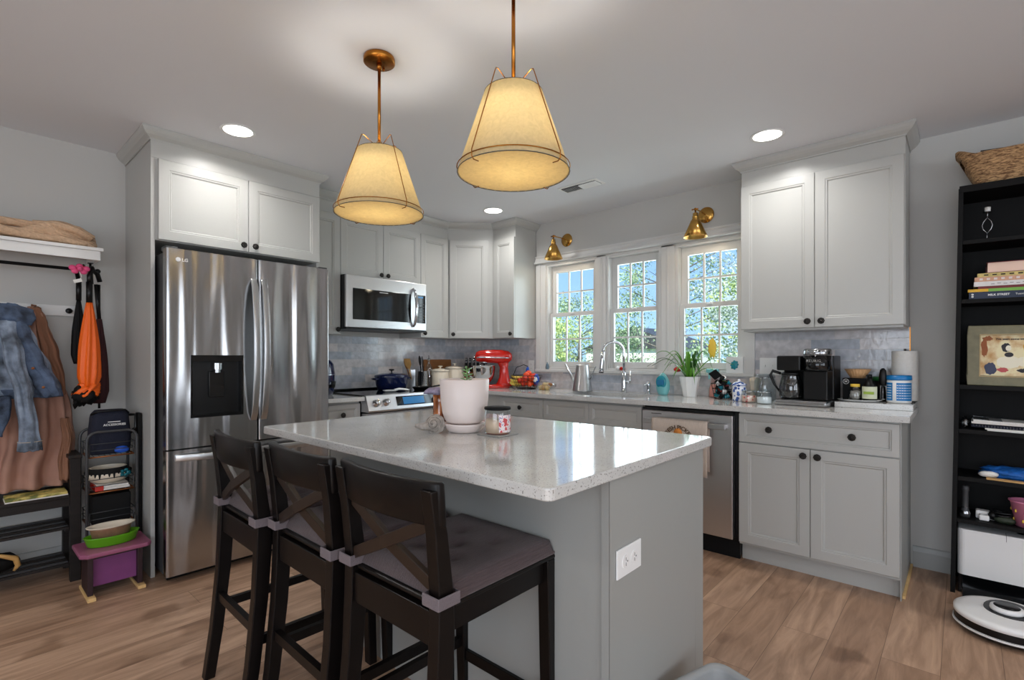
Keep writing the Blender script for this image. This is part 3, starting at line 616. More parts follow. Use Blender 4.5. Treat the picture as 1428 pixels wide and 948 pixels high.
for x in (X0+.07, X0+.155, X1-.07, X1-.14):
    q = N.to_track_quat('Z', 'Y').to_matrix().to_4x4(); Mk = Matrix.Translation(onp(x, .48)) @ q; g = MB(); g.lathe([(0,0),(.028,0),(.028,.004),(.021,.007),(.019,.034),(.017,.037),(0,.037)], seg=24, M=Mk); g.box((-.0035, -.019, .036), (.0035, .019, .041), M=Mk); T.part('knob', g, 'chrome')
dr = T.part('oven_door', MB().box((X0+.004, -.665, .23), (X1-.004, -.602, .79)), 'stainless', .004)
T.part('window', MB().box((X0+.12, -.667, .36), (X1-.12, -.6655, .66)), 'blackgloss', parent=dr)
g = MB(); g.tube([(X0+.06, -.665, .74), (X0+.06, -.715, .74), (X1-.06, -.715, .74), (X1-.06, -.665, .74)], .011, 10); T.part('handle', g, 'satin', parent=dr)
T.part('warming_drawer', MB().box((X0+.004, -.66, .05), (X1-.004, -.602, .222)), 'stainless', .004)
g = MB(); [g.cyl((x, y, 0), .015, 0, .03, 10) for x in (X0+.05, X1-.05) for y in (-.1, -.55)]; T.part('foot', g, 'black')

# ============================================================ MICROWAVE
T = Thing('microwave', 'stainless over-the-range microwave with black glass door', 'microwave', ((A1+A2)/2, -.2, 1.42))
x0, x1, yf = -1.722, -.958, -.40
x0, x1 = A1+.002, A2-.002
z0, z1 = 1.412, 1.826
T.part('body', MB().box((x0, -.375, z0), (x1, -.01, z1)), 'black')
fr = T.part('front', MB().box((x0, -.40, z0+.014), (x1, -.3752, z1-.002)), 'stainless', .003)
T.part('vent_lip', MB().box((x0, -.398, z0), (x1, -.3752, z0+.013)), 'black')
dg = T.part('door_glass', MB().box((x0+.055, -.4035, z0+.075), (x1-.165, -.4002, z1-.10)), 'blackgloss', .001)
T.part('inner_window', MB().box((x0+.10, -.4042, z0+.105), (x1-.21, -.4036, z1-.135)), 'darkgrey', parent=dg) if False else None
kp = T.part('keypad', MB().box((x1-.115, -.4035, z0+.075), (x1-.012, -.4002, z1-.10)), 'blackgloss', .001)
g = MB()
for i in range(3):
    for j in range(7): g.box((x1-.10+i*.03, -.4041, z0+.09+j*.024), (x1-.086+i*.03, -.4036, z0+.096+j*.024))
T.part('key_marks', g, 'darkgrey', parent=kp)
T.part('clock', MB().box((x1-.09, -.4041, z1-.125), (x1-.04, -.4036, z1-.112)), 'reflclockblue', parent=kp)
g = MB(); n = 16; pts = []
for k in range(n+1):
    t = k/n; pts.append((x1-.142, -.402-.05*math.sin(PI*t)**.55, z0+.045+t*(z1-z0-.10)))
g.tube(pts, .013, 10); T.part('handle', g, 'chrome')
T.part('brand_mark', MB().box((x0+.29, -.4041, z1-.118), (x0+.37, -.4036, z1-.112)), 'satin', parent=dg)

# ============================================================ DISHWASHER + TOWEL
y0, y1 = -2.2505, -2.862
T = Thing('dishwasher', 'stainless dishwasher with bar handle under the counter', 'dishwasher', (-.3, -2.55, 0))
T.part('body', MB().box((-.565, y0, .02), (-.03, y1, TOP-.002)), 'black'); T.part('kick_plate', MB().box((-.55, y0-.002, 0), (-.5655, y1+.002, .105)), 'blackmatte')
dd = T.part('door', MB().box((-.612, y0-.003, .118), (-.566, y1+.028, .850)), 'stainless', .004)
T.part('control_strip', MB().box((-.600, y0-.003, .8515), (-.566, y1+.028, .868)), 'blackgloss', parent=dd)
T.part('handle', MB().box((-.655, y0-.03, .768), (-.636, y1+.06, .800)).box((-.640, y0-.03, .772), (-.6125, y0-.05, .796)).box((-.640, y1+.08, .772), (-.6125, y1+.06, .796)), 'satin', .003)
T.part('badge', MB().box((-.6128, y0-.07, .828), (-.6122, y0-.14, .832)), 'black', parent=dd)
T = Thing('dish_towel', 'beige printed dish towel hung over the dishwasher handle', 'towel', (-.65, -2.55, .80))
m = MB(); ty0, ty1 = -2.345, -2.705; prof = [(-.625, .50), (-.6255, .70), (-.628, .795), (-.634, .806), (-.645, .8095), (-.657, .806), (-.6625, .795), (-.663, .70), (-.662, .56), (-.664, .47)]
rings = []
for px_, pz_ in prof:
    ring = []
    for k in range(25):
        t = k/24; y = ty0+(ty1-ty0)*t; amp = .0035*min(1, abs(pz_-.8)*8); ring.append((px_+amp*math.sin(t*17+1)*(1 if px_ < -.64 else .3), y, pz_+ (0.004*math.sin(t*9) if pz_ < .6 else 0)))
    rings.append(ring)
vs = [p for r_ in rings for p in r_]; fs = [(k*25+i, k*25+i+1, (k+1)*25+i+1, (k+1)*25+i) for k in range(len(rings)-1) for i in range(24)]
m.add(vs, fs, True); T.part('cloth', m, 'towelcloth', solid=.0022)
T.part('lettering', text_mb('FRESH PICKED', .034, (-.6688, -2.525, .760), (0, -1, 0), (0, 0, 1), arc=.085, bold=.001), 'texttan')
g = MB(); Mp = Matrix.Translation((-.669, -2.525, .722)); g.lathe([(0,-.001),(.034,-.001),(.034,.001),(0,.001)], seg=28, sy=.8, M=Mp @ Matrix.Rotation(-PI/2, 4, 'Y') ); T.part('pumpkin_print', g, 'pumpkin')

# ============================================================ LIGHTS
def recessed(x, y, label):
    T = Thing('recessed_light', label, 'ceiling light', (x, y, CZ), group='recessed ceiling lights')
    g = MB(); g.lathe([(.072, 0), (.085, -.001), (.088, -.005), (.080, -.007), (.072, -.005)], (x, y, CZ-.0005), 36, cap=False); T.part('trim_ring', g, 'white')
    g = MB(); g.cyl((x, y, CZ), .0725, -.005, -.002, 36); T.part('lens', g, 'lightlens')
    l = light('downlight', 'AREA', (x, y, CZ-.012), SPOT_W, (1, .98, .96), shape='DISK', size=.13); l.data.spread = math.radians(150)
recessed(-2.652, -.897, 'recessed ceiling light in front of the refrigerator cabinet')
recessed(-.649, -3.032, 'recessed ceiling light in front of the large two-door wall cabinet')
recessed(-.628, -.897, 'recessed ceiling light nearest the corner cabinet')
for i, (x, y) in enumerate(((-4.7, -.9), (-4.7, -3.0), (-4.7, -5.2), (-2.6, -5.2), (-.65, -5.2))): recessed(x, y, 'added unseen recessed ceiling light ' + ('by the coat rack', 'over the open floor left of the island', 'in the far corner behind the camera', 'behind the camera in line with the island', 'beyond the bookcase')[i])  # downlights out of view, added on a guessed grid to light the room

def pendant(x, y, label):
    T = Thing('pendant_light', label, 'pendant light', (x, y, CZ), group='pendants above the island')
    zb, zt, Rb, Rt = 1.790, 2.047, .180, .093
    g = MB(); g.lathe([(0, -.001), (.062, -.001), (.064, -.006), (.064, -.022), (.060, -.025), (.012, -.027), (0, -.027)], (x, y, CZ), 40); g.tube([(x, y, CZ-.026), (x, y, CZ-.05)], .011, 12); g.sph((x+.035, y+.02, CZ-.029), .006, 8, 6); T.part('canopy', g, 'darkbrass')
    g = MB(); g.tube([(x, y, CZ-.04), (x, y, 2.085)], .0065, 12); T.part('rod', g, 'darkbrass')
    g = MB(); g.lathe([(0, .03), (.009, .03), (.016, .02), (.024, .008), (.028, 0), (.026, -.006), (0, -.006)], (x, y, 2.062), 24); T.part('hub', g, 'brass')
    n = 56; m = MB(); m.lathe([(Rb, zb), (Rb-(Rb-Rt)*.25, zb+(zt-zb)*.25), (Rb-(Rb-Rt)*.5, zb+(zt-zb)*.5), (Rb-(Rb-Rt)*.75, zb+(zt-zb)*.75), (Rt, zt)], (x, y, 0), n); sh = T.part('lamp_shade', m, 'linen', solid=.0012)
    g = MB(); g.cyl((x, y, 0), Rb-.004, zb+.002, zb+.0045, 48); T.part('diffuser', g, 'diffuser')
    g = MB(); g.ring((x, y, zb+.0005), Rb+.0005, .0014); T.part('bottom_trim', g, 'darkgrey', parent=sh); g = MB(); g.ring((x, y, zt), Rt+.0003, .0014); T.part('top_trim', g, 'darkgrey', parent=sh)
    g = MB(); g.ring((x, y, zb+.016), Rb+.0015, .0018); T.part('wire_ring', g, 'darkbrass')
    for k in range(4):
        a = k*PI/2; d = Vector((math.cos(a), math.sin(a), 0)); c0 = Vector((x, y, 0))
        pts = [c0+d*.018+Vector((0,0,2.070)), c0+d*.074+Vector((0,0,2.098)), c0+d*.082+Vector((0,0,2.096)), c0+d*.0865+Vector((0,0,2.085))]
        pts += [c0+d*(Rb+.006)+Vector((0,0,zb+.022)), c0+d*(Rb+.006)+Vector((0,0,zb+.002)), c0+d*(Rb-.002)+Vector((0,0,zb-.006)), c0+d*(Rb-.022)+Vector((0,0,zb-.006))]
        g = MB(); g.tube(pts, .0017, 6); T.part('wire_arm', g, 'darkbrass')
    light('pendant_bulb', 'POINT', (x, y, 1.93), PEND_W, (1, .965, .92), shadow_soft_size=.035)
pendant(-2.517, -2.045, 'brass pendant with linen shade nearer the refrigerator, canopy in view')
pendant(-2.495, -2.767, 'brass pendant with linen shade nearer the camera, rod cut by the frame top')

def sconce(y, z, label):
    T = Thing('wall_sconce', label, 'sconce', (0, y, z), group='sconces above the sink windows')
    q = Matrix.Translation((0, y, z)) @ Matrix.Rotation(-PI/2, 4, 'Y'); g = MB(); g.lathe([(0,.001),(.056,.001),(.058,.006),(.056,.010),(.03,.014),(.010,.020),(0,.022)], seg=36, M=q); T.part('backplate', g, 'brass')
    jx, jz = -.205, z+.0
    g = MB(); g.tube([(-.018, y, z), (-.10, y, z+.004), (jx, y, jz)], .0048, 10); T.part('arm', g, 'brass')
    g = MB(); g.sph((jx, y, jz), .010, 12, 8); g.tube([(jx, y-.02, jz), (jx, y+.018, jz)], .0045, 8); g.sph((jx, y+.022, jz), .006, 8, 6); T.part('swivel', g, 'darkbrass')
    g = MB(); g.lathe([(0,0),(.006,0),(.006,-.025),(.016,-.028),(.018,-.034),(.017,-.045),(.021,-.050),(.021,-.060),(.019,-.064),(.024,-.070),(.024,-.078),(0,-.078)], (jx, y, jz), 24); T.part('socket', g, 'brass')
    g = MB(); g.lathe([(.023,-.076),(.030,-.080),(.034,-.09),(.080,-.196)], (jx, y, jz), 40); T.part('lamp_shade', g, 'brass', solid=.0014)
    g = MB(); g.lathe([(0,-.078),(.014,-.082),(.014,-.10),(.026,-.13),(.028,-.15),(.018,-.172),(0,-.178)], (jx, y, jz), 20); T.part('bulb', g, 'bulb')
    light('sconce_bulb', 'POINT', (jx, y, jz-.185), 1.0, (1, .85, .62), shadow_soft_size=.02)
sconce(-1.212, 2.245, 'brass cone wall sconce above the left sink window'); sconce(-2.451, 2.236, 'brass cone wall sconce above the right sink window')

# ceiling vent
T = Thing('ceiling_vent', 'white rectangular air vent in the ceiling in front of the windows', 'vent', (-.64, -1.80, CZ))
vx, vy = -.645, -1.79
g = MB(); g.box((vx-.065, vy-.165, CZ-.006), (vx+.065, vy+.165, CZ-.0005)); T.part('frame', g, 'white', .002)
g = MB(); g.box((vx-.045, vy-.145, CZ-.0075), (vx+.045, vy+.145, CZ-.0062)); T.part('opening', g, 'darkgrey')
for k in range(20):
    y = vy-.14+k*.0147; s = 1 if k > 9 else -1; g = MB(); g.extr([(-.0045, -.0045), (-.0035, -.0045), (.0045, .0035), (.0035, .0035)] if s > 0 else [(.0045, -.0045), (.0035, -.0045), (-.0045, .0035), (-.0035, .0035)], (vx-.045, y, CZ-.012), (vx+.045, y, CZ-.012), (0, 1, 0), (0, 0, 1)); T.part('slat', g, 'white')

# wall plates
def plate(label, y, z, n, kind):
    T = Thing('switch_plate' if kind == 's' else 'outlet', label, 'switch' if kind == 's' else 'outlet', (-.008, y, z)); w = .035+.0225*n*2/2
    pl = T.part('cover_plate', MB().box((-.0125, y-.0225*n-.012, z-.058), (-.0081, y+.0225*n+.012, z+.058)), 'white', .0015)
    for i in range(n):
        yy = y+(n-1)*.0225-i*.045
        if kind == 's' and i < n-1: T.part('toggle', MB().box((-.022, yy-.004, z-.002), (-.0126, yy+.004, z+.010)), 'white', .001)
        elif kind == 's' or kind == 'o':
            for dz in (-.02, .02):
                q = MB(); q.box((-.0135, yy-.013, z+dz-.012), (-.0126, yy+.013, z+dz+.012)); r_ = T.part('receptacle', q, 'whiteplastic', .0004)
                q = MB(); q.box((-.0139, yy-.006, z+dz-.003), (-.0136, yy-.0045, z+dz+.005)); q.box((-.0139, yy+.0045, z+dz-.003), (-.0136, yy+.006, z+dz+.005)); T.part('slots', q, 'black', parent=r_)
plate('white three-gang switch and outlet plate left of the coffee machine', -2.895, 1.135, 3, 's')
plate('white outlet plate on the tile behind the fruit basket', -.805, 1.11, 1, 'o')

# ============================================================ COUNTER, RANGE SIDE
CT = .9142
T = Thing('air_fryer', 'glossy dark blue air fryer beside the refrigerator', 'air fryer', (-1.86, -.27, CT))
g = MB(); g.lathe([(0,0),(.095,0),(.108,.02),(.115,.10),(.118,.16),(.108,.23),(.085,.262),(.04,.272),(0,.273)], (-1.865, -.27, CT), 40, sy=1.1); T.part('body', g, 'navy')
g = MB(); g.lathe([(.1185,.148),(.1205,.152),(.1185,.156)], (-1.865, -.27, CT), 40, sy=1.1); T.part('band', g, 'chrome')
g = MB(); g.tube([(-1.845,-.40,CT+.07),(-1.845,-.455,CT+.075),(-1.845,-.46,CT+.11)], .016, 10); T.part('handle', g, 'black')

T = Thing('dutch_oven', 'dark blue enamel dutch oven with lid on the cooktop', 'pot', (-1.198, -.25, .9225))
c = (-1.198, -.25, .9225); g = MB(); g.lathe([(0,0),(.105,0),(.122,.006),(.138,.05),(.146,.105),(.149,.112),(.143,.113),(.0,.112)], c, 44, sy=.86); T.part('body', g, 'navy')
g = MB(); g.lathe([(.149,.114),(.150,.120),(.138,.128),(.09,.139),(.03,.144),(0,.145)], c, 44, sy=.86); ld = T.part('lid', g, 'navy')
g = MB(); g.lathe([(0,.145),(.006,.146),(.006,.160),(.020,.163),(.024,.170),(.020,.175),(0,.176)], c, 20); T.part('knob', g, 'black', parent=ld)
for s in (-1, 1):
    g = MB(); g.tube([(c[0]+s*.140, c[1]-.035, c[2]+.09), (c[0]+s*.172, c[1]-.03, c[2]+.096), (c[0]+s*.178, c[1], c[2]+.098), (c[0]+s*.172, c[1]+.03, c[2]+.096), (c[0]+s*.140, c[1]+.035, c[2]+.09)], .007, 8); T.part('handle', g, 'navy')
T = Thing('spoon_rest', 'white spoon rest lying on the black cooktop', 'spoon rest', (-1.31, -.46, .9222))
g = MB(); g.lathe([(0,.001),(.035,.001),(.05,.01),(.052,.014),(.046,.010),(.0,.005)], (-1.36, -.46, .9222), 30, sx=1.15); g.tube([(-1.32,-.462,.934),(-1.28,-.468,.942),(-1.22,-.478,.936),(-1.19,-.485,.9285)], [.010,.010,.008,.006], 8); T.part('dish', g, 'white')
# second pan on the front burner
T = Thing('skillet', 'small dark skillet on the right rear of the cooktop', 'pan', (-1.03, -.45, .9222))
g = MB(); g.lathe([(0,.0),(.07,.0),(.088,.028),(.090,.028),(.086,.026),(.068,.004),(0,.004)], (-1.045, -.475, .9225), 32); g.tube([(-.96,-.48,.946),(-.86,-.49,.956)],.007,8); T.part('pan', g, 'black')

def crock(x, y, label, holes=True):
    T = Thing('utensil_holder', label, 'utensil holder', (x, y, CT)); g = MB(); g.lathe([(0,.001),(.045,.001),(.046,.004),(.046,.155),(.048,.158),(.044,.156),(.044,.004),(0,.004)], (x, y, CT), 32); b = T.part('body', g, 'steel')
    if holes:
        g = MB()
        for r_ in range(9):
            for k in range(20):
                a = 2*PI*(k+.5*(r_%2))/20; d = Vector((math.cos(a), math.sin(a), 0)); o_ = Vector((x, y, CT+.018+r_*.0155))+d*.0463; s_ = Vector((-d.y, d.x, 0))
                g.add([o_+s_*(.0036*math.cos(q*PI/3))+Vector((0,0,.0036*math.sin(q*PI/3))) for q in range(6)], [tuple(range(6))])
        g.nofix = True; T.part('perforations', g, 'black', parent=b)
    return T
crock(-.852, -.235, 'perforated steel utensil holder beside the range', True)
T = Thing('utensil_holder', 'plain steel caddy behind the perforated utensil holder', 'utensil holder', (-.895, -.145, CT)); g = MB(); g.lathe([(0,.001),(.036,.001),(.036,.17),(.034,.17),(.034,.004),(0,.004)], (-.895, -.145, CT), 4, smooth=False); T.part('body', g, 'satin')
def utensil(name, label, cat, base, tip, m, head, mh=None):
    T = Thing(name, label, cat, base); g = MB(); g.tube([base, Vector(base).lerp(Vector(tip), .6), tip], [.0055, .005, .005], 8); T.part('handle', g, m)
    d = (Vector(tip)-Vector(base)).normalized(); q = d.to_track_quat('Z', 'Y').to_matrix().to_4x4(); M = Matrix.Translation(tip) @ q; g = MB()
    if head == 'spatula': g.loft([[(-.010,-.003,-.01),(.010,-.003,-.01),(.010,.003,-.01),(-.010,.003,-.01)],[(-.032,-.003,.03),(.032,-.003,.03),(.032,.003,.03),(-.032,.003,.03)],[(-.032,-.002,.085),(.032,-.002,.085),(.032,.002,.085),(-.032,.002,.085)]], False, True, M)
    else: g.sph((0, 0, .045), .034, 16, 10, sy=.35, sz=1.4, M=M)
    T.part('head', g, mh or m)
utensil('wooden_spatula', 'wooden spatula leaning left in the caddy', 'utensil', (-.895, -.145, CT+.02), (-.955, -.165, 1.105), 'woodlight', 'spatula')
utensil('wooden_spoon', 'wooden spoon standing behind the wooden spatula', 'utensil', (-.893, -.130, CT+.02), (-.925, -.10, 1.09), 'woodmid', 'spoon')
utensil('ladle', 'black kitchen ladle standing in the perforated holder', 'utensil', (-.852, -.235, CT+.01), (-.868, -.22, 1.12), 'black', 'spoon')
utensil('turner', 'black slotted turner standing in the perforated holder', 'utensil', (-.835, -.235, CT+.01), (-.845, -.225, 1.12), 'black', 'spatula')

T = Thing('cutting_board', 'wooden cutting board leaning on the tile behind the canisters', 'cutting board', (-.49, -.03, CT))
T.part('board', MB().box((-.68, -.052, CT), (-.34, -.034, 1.175), M=Matrix.Translation((0, -.03, CT)) @ Matrix.Rotation(math.radians(-3), 4, 'X') @ Matrix.Translation((0, .03, -CT))), 'woodmid', .004)
T = Thing('oil_bottle', 'clear bottle of amber oil with a pour spout', 'bottle', (-.756, -.20, CT))
g = MB(); g.lathe([(0,.001),(.032,.001),(.034,.006),(.034,.17),(.030,.19),(.014,.22),(.013,.25),(.015,.252),(.015,.258),(0,.258)], (-.756, -.20, CT), 24); T.part('bottle', g, 'jarglass')
g = MB(); g.lathe([(0,.004),(.031,.004),(.031,.12),(0,.12)], (-.756, -.20, CT), 24); T.part('oil', g, 'amberfilm')
g = MB(); g.lathe([(0,.258),(.012,.258),(.012,.268),(.004,.275),(.003,.30),(0,.30)], (-.756, -.20, CT), 12); T.part('pourer', g, 'steel')
def canister(x, y, R, H, label):
    T = Thing('canister', label, 'canister', (x, y, CT)); g = MB(); g.lathe([(0,.001),(R-.004,.001),(R,.006),(R,H),(R-.004,H+.004),(R-.006,H),(R-.006,.01),(0,.01)], (x, y, CT), 40); T.part('body', g, 'cream')
    g = MB(); g.lathe([(R+.004,H+.005),(R+.005,H+.012),(R-.01,H+.020),(R*.5,H+.027),(.01,H+.030),(.008,H+.040),(.022,H+.048),(.022,H+.053),(0,H+.055)], (x, y, CT), 40); T.part('lid', g, 'cream')
canister(-.661, -.25, .082, .150, 'shorter cream ceramic canister beside the oil bottle'); canister(-.470, -.235, .088, .172, 'taller cream ceramic canister beside the knife block')
# knife block
T = Thing('knife_block', 'dark wooden block full of black-handled knives in the corner', 'knife block', (-.27, -.27, CT), rz=math.radians(45), world=False)
tl = math.radians(-24); Mk = Matrix.Rotation(tl, 4, 'Y')
T.part('block', MB().extr([(-.085, .002), (.085, .002), (.055, .20), (-.13, .135)], (0, -.075, 0), (0, .075, 0), (1, 0, 0), (0, 0, 1)), 'woodmid', .004)
for i in range(4):
    for j in range(3):
        p = Vector((-.105+j*.055, -.055+i*.037, .145+j*.019)); d = Vector((-.36, 0, .93)); 
        g = MB(); g.tube([p, p+d*.03, p+d*.085, p+d*.10], [.009, .011, .0125, .009], 8); h = T.part('knife_handle', g, 'black'); g = MB(); g.tube([p-d*.002, p+d*.006], .0115, 8); g.tube([p+d*.098, p+d*.104], .010, 8); T.part('bolster', g, 'chrome', parent=h)
# wire whisk-like rack in front of the block
T = Thing('spice_rack', 'coiled chrome wire rack standing in front of the knife block', 'rack', (-.34, -.40, CT))
pts = []
for k in range(120):
    t = k/119; a = t*2*PI*6; pts.append((-.42+t*.13+.0*math.cos(a), -.385-.10*t+.02*math.cos(a), CT+.085+.045*math.sin(a)))
g = MB(); g.tube(pts, .0022, 5); g.tube([(-.42,-.385,CT),(-.42,-.385,CT+.05)], .0025, 6); g.tube([(-.29,-.485,CT),(-.29,-.485,CT+.05)], .0025, 6); g.tube([(-.42,-.385,CT+.002),(-.29,-.485,CT+.002)],.003,6); T.part('wire', g, 'chrome')

# stand mixer, head pointing toward the room's left
T = Thing('stand_mixer', 'bright red stand mixer with a polished steel bowl', 'mixer', (-.32, -.63, CT), rz=math.radians(140), world=False)
# local +x is the front (bowl side)
g = MB(); rings = []
for z, w in ((0, 1), (.018, 1), (.030, .9), (.034, .6)):
    ring = []
    for k in range(36):
        a = 2*PI*k/36; x = math.cos(a); y = math.sin(a); ring.append((.03+.165*x*w+(0), (.108 if x < 0 else .09)*y*w, .001+z))
    rings.append(ring)
g.loft(rings); T.part('base', g, 'red')
g = MB(); rings = []
for z, x, rx, ry in ((.02,-.075,.085,.088),(.05,-.080,.066,.072),(.10,-.082,.048,.055),(.19,-.078,.040,.048),(.235,-.07,.055,.055)):
    rings.append([(x+rx*math.cos(2*PI*k/28), ry*math.sin(2*PI*k/28), z) for k in range(28)])
g.loft(rings); T.part('column', g, 'red')
g = MB(); rings = []
for x, r_, zc in ((-.155,.012,.285),(-.150,.035,.285),(-.12,.056,.285),(-.06,.066,.286),(.02,.066,.288),(.10,.062,.290),(.15,.055,.290),(.178,.042,.288),(.188,.020,.286),(.190,.004,.286)):
    rings.append([(x, r_*.98*math.cos(2*PI*k/32), zc+r_*math.sin(2*PI*k/32)*(1.0 if math.sin(2*PI*k/32) > 0 else .95)) for k in range(32)])
g.loft(rings); hd_ = T.part('motor_head', g, 'red')
g = MB(); rings = []
for x in (-.14,-.12,-.06,.02,.10,.15,.176):
    r_ = {-.14:.045,-.12:.0565,-.06:.0665,.02:.0665,.10:.0625,.15:.0555,.176:.0435}[x]
    rings.append([(x, r_*math.cos(a)*1.0, .287+r_*math.sin(a)) for a in [i*PI/18 for i in ()]])
g = MB()
for s in (-1, 1):
    pts = [(-.12, s*.0568, .276), (-.06, s*.0664, .277), (.02, s*.0664, .279), (.10, s*.0624, .281), (.15, s*.0554, .281), (.176, s*.043, .280)]
    g.tube(pts, .006, 6)
g.tube([(.192, 0, .286), (.202, 0, .286)], [.017, .015], 16); T.part('trim_band', g, 'chrome', parent=hd_)
g = MB(); g.lathe([(0,.222),(.030,.222),(.034,.232),(.034,.244),(0,.246)], (.105, 0, 0), 24); T.part('planetary', g, 'chrome', parent=hd_)
g = MB(); g.tube([(.09, -.066, .262), (.09, -.085, .262)], .006, 8); T.part('lever', g, 'black', parent=hd_)
g = MB(); g.lathe([(0,.036),(.045,.036),(.05,.045),(.078,.075),(.098,.12),(.105,.175),(.107,.205),(.110,.207),(.104,.206),(.095,.12),(.07,.075),(0,.045)], (.105, 0, 0), 40); bw = T.part('bowl', g, 'chrome')
g = MB(); g.tube([(.20,-.03,.19),(.235,-.045,.18),(.245,-.05,.14),(.225,-.04,.10),(.195,-.03,.095)], .006, 8); T.part('bowl_handle', g, 'chrome', parent=bw)
g = MB(); g.tube([(.105,0,.222),(.105,0,.12)], .008, 8); T.part('beater_shaft', g, 'steel')
g = MB(); g.tube([(-.16,.0,.03),(-.19,-.02,.02),(-.18,-.16,.005),(-.10,-.24,.005)], .004, 6); T.part('cord', g, 'black')

# fruit basket
bx, by = -.23, -.93
T = Thing('fruit_basket', 'black wire fruit basket beside the red stand mixer', 'basket', (bx, by, CT)); g = MB()
for R_, z in ((.085, .004), (.105, .035), (.120, .065), (.132, .095), (.14, .12)): g.ring((bx, by, CT+z), R_, .0022 if z < .12 else .0035, 36, 6)
T.part('hoops', g, 'black'); g = MB()
for k in range(24):
    a = 2*PI*k/24; d = Vector((math.cos(a), math.sin(a), 0)); c0 = Vector((bx, by, CT)); g.tube([c0+d*.02+Vector((0,0,.004)), c0+d*.085+Vector((0,0,.004)), c0+d*.112+Vector((0,0,.05)), c0+d*.14+Vector((0,0,.12))], .0016, 5)
T.part('ribs', g, 'black')
g = MB(); g.tube([(bx-.02,by+.14,CT+.12),(bx,by+.12,CT+.19),(bx+.02,by+.05,CT+.215),(bx+.02,by,CT+.20)], .0035, 6); T.part('banana_hook', g, 'black')
def banana(c, rz, label, sc=1):
    m = MB(); pts = []; rs = []
    for k in range(11):
        t = k/10; a = (t-.5)*1.7; pts.append((.075*math.sin(a)*1.2, 0, .05-.075*math.cos(a)*.9)); rs.append(.0165*math.sin(PI*(.08+.84*t))**.5 if 0 < t < 1 else .004)
    T = Thing('banana', label, 'banana', c, rz, group='bananas in the wire basket', world=False); m.tube(pts, rs, 8); T.part('peel', m, 'banana'); g = MB(); g.tube([pts[-1], (Vector(pts[-1])+Vector((.014,0,.008)))], .004, 6); T.part('stem', g, 'woodmid'); return T
banana((bx-.055, by+.045, CT+.115), math.radians(-40), 'topmost banana lying across the wire basket rim'); banana((bx-.06, by+.055, CT+.082), math.radians(-35), 'middle banana under the topmost one in the basket'); banana((bx-.06, by+.06, CT+.055), math.radians(-50), 'lowest banana seen through the basket wires')
op = [(-.075,-.03,.05),(-.05,-.075,.05),(-.085,-.05,.095),(-.04,-.09,.10),(-.02,-.05,.06),(-.05,-.04,.125),(-.085,-.0,.075),(.0,-.09,.055),(.0,-.085,.115),(-.02,-.04,.14)]
for i, (dx, dy, dz) in enumerate(op):
    T = Thing('orange', 'bright orange inside the red mesh bag, one of the heap in the basket', 'orange', (bx+dx, by+dy, CT+dz), group='oranges in the red mesh bag'); g = MB(); g.sph((bx+dx, by+dy, CT+dz), .028, 16, 10, sz=.95); T.part('peel', g, mat('orangepeel', (226, 74, 22), .5, bump=.2, bs=90) if i%2 else 'redorange')
T = Thing('snack_bag', 'blue and white foil snack bag at the right of the fruit basket', 'bag', (bx-.02, by-.13, CT)); g = MB(); g.sph((bx-.01, by-.118, CT+.085), .034, 18, 12, sx=.6, sy=.8, sz=1.3, nz_=.5, fq=3); T.part('bag', g, 'blue'); g = MB(); g.sph((bx-.026, by-.12, CT+.09), .024, 10, 8, sx=.5, sz=1.0, nz_=.7, fq=4); T.part('label', g, 'white')
T = Thing('bag_tag', 'blue paper tag standing above the oranges', 'tag', (bx+.0, by+.0, CT+.15)); g = MB(); g.sph((bx+.0, by-.01, CT+.165), .020, 10, 8, sx=.3, sz=1.5, nz_=.4); T.part('tag', g, 'blue')
# potato bag
px_, py_ = -.23, -1.135
T = Thing('potato_bag', 'clear bag of small golden potatoes lying on the counter', 'bag', (px_, py_, CT)); g = MB(); g.sph((px_, py_, CT+.036), .1, 24, 12, sx=.62, sy=1.15, sz=.35, nz_=.2, fq=2.4); T.part('film', g, 'bagfilm')
g = MB(); g.sph((px_-.03, py_-.085, CT+.05), .022, 12, 8, sx=.5, sz=.6, nz_=.6); T.part('label', g, 'woodmid')
random.seed(3)
for i in range(16):
    a = random.uniform(0, 2*PI); r_ = random.uniform(.0, .75); x = px_+.048*r_*math.cos(a); y = py_+.09*r_*math.sin(a); z = CT+.019+(.024 if i > 9 else 0)
    T = Thing('potato', 'small golden potato inside the clear bag, one of the heap', 'potato', (x, y, z), group='potatoes in the clear bag'); g = MB(); g.sph((x, y, z), .0205, 10, 8, sx=1.15, nz_=.15, seed=i); T.part('skin', g, mat('potatoskin', (226, 196, 128), .55) if i%3 else 'woodlight')

# watering can
wx, wy = -.17, -1.487
T = Thing('watering_can', 'galvanised watering can with a long straight spout', 'watering can', (wx, wy, CT)); g = MB(); g.lathe([(0,.001),(.082,.001),(.085,.004),(.082,.01),(.052,.215),(.050,.22),(.048,.218),(.078,.012),(0,.008)], (wx, wy, CT), 40); T.part('body', g, 'satin')
g = MB(); g.tube([(wx, wy+.065, CT+.055), (wx, wy+.11, CT+.12), (wx, wy+.175, CT+.225)], [.014, .010, .0075], 12); T.part('spout', g, 'satin')
g = MB(); g.tube([(wx, wy-.068, CT+.10), (wx, wy-.085, CT+.115), (wx, wy-.125, CT+.20), (wx, wy-.13, CT+.205)], .004, 8); T.part('handle', g, 'steel')

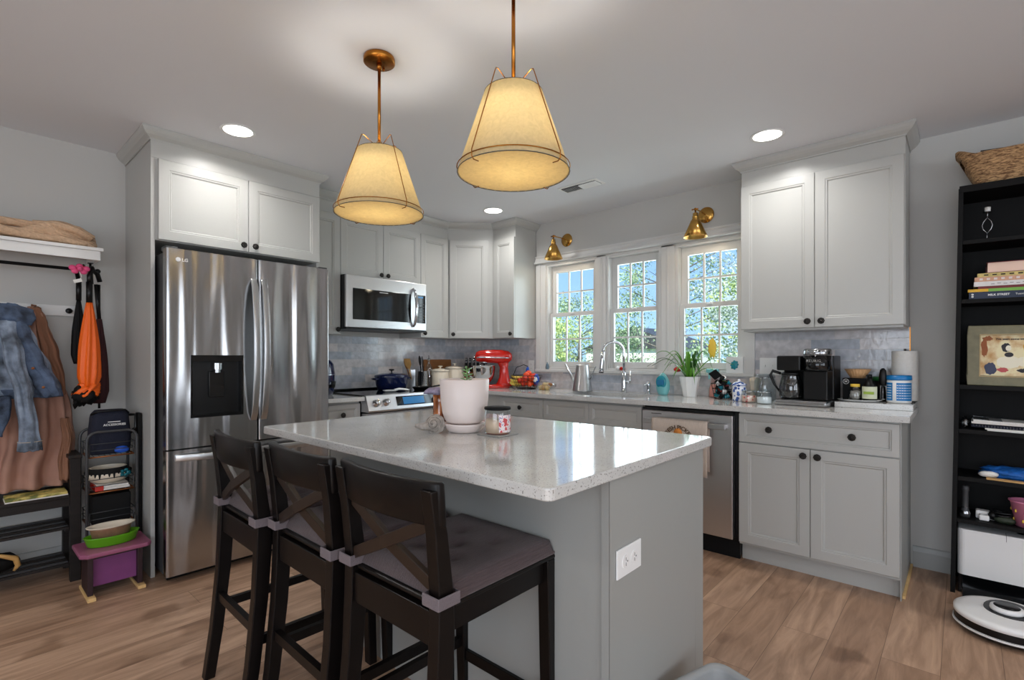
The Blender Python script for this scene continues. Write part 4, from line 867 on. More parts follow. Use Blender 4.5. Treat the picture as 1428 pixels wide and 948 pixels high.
# faucet
fx, fy = -.10, -1.834
T = Thing('faucet', 'tall chrome gooseneck faucet behind the sink', 'faucet', (fx, fy, CT)); g = MB(); g.lathe([(0,.0),(.028,.0),(.028,.006),(.022,.012),(.020,.05),(.022,.10),(.018,.115),(.016,.16),(0,.16)], (fx, fy, CT), 24); T.part('base', g, 'chrome')
g = MB(); pts = [(fx, fy, CT+.12), (fx, fy, CT+.30)]
dirv = Vector((-.72, .69, 0)).normalized()
for k in range(1, 13):
    a = PI*k/12; p = Vector((fx, fy, CT+.32))+dirv*(.085*(1-math.cos(a)))+Vector((0, 0, .085*math.sin(a))); pts.append(tuple(p))
g.tube(pts, .011, 14); T.part('gooseneck', g, 'chrome')
e = Vector(pts[-1]); g = MB(); g.tube([e+Vector((0,0,.004)), e+Vector((-.004,.004,-.05)), e+Vector((-.008,.008,-.12)), e+Vector((-.010,.010,-.155))], [.013, .016, .017, .020], 16); sh = T.part('spray_head', g, 'chrome'); g = MB(); g.tube([e+Vector((-.010,.010,-.152)), e+Vector((-.0105,.0105,-.162))], .0185, 16); T.part('nozzle', g, 'black', parent=sh)
g = MB(); g.tube([(fx, fy-.01, CT+.085), (fx, fy-.05, CT+.085)], .012, 12); g.tube([(fx, fy-.05, CT+.08), (fx, fy-.052, CT+.10), (fx+.0, fy-.056, CT+.175)], [.010, .007, .005], 10); T.part('lever', g, 'chrome')
T = Thing('soap_dispenser', 'small chrome soap dispenser right of the faucet', 'soap dispenser', (-.10, -2.045, CT)); g = MB(); g.lathe([(0,0),(.022,0),(.022,.006),(.015,.012),(.013,.05),(.017,.055),(.017,.085),(.012,.092),(0,.093)], (-.10, -2.045, CT), 20); g.tube([(-.10,-2.045,CT+.075),(-.16,-2.045,CT+.070)], .006, 8); T.part('pump', g, 'chrome')
# egg shaped sponge holder
T = Thing('sponge_holder', 'aqua egg-shaped sponge holder with a round hollow', 'sponge holder', (-.12, -2.172, CT)); g = MB(); rings = []
for k in range(15):
    t = k/14; z = .168*t; w = math.sin(PI*(.16+.84*t))**.62 if t < 1 else .0; w = max(w, .02); rings.append([(-.12+.040*w*math.cos(a), -2.172+.052*w*math.sin(a), CT+.0005+z) for a in [2*PI*q/28 for q in range(28)]])
g.loft(rings); T.part('shell', g, 'aqua'); g = MB(); g.sph((-.152, -2.172, CT+.098), .041, 22, 12, sx=.26, sz=1.2); T.part('hollow', g, 'teal')
g = MB(); g.box((-.170, -2.198, CT+.075), (-.150, -2.146, CT+.115)); T.part('sponge', g, mat('spongeblue', (34, 116, 158), .8), .004)

# spider plant
qx, qy = -.14, -2.385
T = Thing('potted_plant', 'spider plant with arching striped leaves in a faceted white pot', 'plant', (qx, qy, CT)); g = MB(); g.lathe([(0,0),(.046,0),(.072,.143),(.068,.143),(.060,.12),(0,.12)], (qx, qy, CT+.0005), 10, smooth=False); T.part('pot', g, 'white'); g = MB(); g.cyl((qx, qy, CT), .061, .121, .126, 20); T.part('soil', g, 'soil')
random.seed(12)
def blade(m, base, az, ln, lift, w, droop):
    P = []; n = 12
    for k in range(n+1):
        t = k/n; rr = ln*(t*.72+.1*t*t); z = lift*math.sin(min(1, t*1.15)*PI*.62)*1.0-droop*t*t*t; P.append(Vector(base)+Vector((math.cos(az)*rr, math.sin(az)*rr, z)))
    vs = []; fs = []; s_ = Vector((-math.sin(az), math.cos(az), 0))
    for k, p in enumerate(P):
        t = k/n; ww = w*(.5+.8*math.sin(PI*min(1, t*.9+.1)))*(1-t**4); vs += [p-s_*ww+Vector((0,0,.003)), p, p+s_*ww+Vector((0,0,.003))]
    for k in range(n): fs += [(k*3, k*3+1, k*3+4, k*3+3), (k*3+1, k*3+2, k*3+5, k*3+4)]
    m.add(vs, fs, True)
for i in range(34):
    az = 2*PI*i/34*3.7+random.uniform(-.3, .3); ln = random.uniform(.14, .36); b = (qx+.02*math.cos(az), qy+.02*math.sin(az), CT+.125)
    if math.cos(az) > 0: ln *= .3
    g = MB(); blade(g, b, az, ln, random.uniform(.10, .235), random.uniform(.0055, .009), random.uniform(.03, .14)); T.part('leaf', g, 'leaf' if i%3 else 'leafdark', solid=.0006)
g = MB(); blade(g, (qx, qy-.01, CT+.125), -PI/2-.2, .22, .24, .006, .18); T.part('leaf', g, 'leaf', solid=.0006)
# spray bottle
T = Thing('spray_bottle', 'translucent pink spray bottle with a white trigger', 'spray bottle', (-.075, -2.535, CT)); b = (-.075, -2.535, CT+.0005)
g = MB(); g.lathe([(0,0),(.036,0),(.038,.004),(.034,.06),(.018,.13),(.014,.150),(0,.150)], b, 24); T.part('bottle', g, 'pinkfilm'); g = MB(); g.lathe([(0,.004),(.034,.004),(.032,.06),(.024,.09),(0,.09)], b, 24); T.part('liquid', g, MAT.get('pinkliq') or mat('pinkliq', (240, 190, 178), .3)) 
g = MB(); g.lathe([(0,.151),(.017,.151),(.017,.172),(0,.172)], b, 18); g.box((b[0]-.014, b[1]-.03, b[2]+.172), (b[0]+.014, b[1]+.055, b[2]+.200)); g.box((b[0]-.006, b[1]+.030, b[2]+.125), (b[0]+.006, b[1]+.042, b[2]+.172)); T.part('trigger_head', g, 'aqua', .004)
# pod basket
T = Thing('pod_basket', 'black wire basket heaped with coffee pods', 'basket', (-.19, -2.635, CT)); b = (-.19, -2.635, CT+.0005); g = MB()
for R_, z in ((.055,.003),(.062,.035),(.069,.07),(.076,.105)): g.ring((b[0], b[1], b[2]+z), R_, .0018, 30, 5)
for k in range(26):
    a = 2*PI*k/26; g.tube([(b[0]+.055*math.cos(a), b[1]+.055*math.sin(a), b[2]+.003), (b[0]+.076*math.cos(a), b[1]+.076*math.sin(a), b[2]+.105)], .0013, 4)
T.part('wire', g, 'blackmatte')
random.seed(21); pc = ['navycloth', 'red', 'teal', 'darkgrey', 'white', 'redorange', 'black', 'green']
for i in range(30):
    lay = i//7; a = random.uniform(0, 2*PI); rr = (.036 if i%7 else 0)*(1.0 if lay < 4 else .6); x, y, z = b[0]+rr*math.cos(i%7*2*PI/6+lay*.5), b[1]+rr*math.sin(i%7*2*PI/6+lay*.5), b[2]+.020+lay*.029
    M = Mloc((x, y, z), random.uniform(0, 6), random.uniform(-1.0, 1.0), random.uniform(-.6, .6)); T2 = Thing('coffee_pod', 'small foil-topped coffee pod, one of the heap in the wire basket', 'coffee pod', (x, y, z), group='coffee pods in the wire basket')
    g = MB(); g.lathe([(0,-.014),(.011,-.014),(.016,.013),(.018,.014),(0,.0142)], seg=14, smooth=False, M=M); T2.part('cup', g, 'blackmatte' if i%2 else ('white' if i%4 else 'teal')); g = MB(); g.lathe([(0,.0145),(.0172,.0145),(.0172,.0155),(0,.0155)], seg=14, smooth=False, M=M); T2.part('foil_lid', g, pc[i%8])
T = Thing('coffee_packet', 'flat black coffee packet poking up from the pod basket', 'packet', (-.19, -2.60, CT+.15)); g = MB(); g.box((-.004, -.032, -.03), (.004, .032, .03), M=Mloc((-.225, -2.595, CT+.165), 0, math.radians(-35), math.radians(-30))); T.part('packet', g, 'blackmatte', .002)
# blue and white canister
T = Thing('porcelain_jar', 'small blue and white patterned porcelain jar with lid', 'jar', (-.29, -2.77, CT)); b = (-.29, -2.77, CT+.0005)
M_ = mat('bluewhite', (232, 234, 240), .2, coat=.4); n_, l_, b_ = nodes(M_); t_ = n_.new('ShaderNodeTexCoord'); v_ = n_.new('ShaderNodeTexVoronoi'); v_.inputs['Scale'].default_value = 42; l_.new(t_.outputs['Object'], v_.inputs['Vector']); r_ = n_.new('ShaderNodeValToRGB'); r_.color_ramp.interpolation = 'CONSTANT'; r_.color_ramp.elements[0].color = L((48, 84, 158))+(1,); r_.color_ramp.elements[1].position = .42; r_.color_ramp.elements[1].color = L((234, 236, 242))+(1,); l_.new(v_.outputs['Distance'], r_.inputs[0]); l_.new(r_.outputs[0], b_.inputs['Base Color'])
g = MB(); g.lathe([(0,0),(.036,0),(.041,.006),(.041,.095),(.036,.102),(0,.102)], b, 30); T.part('body', g, 'bluewhite'); g = MB(); g.lathe([(0,.102),(.043,.103),(.043,.108),(.030,.120),(.008,.126),(.010,.134),(.006,.140),(0,.141)], b, 30); T.part('lid', g, 'bluewhite'); g = MB(); g.ring((b[0], b[1], b[2]+.105), .0432, .0018); T.part('band', g, 'blue')
def clipjar(x, y, R, H, label, liq=None, lm=None, arm=True, sx=1):
    T = Thing('clip_jar', label, 'jar', (x, y, CT)); b = (x, y, CT+.0005); g = MB(); g.lathe([(0,0),(R*.94,0),(R,.006),(R,H*.72),(R*.88,H*.82),(R*.88,H*.86)], b, 30); T.part('body', g, 'jarglass')
    g = MB(); g.lathe([(0,H),(R*.8,H*.985),(R*.92,H*.93),(R*.92,H*.89),(0,H*.885)], b, 30); T.part('lid', g, 'jarglass'); g = MB(); g.ring((x, y, b[2]+H*.875), R*.93, .0022); g.tube([(x-R*.95, y, b[2]+H*.88), (x-R*1.12, y, b[2]+H*.72), (x-R*1.1, y+.008, b[2]+H*.5), (x-R*1.02, y, b[2]+H*.62)], .0018, 6); T.part('wire_clip', g, 'steel')
    if lm: g = MB(); g.lathe([(0,.004),(R*.93,.004),(R*.95,.01),(R*.95,H*liq),(0,H*liq)], b, 30); T.part('contents', g, lm)
M_ = mat('florals', (238, 226, 214), .3); n_, l_, b_ = nodes(M_); t_ = n_.new('ShaderNodeTexCoord'); v_ = n_.new('ShaderNodeTexVoronoi'); v_.inputs['Scale'].default_value = 46; l_.new(t_.outputs['Object'], v_.inputs['Vector']); r_ = n_.new('ShaderNodeValToRGB'); r_.color_ramp.interpolation = 'CONSTANT'; r_.color_ramp.elements[0].color = L((200, 66, 50))+(1,); r_.color_ramp.elements[1].position = .36; r_.color_ramp.elements[1].color = L((240, 200, 178))+(1,); l_.new(v_.outputs['Distance'], r_.inputs[0]); l_.new(r_.outputs[0], b_.inputs['Base Color'])
clipjar(-.345, -2.845, .043, .078, 'small clip-top jar with a red floral band', .55, 'florals'); clipjar(-.385, -2.945, .042, .080, 'small clear clip-top jar of white powder', .5, 'white'); clipjar(-.14, -2.885, .064, .175, 'large empty clear clip-top glass jar behind the small jars')
T = Thing('butter_dish', 'small cream lidded dish behind the large clip-top jar', 'dish', (-.07, -2.80, CT)); g = MB(); g.lathe([(0,.11),(.03,.11),(.034,.12),(.030,.142),(.01,.150),(0,.151)], (-.07, -2.80, CT), 20); g.lathe([(0,.001),(.03,.001),(.025,.05),(.03,.11),(0,.11)], (-.07,-2.80,CT),20); T.part('dish', g, 'cream')

# coffee machine
T = Thing('coffee_maker', 'black coffee maker with carafe side and pod side', 'coffee maker', (-.265, -3.155, CT), rz=math.radians(-6), world=False)
# local: front is -x, left in the photo is +y
T.part('base', MB().box((-.15, -.140, .001), (.11, .140, .035)), 'steel', .012)
T.part('back_tower', MB().box((.0, -.135, .036), (.13, .135, .292)), 'black', .006)
T.part('carafe_side_head', MB().box((-.12, .004, .205), (.0, .135, .292)), 'black', .008)
T.part('pod_tower', MB().box((-.10, -.130, .036), (.0, -.005, .205)), 'black', .006)
g = MB(); g.lathe([(0,.206),(.066,.206),(.071,.212),(.072,.294),(0,.295)], (-.065, -.070, 0), 36); ph = T.part('pod_head', g, 'blackgloss')
g = MB(); g.lathe([(0,.296),(.071,.296),(.073,.302),(.071,.326),(.064,.332),(0,.333)], (-.065, -.070, 0), 36, sx=1); T.part('lid', g, 'steel')
g = MB(); g.tube([(-.13, -.10, .318), (-.146, -.085, .314), (-.146, -.055, .314), (-.13, -.04, .318)], .006, 8); T.part('lid_handle', g, 'chrome')
g = MB(); g.lathe([(0,.001),(.055,.001),(.064,.012),(.066,.06),(.058,.11),(.050,.135),(.052,.140)], (-.060, .072, .036), 34); cf = T.part('carafe', g, 'carafe')
g = MB(); g.lathe([(0,.141),(.053,.141),(.050,.158),(0,.160)], (-.060, .072, .036), 30); T.part('carafe_lid', g, 'black', parent=cf)
g = MB(); g.tube([(-.075,.125,.185),(-.08,.170,.200),(-.085,.182,.175),(-.082,.160,.12),(-.075,.132,.075)], [.008,.010,.010,.007,.005], 8); T.part('carafe_handle', g, 'black', parent=cf)
T.part('lettering', text_mb('KEURIG', .020, (-.1375, -.070, .262), (0, -1, 0), (0, 0, 1), spacing=1.15, bold=.0004), 'satin')
g = MB(); g.tube([(.13,.10,.03),(.16,.16,.01),(.20,.18,.02),(.22,.19,.09),(.24,.20,.16)], .004, 6); T.part('cord', g, 'black')

# quartz riser with tray
T = Thing('riser', 'low pale quartz slab laid on the counter right of the coffee maker', 'slab', (-.2, -3.45, CT)); T.part('slab', MB().box((-.33, -3.300, CT+.0003), (-.012, -3.650, .945)), 'quartz', .001)
RZ = .9455
T = Thing('tray', 'white oval tray holding the coffee syrups', 'tray', (-.15, -3.38, RZ)); g = MB(); g.lathe([(0,.0),(.10,.0),(.125,.009),(.128,.011),(.123,.011),(.10,.004),(0,.004)], (-.19, -3.40, RZ), 40, sx=.9, sy=.86); T.part('tray', g, 'white')
TZ = RZ+.0045
T = Thing('filter_box', 'black box with a round white emblem behind the bottles', 'box', (-.13, -3.39, TZ)); T.part('box', MB().box((-.17, -3.315, TZ), (-.10, -3.445, TZ+.125)), 'blackmatte', .002); g = MB(); g.ring((-.1715, -3.332, TZ+.105), .014, .0014, 24, 5, 'x'); T.part('emblem', g, 'white'); T.part('lettering', text_mb('H', .018, (-.1712, -3.332, TZ+.105), (0, -1, 0), (0, 0, 1), bold=.0005), 'white')
T = Thing('coffee_filters', 'stack of fluted brown paper coffee filters on the black box', 'coffee filters', (-.13, -3.385, TZ+.126)); g = MB(); g.lathe([(0,0),(.036,0),(.064,.052),(.062,.052),(.034,.004),(0,.004)], (-.137, -3.385, TZ+.1262), 96, fn=lambda a, z: 1+(.035*math.cos(24*a) if z > .01 else 0)); T.part('filters', g, MAT.get('filter') or mat('filter', (202, 158, 112), .8))
T = Thing('syrup_bottle', 'small clear jar with a bright yellow cap on the tray', 'bottle', (-.24, -3.385, TZ)); b = (-.235, -3.385, TZ); g = MB(); g.lathe([(0,0),(.029,0),(.031,.004),(.031,.055),(.020,.072),(.020,.078)], b, 24); T.part('body', g, 'jarglass'); g = MB(); g.lathe([(0,.078),(.023,.078),(.023,.094),(0,.095)], b, 24); T.part('cap', g, 'yellow'); g = MB(); g.sph((b[0], b[1], b[2]+.032), .026, 14, 10, nz_=.4, fq=6); T.part('contents', g, 'shellm')
T = Thing('syrup_bottle', 'dark pump bottle with a pale green label on the tray', 'bottle', (-.22, -3.455, TZ)); b = (-.225, -3.452, TZ); g = MB(); g.lathe([(0,0),(.032,0),(.034,.004),(.036,.08),(.024,.10),(.014,.115),(.014,.13),(0,.13)], b, 24); T.part('body', g, 'black'); 
g = MB(); rings = []
for z in (.014, .082): rings.append([(b[0]+.0368*math.cos(a), b[1]+.0368*math.sin(a), b[2]+z) for a in [PI*.62+PI*.8*q/16 for q in range(17)]])
vs = rings[0]+rings[1]; g.add(vs, [(i, i+1, 18+i, 17+i) for i in range(16)], True); T.part('label', g, MAT.get('labelgreen') or mat('labelgreen', (214, 218, 188), .6))
g = MB(); g.box((b[0]-.0405, b[1]-.024, b[2]+.040), (b[0]-.0372, b[1]+.024, b[2]+.054)); T.part('label_band', g, MAT.get('lime') or mat('lime', (150, 176, 60), .6)); g = MB(); g.lathe([(0,.130),(.012,.130),(.012,.150),(0,.152)], b, 12); g.tube([(b[0],b[1],b[2]+.146),(b[0]-.03,b[1]+.01,b[2]+.144)], .004, 6); T.part('pump', g, 'black')
T = Thing('milk_frother', 'black handheld milk frother on a wire stand', 'frother', (-.19, -3.512, RZ)); b = (-.20, -3.51, RZ+.005)
g = MB(); g.lathe([(0,.085),(.012,.088),(.018,.10),(.019,.14),(.014,.175),(.006,.185),(0,.186)], b, 20); T.part('body', g, 'black'); g = MB(); g.tube([(b[0],b[1],b[2]+.085),(b[0],b[1],b[2]+.012)], .0015, 6); g.ring((b[0],b[1],b[2]+.012), .01, .0015, 16, 5); T.part('whisk', g, 'chrome'); g = MB(); g.tube([(b[0]+.02,b[1]-.015,RZ+.005),(b[0]+.018,b[1]-.012,RZ+.09),(b[0]+.018,b[1]+.012,RZ+.09),(b[0]+.02,b[1]+.015,RZ+.005)], .0018, 6); T.part('stand', g, 'chrome')
T = Thing('glass_jar', 'jar with a green lid behind the blue and white tub', 'jar', (-.08, -3.495, RZ)); b = (-.07, -3.493, RZ); g = MB(); g.lathe([(0,0),(.045,0),(.046,.004),(.046,.115),(0,.115)], b, 24); T.part('body', g, 'black'); g = MB(); g.lathe([(0,.1155),(.048,.1155),(.048,.138),(0,.139)], b, 24); T.part('lid', g, MAT.get('greenlid') or mat('greenlid', (38, 110, 52), .4))
T = Thing('powder_tub', 'white tub with blue lid and blue labels', 'tub', (-.20, -3.585, RZ)); b = (-.185, -3.580, RZ); g = MB(); g.lathe([(0,0),(.050,0),(.056,.005),(.056,.122),(.052,.126),(0,.126)], b, 40); T.part('body', g, 'white'); g = MB(); g.lathe([(0,.1265),(.0575,.1265),(.0585,.132),(.0575,.152),(0,.153)], b, 40); T.part('lid', g, 'tubblue')
for a0, a1, z0_, z1_ in ((PI*.62, PI*.86, .014, .112), (PI*.96, PI*1.45, .014, .112)):
    g = MB(); rings = [[(b[0]+.0565*math.cos(a), b[1]+.0565*math.sin(a), b[2]+z) for a in [a0+(a1-a0)*q/16 for q in range(17)]] for z in (z0_, z1_)]; g.add(rings[0]+rings[1], [(i, i+1, 18+i, 17+i) for i in range(16)], True); lb = T.part('label', g, 'tubblue')
    g = MB()
    for q in range(6): 
        for a in [a0+.1+(a1-a0-.2)*w/7 for w in range(7)]:
            d = Vector((math.cos(a), math.sin(a), 0)); s_ = Vector((-d.y, d.x, 0)); o_ = Vector(b)+d*.0569+Vector((0,0,z0_+.012+q*.014)); g.add([o_-s_*.004, o_+s_*.004, o_+s_*.004+Vector((0,0,.003)), o_-s_*.004+Vector((0,0,.003))], [(0,1,2,3)])
    T.part('print', g, 'white', parent=lb)
T = Thing('paper_towel_roll', 'white paper towel roll standing at the counter end', 'paper towels', (-.08, -3.60, RZ)); b = (-.085, -3.600, RZ+.0003); g = MB(); g.lathe([(0,.0),(.055,.0),(.055,.008),(0,.008)], b, 30); T.part('holder_base', g, 'steel'); g = MB(); g.lathe([(.018,.009),(.060,.009),(.061,.012),(.061,.284),(.060,.287),(.018,.287)], b, 44); T.part('roll', g, 'paper'); g = MB(); g.tube([(b[0],b[1],b[2]+.008),(b[0],b[1],b[2]+.30)], .006, 10); T.part('post', g, 'steel')

# things on the window stool / glass
T = Thing('picture_frame', 'small white framed teal paper flower on the window sill', 'picture', (-.02, -2.655, 1.087)); T.part('frame', MB().box((-.022, -2.598, 1.0868), (-.004, -2.712, 1.20)).box((-.0235, -2.598, 1.0868), (-.022, -2.606, 1.20)).box((-.0235, -2.704, 1.0868), (-.022, -2.712, 1.20)), 'white', .001)
g = MB(); g.lathe([(0,0),(.028,.001),(.026,.003),(0,.004)], seg=40, M=Matrix.Translation((-.0225, -2.655, 1.143)) @ Matrix.Rotation(-PI/2, 4, 'Y'), fn=lambda a, z: 1+.25*math.cos(5*a)*math.sin(3*a+1)); T.part('flower', g, 'teal')
T = Thing('window_ornament', 'yellow leaf-shaped ornament hanging in the right window', 'ornament', (-.01, -2.49, 1.24)); g = MB(); g.sph((-.018, -2.50, 1.26), .055, 16, 12, sx=.08, sy=.5, sz=1.2, nz_=.4, fq=2.5); T.part('leaf', g, 'yellow')
T = Thing('figurine', 'small red and white bird figurine on the window sill behind the faucet', 'figurine', (-.02, -1.765, 1.087)); g = MB(); g.sph((-.018, -1.775, 1.104), .017, 14, 10, sy=1.6); T.part('body', g, 'red'); g = MB(); g.sph((-.018, -1.735, 1.106), .018, 12, 8, sy=.9); T.part('wing', g, 'white'); 
T = Thing('figurine', 'dark red bird figurine on the sill behind the spider plant', 'figurine', (-.02, -2.25, 1.087)); g = MB(); g.sph((-.018, -2.24, 1.105), .018, 14, 10, sy=1.7); g.sph((-.018, -2.275, 1.125), .010, 10, 8); T.part('body', g, 'red'); g = MB(); g.sph((-.018, -2.28, 1.112), .010, 10, 8, sz=2); T.part('tail', g, 'black')
T = Thing('figurine', 'small blue-grey lantern figurine at the left end of the sill', 'figurine', (-.02, -1.0, 1.087)); g = MB(); g.lathe([(0,0),(.016,0),(.018,.02),(.012,.045),(.005,.055),(.005,.065),(0,.066)], (-.018, -1.002, 1.0866), 6, smooth=False); T.part('body', g, MAT.get('slate') or mat('slate', (90, 110, 125), .5))

# ============================================================ ON THE ISLAND
IT = .9145
T = Thing('potted_plant', 'small succulent in a large pale pink pot on the island', 'plant', (-2.395, -2.43, IT)); b = (-2.395, -2.43, IT)
g = MB(); g.lathe([(0,0),(.055,0),(.066,.008),(.078,.028),(.080,.034),(.072,.033),(0,.030)], b, 44); T.part('saucer', g, 'pinkpot')
g = MB(); g.lathe([(0,.035),(.060,.035),(.074,.045),(.084,.075),(.0905,.120),(.094,.198),(.092,.200),(.088,.199),(.086,.175),(0,.175)], b, 48); T.part('pot', g, 'pinkpot'); g = MB(); g.cyl(b, .0855, .1755, .180, 30); T.part('soil', g, 'soil')
random.seed(5)
g = MB(); g.tube([(b[0]+.03, b[1]+.02, b[2]+.178), (b[0]+.032, b[1]+.02, b[2]+.235)], .003, 6); st = T.part('stem', g, 'succulent')
for i in range(13):
    a = i*2.4; z = b[2]+.188+i*.0045; o_ = Vector((b[0]+.032, b[1]+.02, z)); d = Vector((math.cos(a), math.sin(a), .5)).normalized(); g = MB(); ln = .030-i*.0006; g.tube([o_, o_+d*ln*.5, o_+d*ln+Vector((0,0,-.004))], [.0015, .0034, .0008], 6); T.part('leaf', g, 'succulent')
T = Thing('vase', 'brown marbled glass vase with a mauve fluted rim behind the pot', 'vase', (-2.30, -2.255, IT))
M_ = mat('amber', (140, 66, 30), .15, coat=.6); n_, l_, b_ = nodes(M_); t_ = n_.new('ShaderNodeTexCoord'); v_ = n_.new('ShaderNodeTexNoise'); v_.inputs['Scale'].default_value = 26; v_.inputs['Detail'].default_value = 6; mp_ = n_.new('ShaderNodeMapping'); mp_.inputs['Scale'].default_value = (1, 1, .4); l_.new(t_.outputs['Object'], mp_.inputs[0]); l_.new(mp_.outputs[0], v_.inputs['Vector']); r_ = n_.new('ShaderNodeValToRGB'); r_.color_ramp.elements[0].position = .38; r_.color_ramp.elements[0].color = L((84, 32, 16))+(1,); r_.color_ramp.elements[1].position = .62; r_.color_ramp.elements[1].color = L((206, 122, 62))+(1,); l_.new(v_.outputs['Fac'], r_.inputs[0]); l_.new(r_.outputs[0], b_.inputs['Base Color'])
VB = on_ = (-2.345, -2.235, IT)
g = MB(); g.lathe([(0,.0005),(.034,.0005),(.037,.01),(.033,.05),(.032,.10),(.036,.142),(.033,.142),(.029,.10),(0,.02)], VB, 28); T.part('body', g, 'amber'); g = MB(); g.lathe([(.032,.138),(.042,.148),(.054,.148),(.062,.132),(.056,.146),(.042,.157),(.030,.153)], VB, 48, fn=lambda a, z: 1+.18*math.cos(5*a)); T.part('rim', g, 'mauve')
T = Thing('seashell', 'grey spiral seashell lying beside the pink pot', 'seashell', (-2.50, -2.38, IT)); M = Mloc((-2.505, -2.385, IT+.036), math.radians(220), 0, math.radians(78)); g = MB(); pr = []
for k in range(31):
    t = k/30; R_ = .037*(1-t)**.85; stp = .0035*abs(math.sin(t*PI*4.5)); pr.append((R_+stp*(1-t), -.018+t*.06))
g.lathe([(0,-.03),(.02,-.028),(.034,-.022)]+pr, seg=36, M=M, fn=lambda a, z: 1+.03*math.sin(9*a)); g.nofix = False; T.part('shell', g, 'shellm')
g = MB(); rr_ = [(-2.51,-2.375,IT+.03),(-2.535,-2.352,IT+.026),(-2.556,-2.335,IT+.030)]; g.tube(rr_, [.020,.014,.006], 10); T.part('siphon', g, 'shellm')
g = MB(); pts = []
for k in range(90):
    t = .05+.9*k/89; a = t*2*PI*3.2; r = .0375*(1-t)**.85+.0006; pts.append(M @ Vector((r*math.cos(a), r*math.sin(a), -.018+t*.06)))
g.tube(pts, .0011, 5); T.part('suture_line', g, mat('shellgroove', (84, 78, 72), .8))
T = Thing('coaster', 'thin grey square coaster under the candle', 'coaster', (-2.365, -2.58, IT)); g = MB(); g.box((-.054, -.054, .0002), (.054, .054, .0045), M=Mloc((-2.367, -2.577, IT), math.radians(0))); T.part('coaster', g, 'coaster', .001)
T = Thing('candle', 'glass jar candle with black lid and printed label', 'candle', (-2.367, -2.577, IT+.005)); b = (-2.367, -2.577, IT+.0052)
g = MB(); g.lathe([(0,0),(.044,0),(.0465,.004),(.0465,.084),(.0455,.086)], b, 44); T.part('jar', g, 'jarglass'); g = MB(); g.lathe([(0,.004),(.0440,.004),(.0440,.052),(0,.052)], b, 40); T.part('wax', g, 'candlewax'); g = MB(); g.lathe([(0,.087),(.0475,.087),(.049,.090),(.048,.0965),(0,.097)], b, 44); T.part('lid', g, 'blackmatte')
def cyl_label(bc, R_, a0, a1, z0_, z1_): 
    g = MB(); rings = [[(bc[0]+R_*math.cos(a), bc[1]+R_*math.sin(a), bc[2]+z) for a in [a0+(a1-a0)*q/20 for q in range(21)]] for z in (z0_, z1_)]; g.add(rings[0]+rings[1], [(i, i+1, 22+i, 21+i) for i in range(20)], True); g.nofix = True; return g
M_ = mat('candlelabel', (238, 220, 218), .5); n_, l_, b_ = nodes(M_); t_ = n_.new('ShaderNodeTexCoord'); v_ = n_.new('ShaderNodeTexNoise'); v_.inputs['Scale'].default_value = 60; l_.new(t_.outputs['Object'], v_.inputs['Vector']); r_ = n_.new('ShaderNodeValToRGB'); r_.color_ramp.interpolation = 'CONSTANT'; r_.color_ramp.elements[0].color = L((206, 84, 88))+(1,); r_.color_ramp.elements[1].position = .46; r_.color_ramp.elements[1].color = L((240, 226, 224))+(1,); x_ = r_.color_ramp.elements.new(.58); x_.color = L((120, 110, 170))+(1,); x_ = r_.color_ramp.elements.new(.62); x_.color = L((240, 228, 226))+(1,); l_.new(v_.outputs['Fac'], r_.inputs[0]); l_.new(r_.outputs[0], b_.inputs['Base Color'])
av = math.atan2(-3.84+2.577, -3.7146+2.367); T.part('label', cyl_label(b, .0478, av+.1, av+1.35, .008, .070), 'candlelabel')

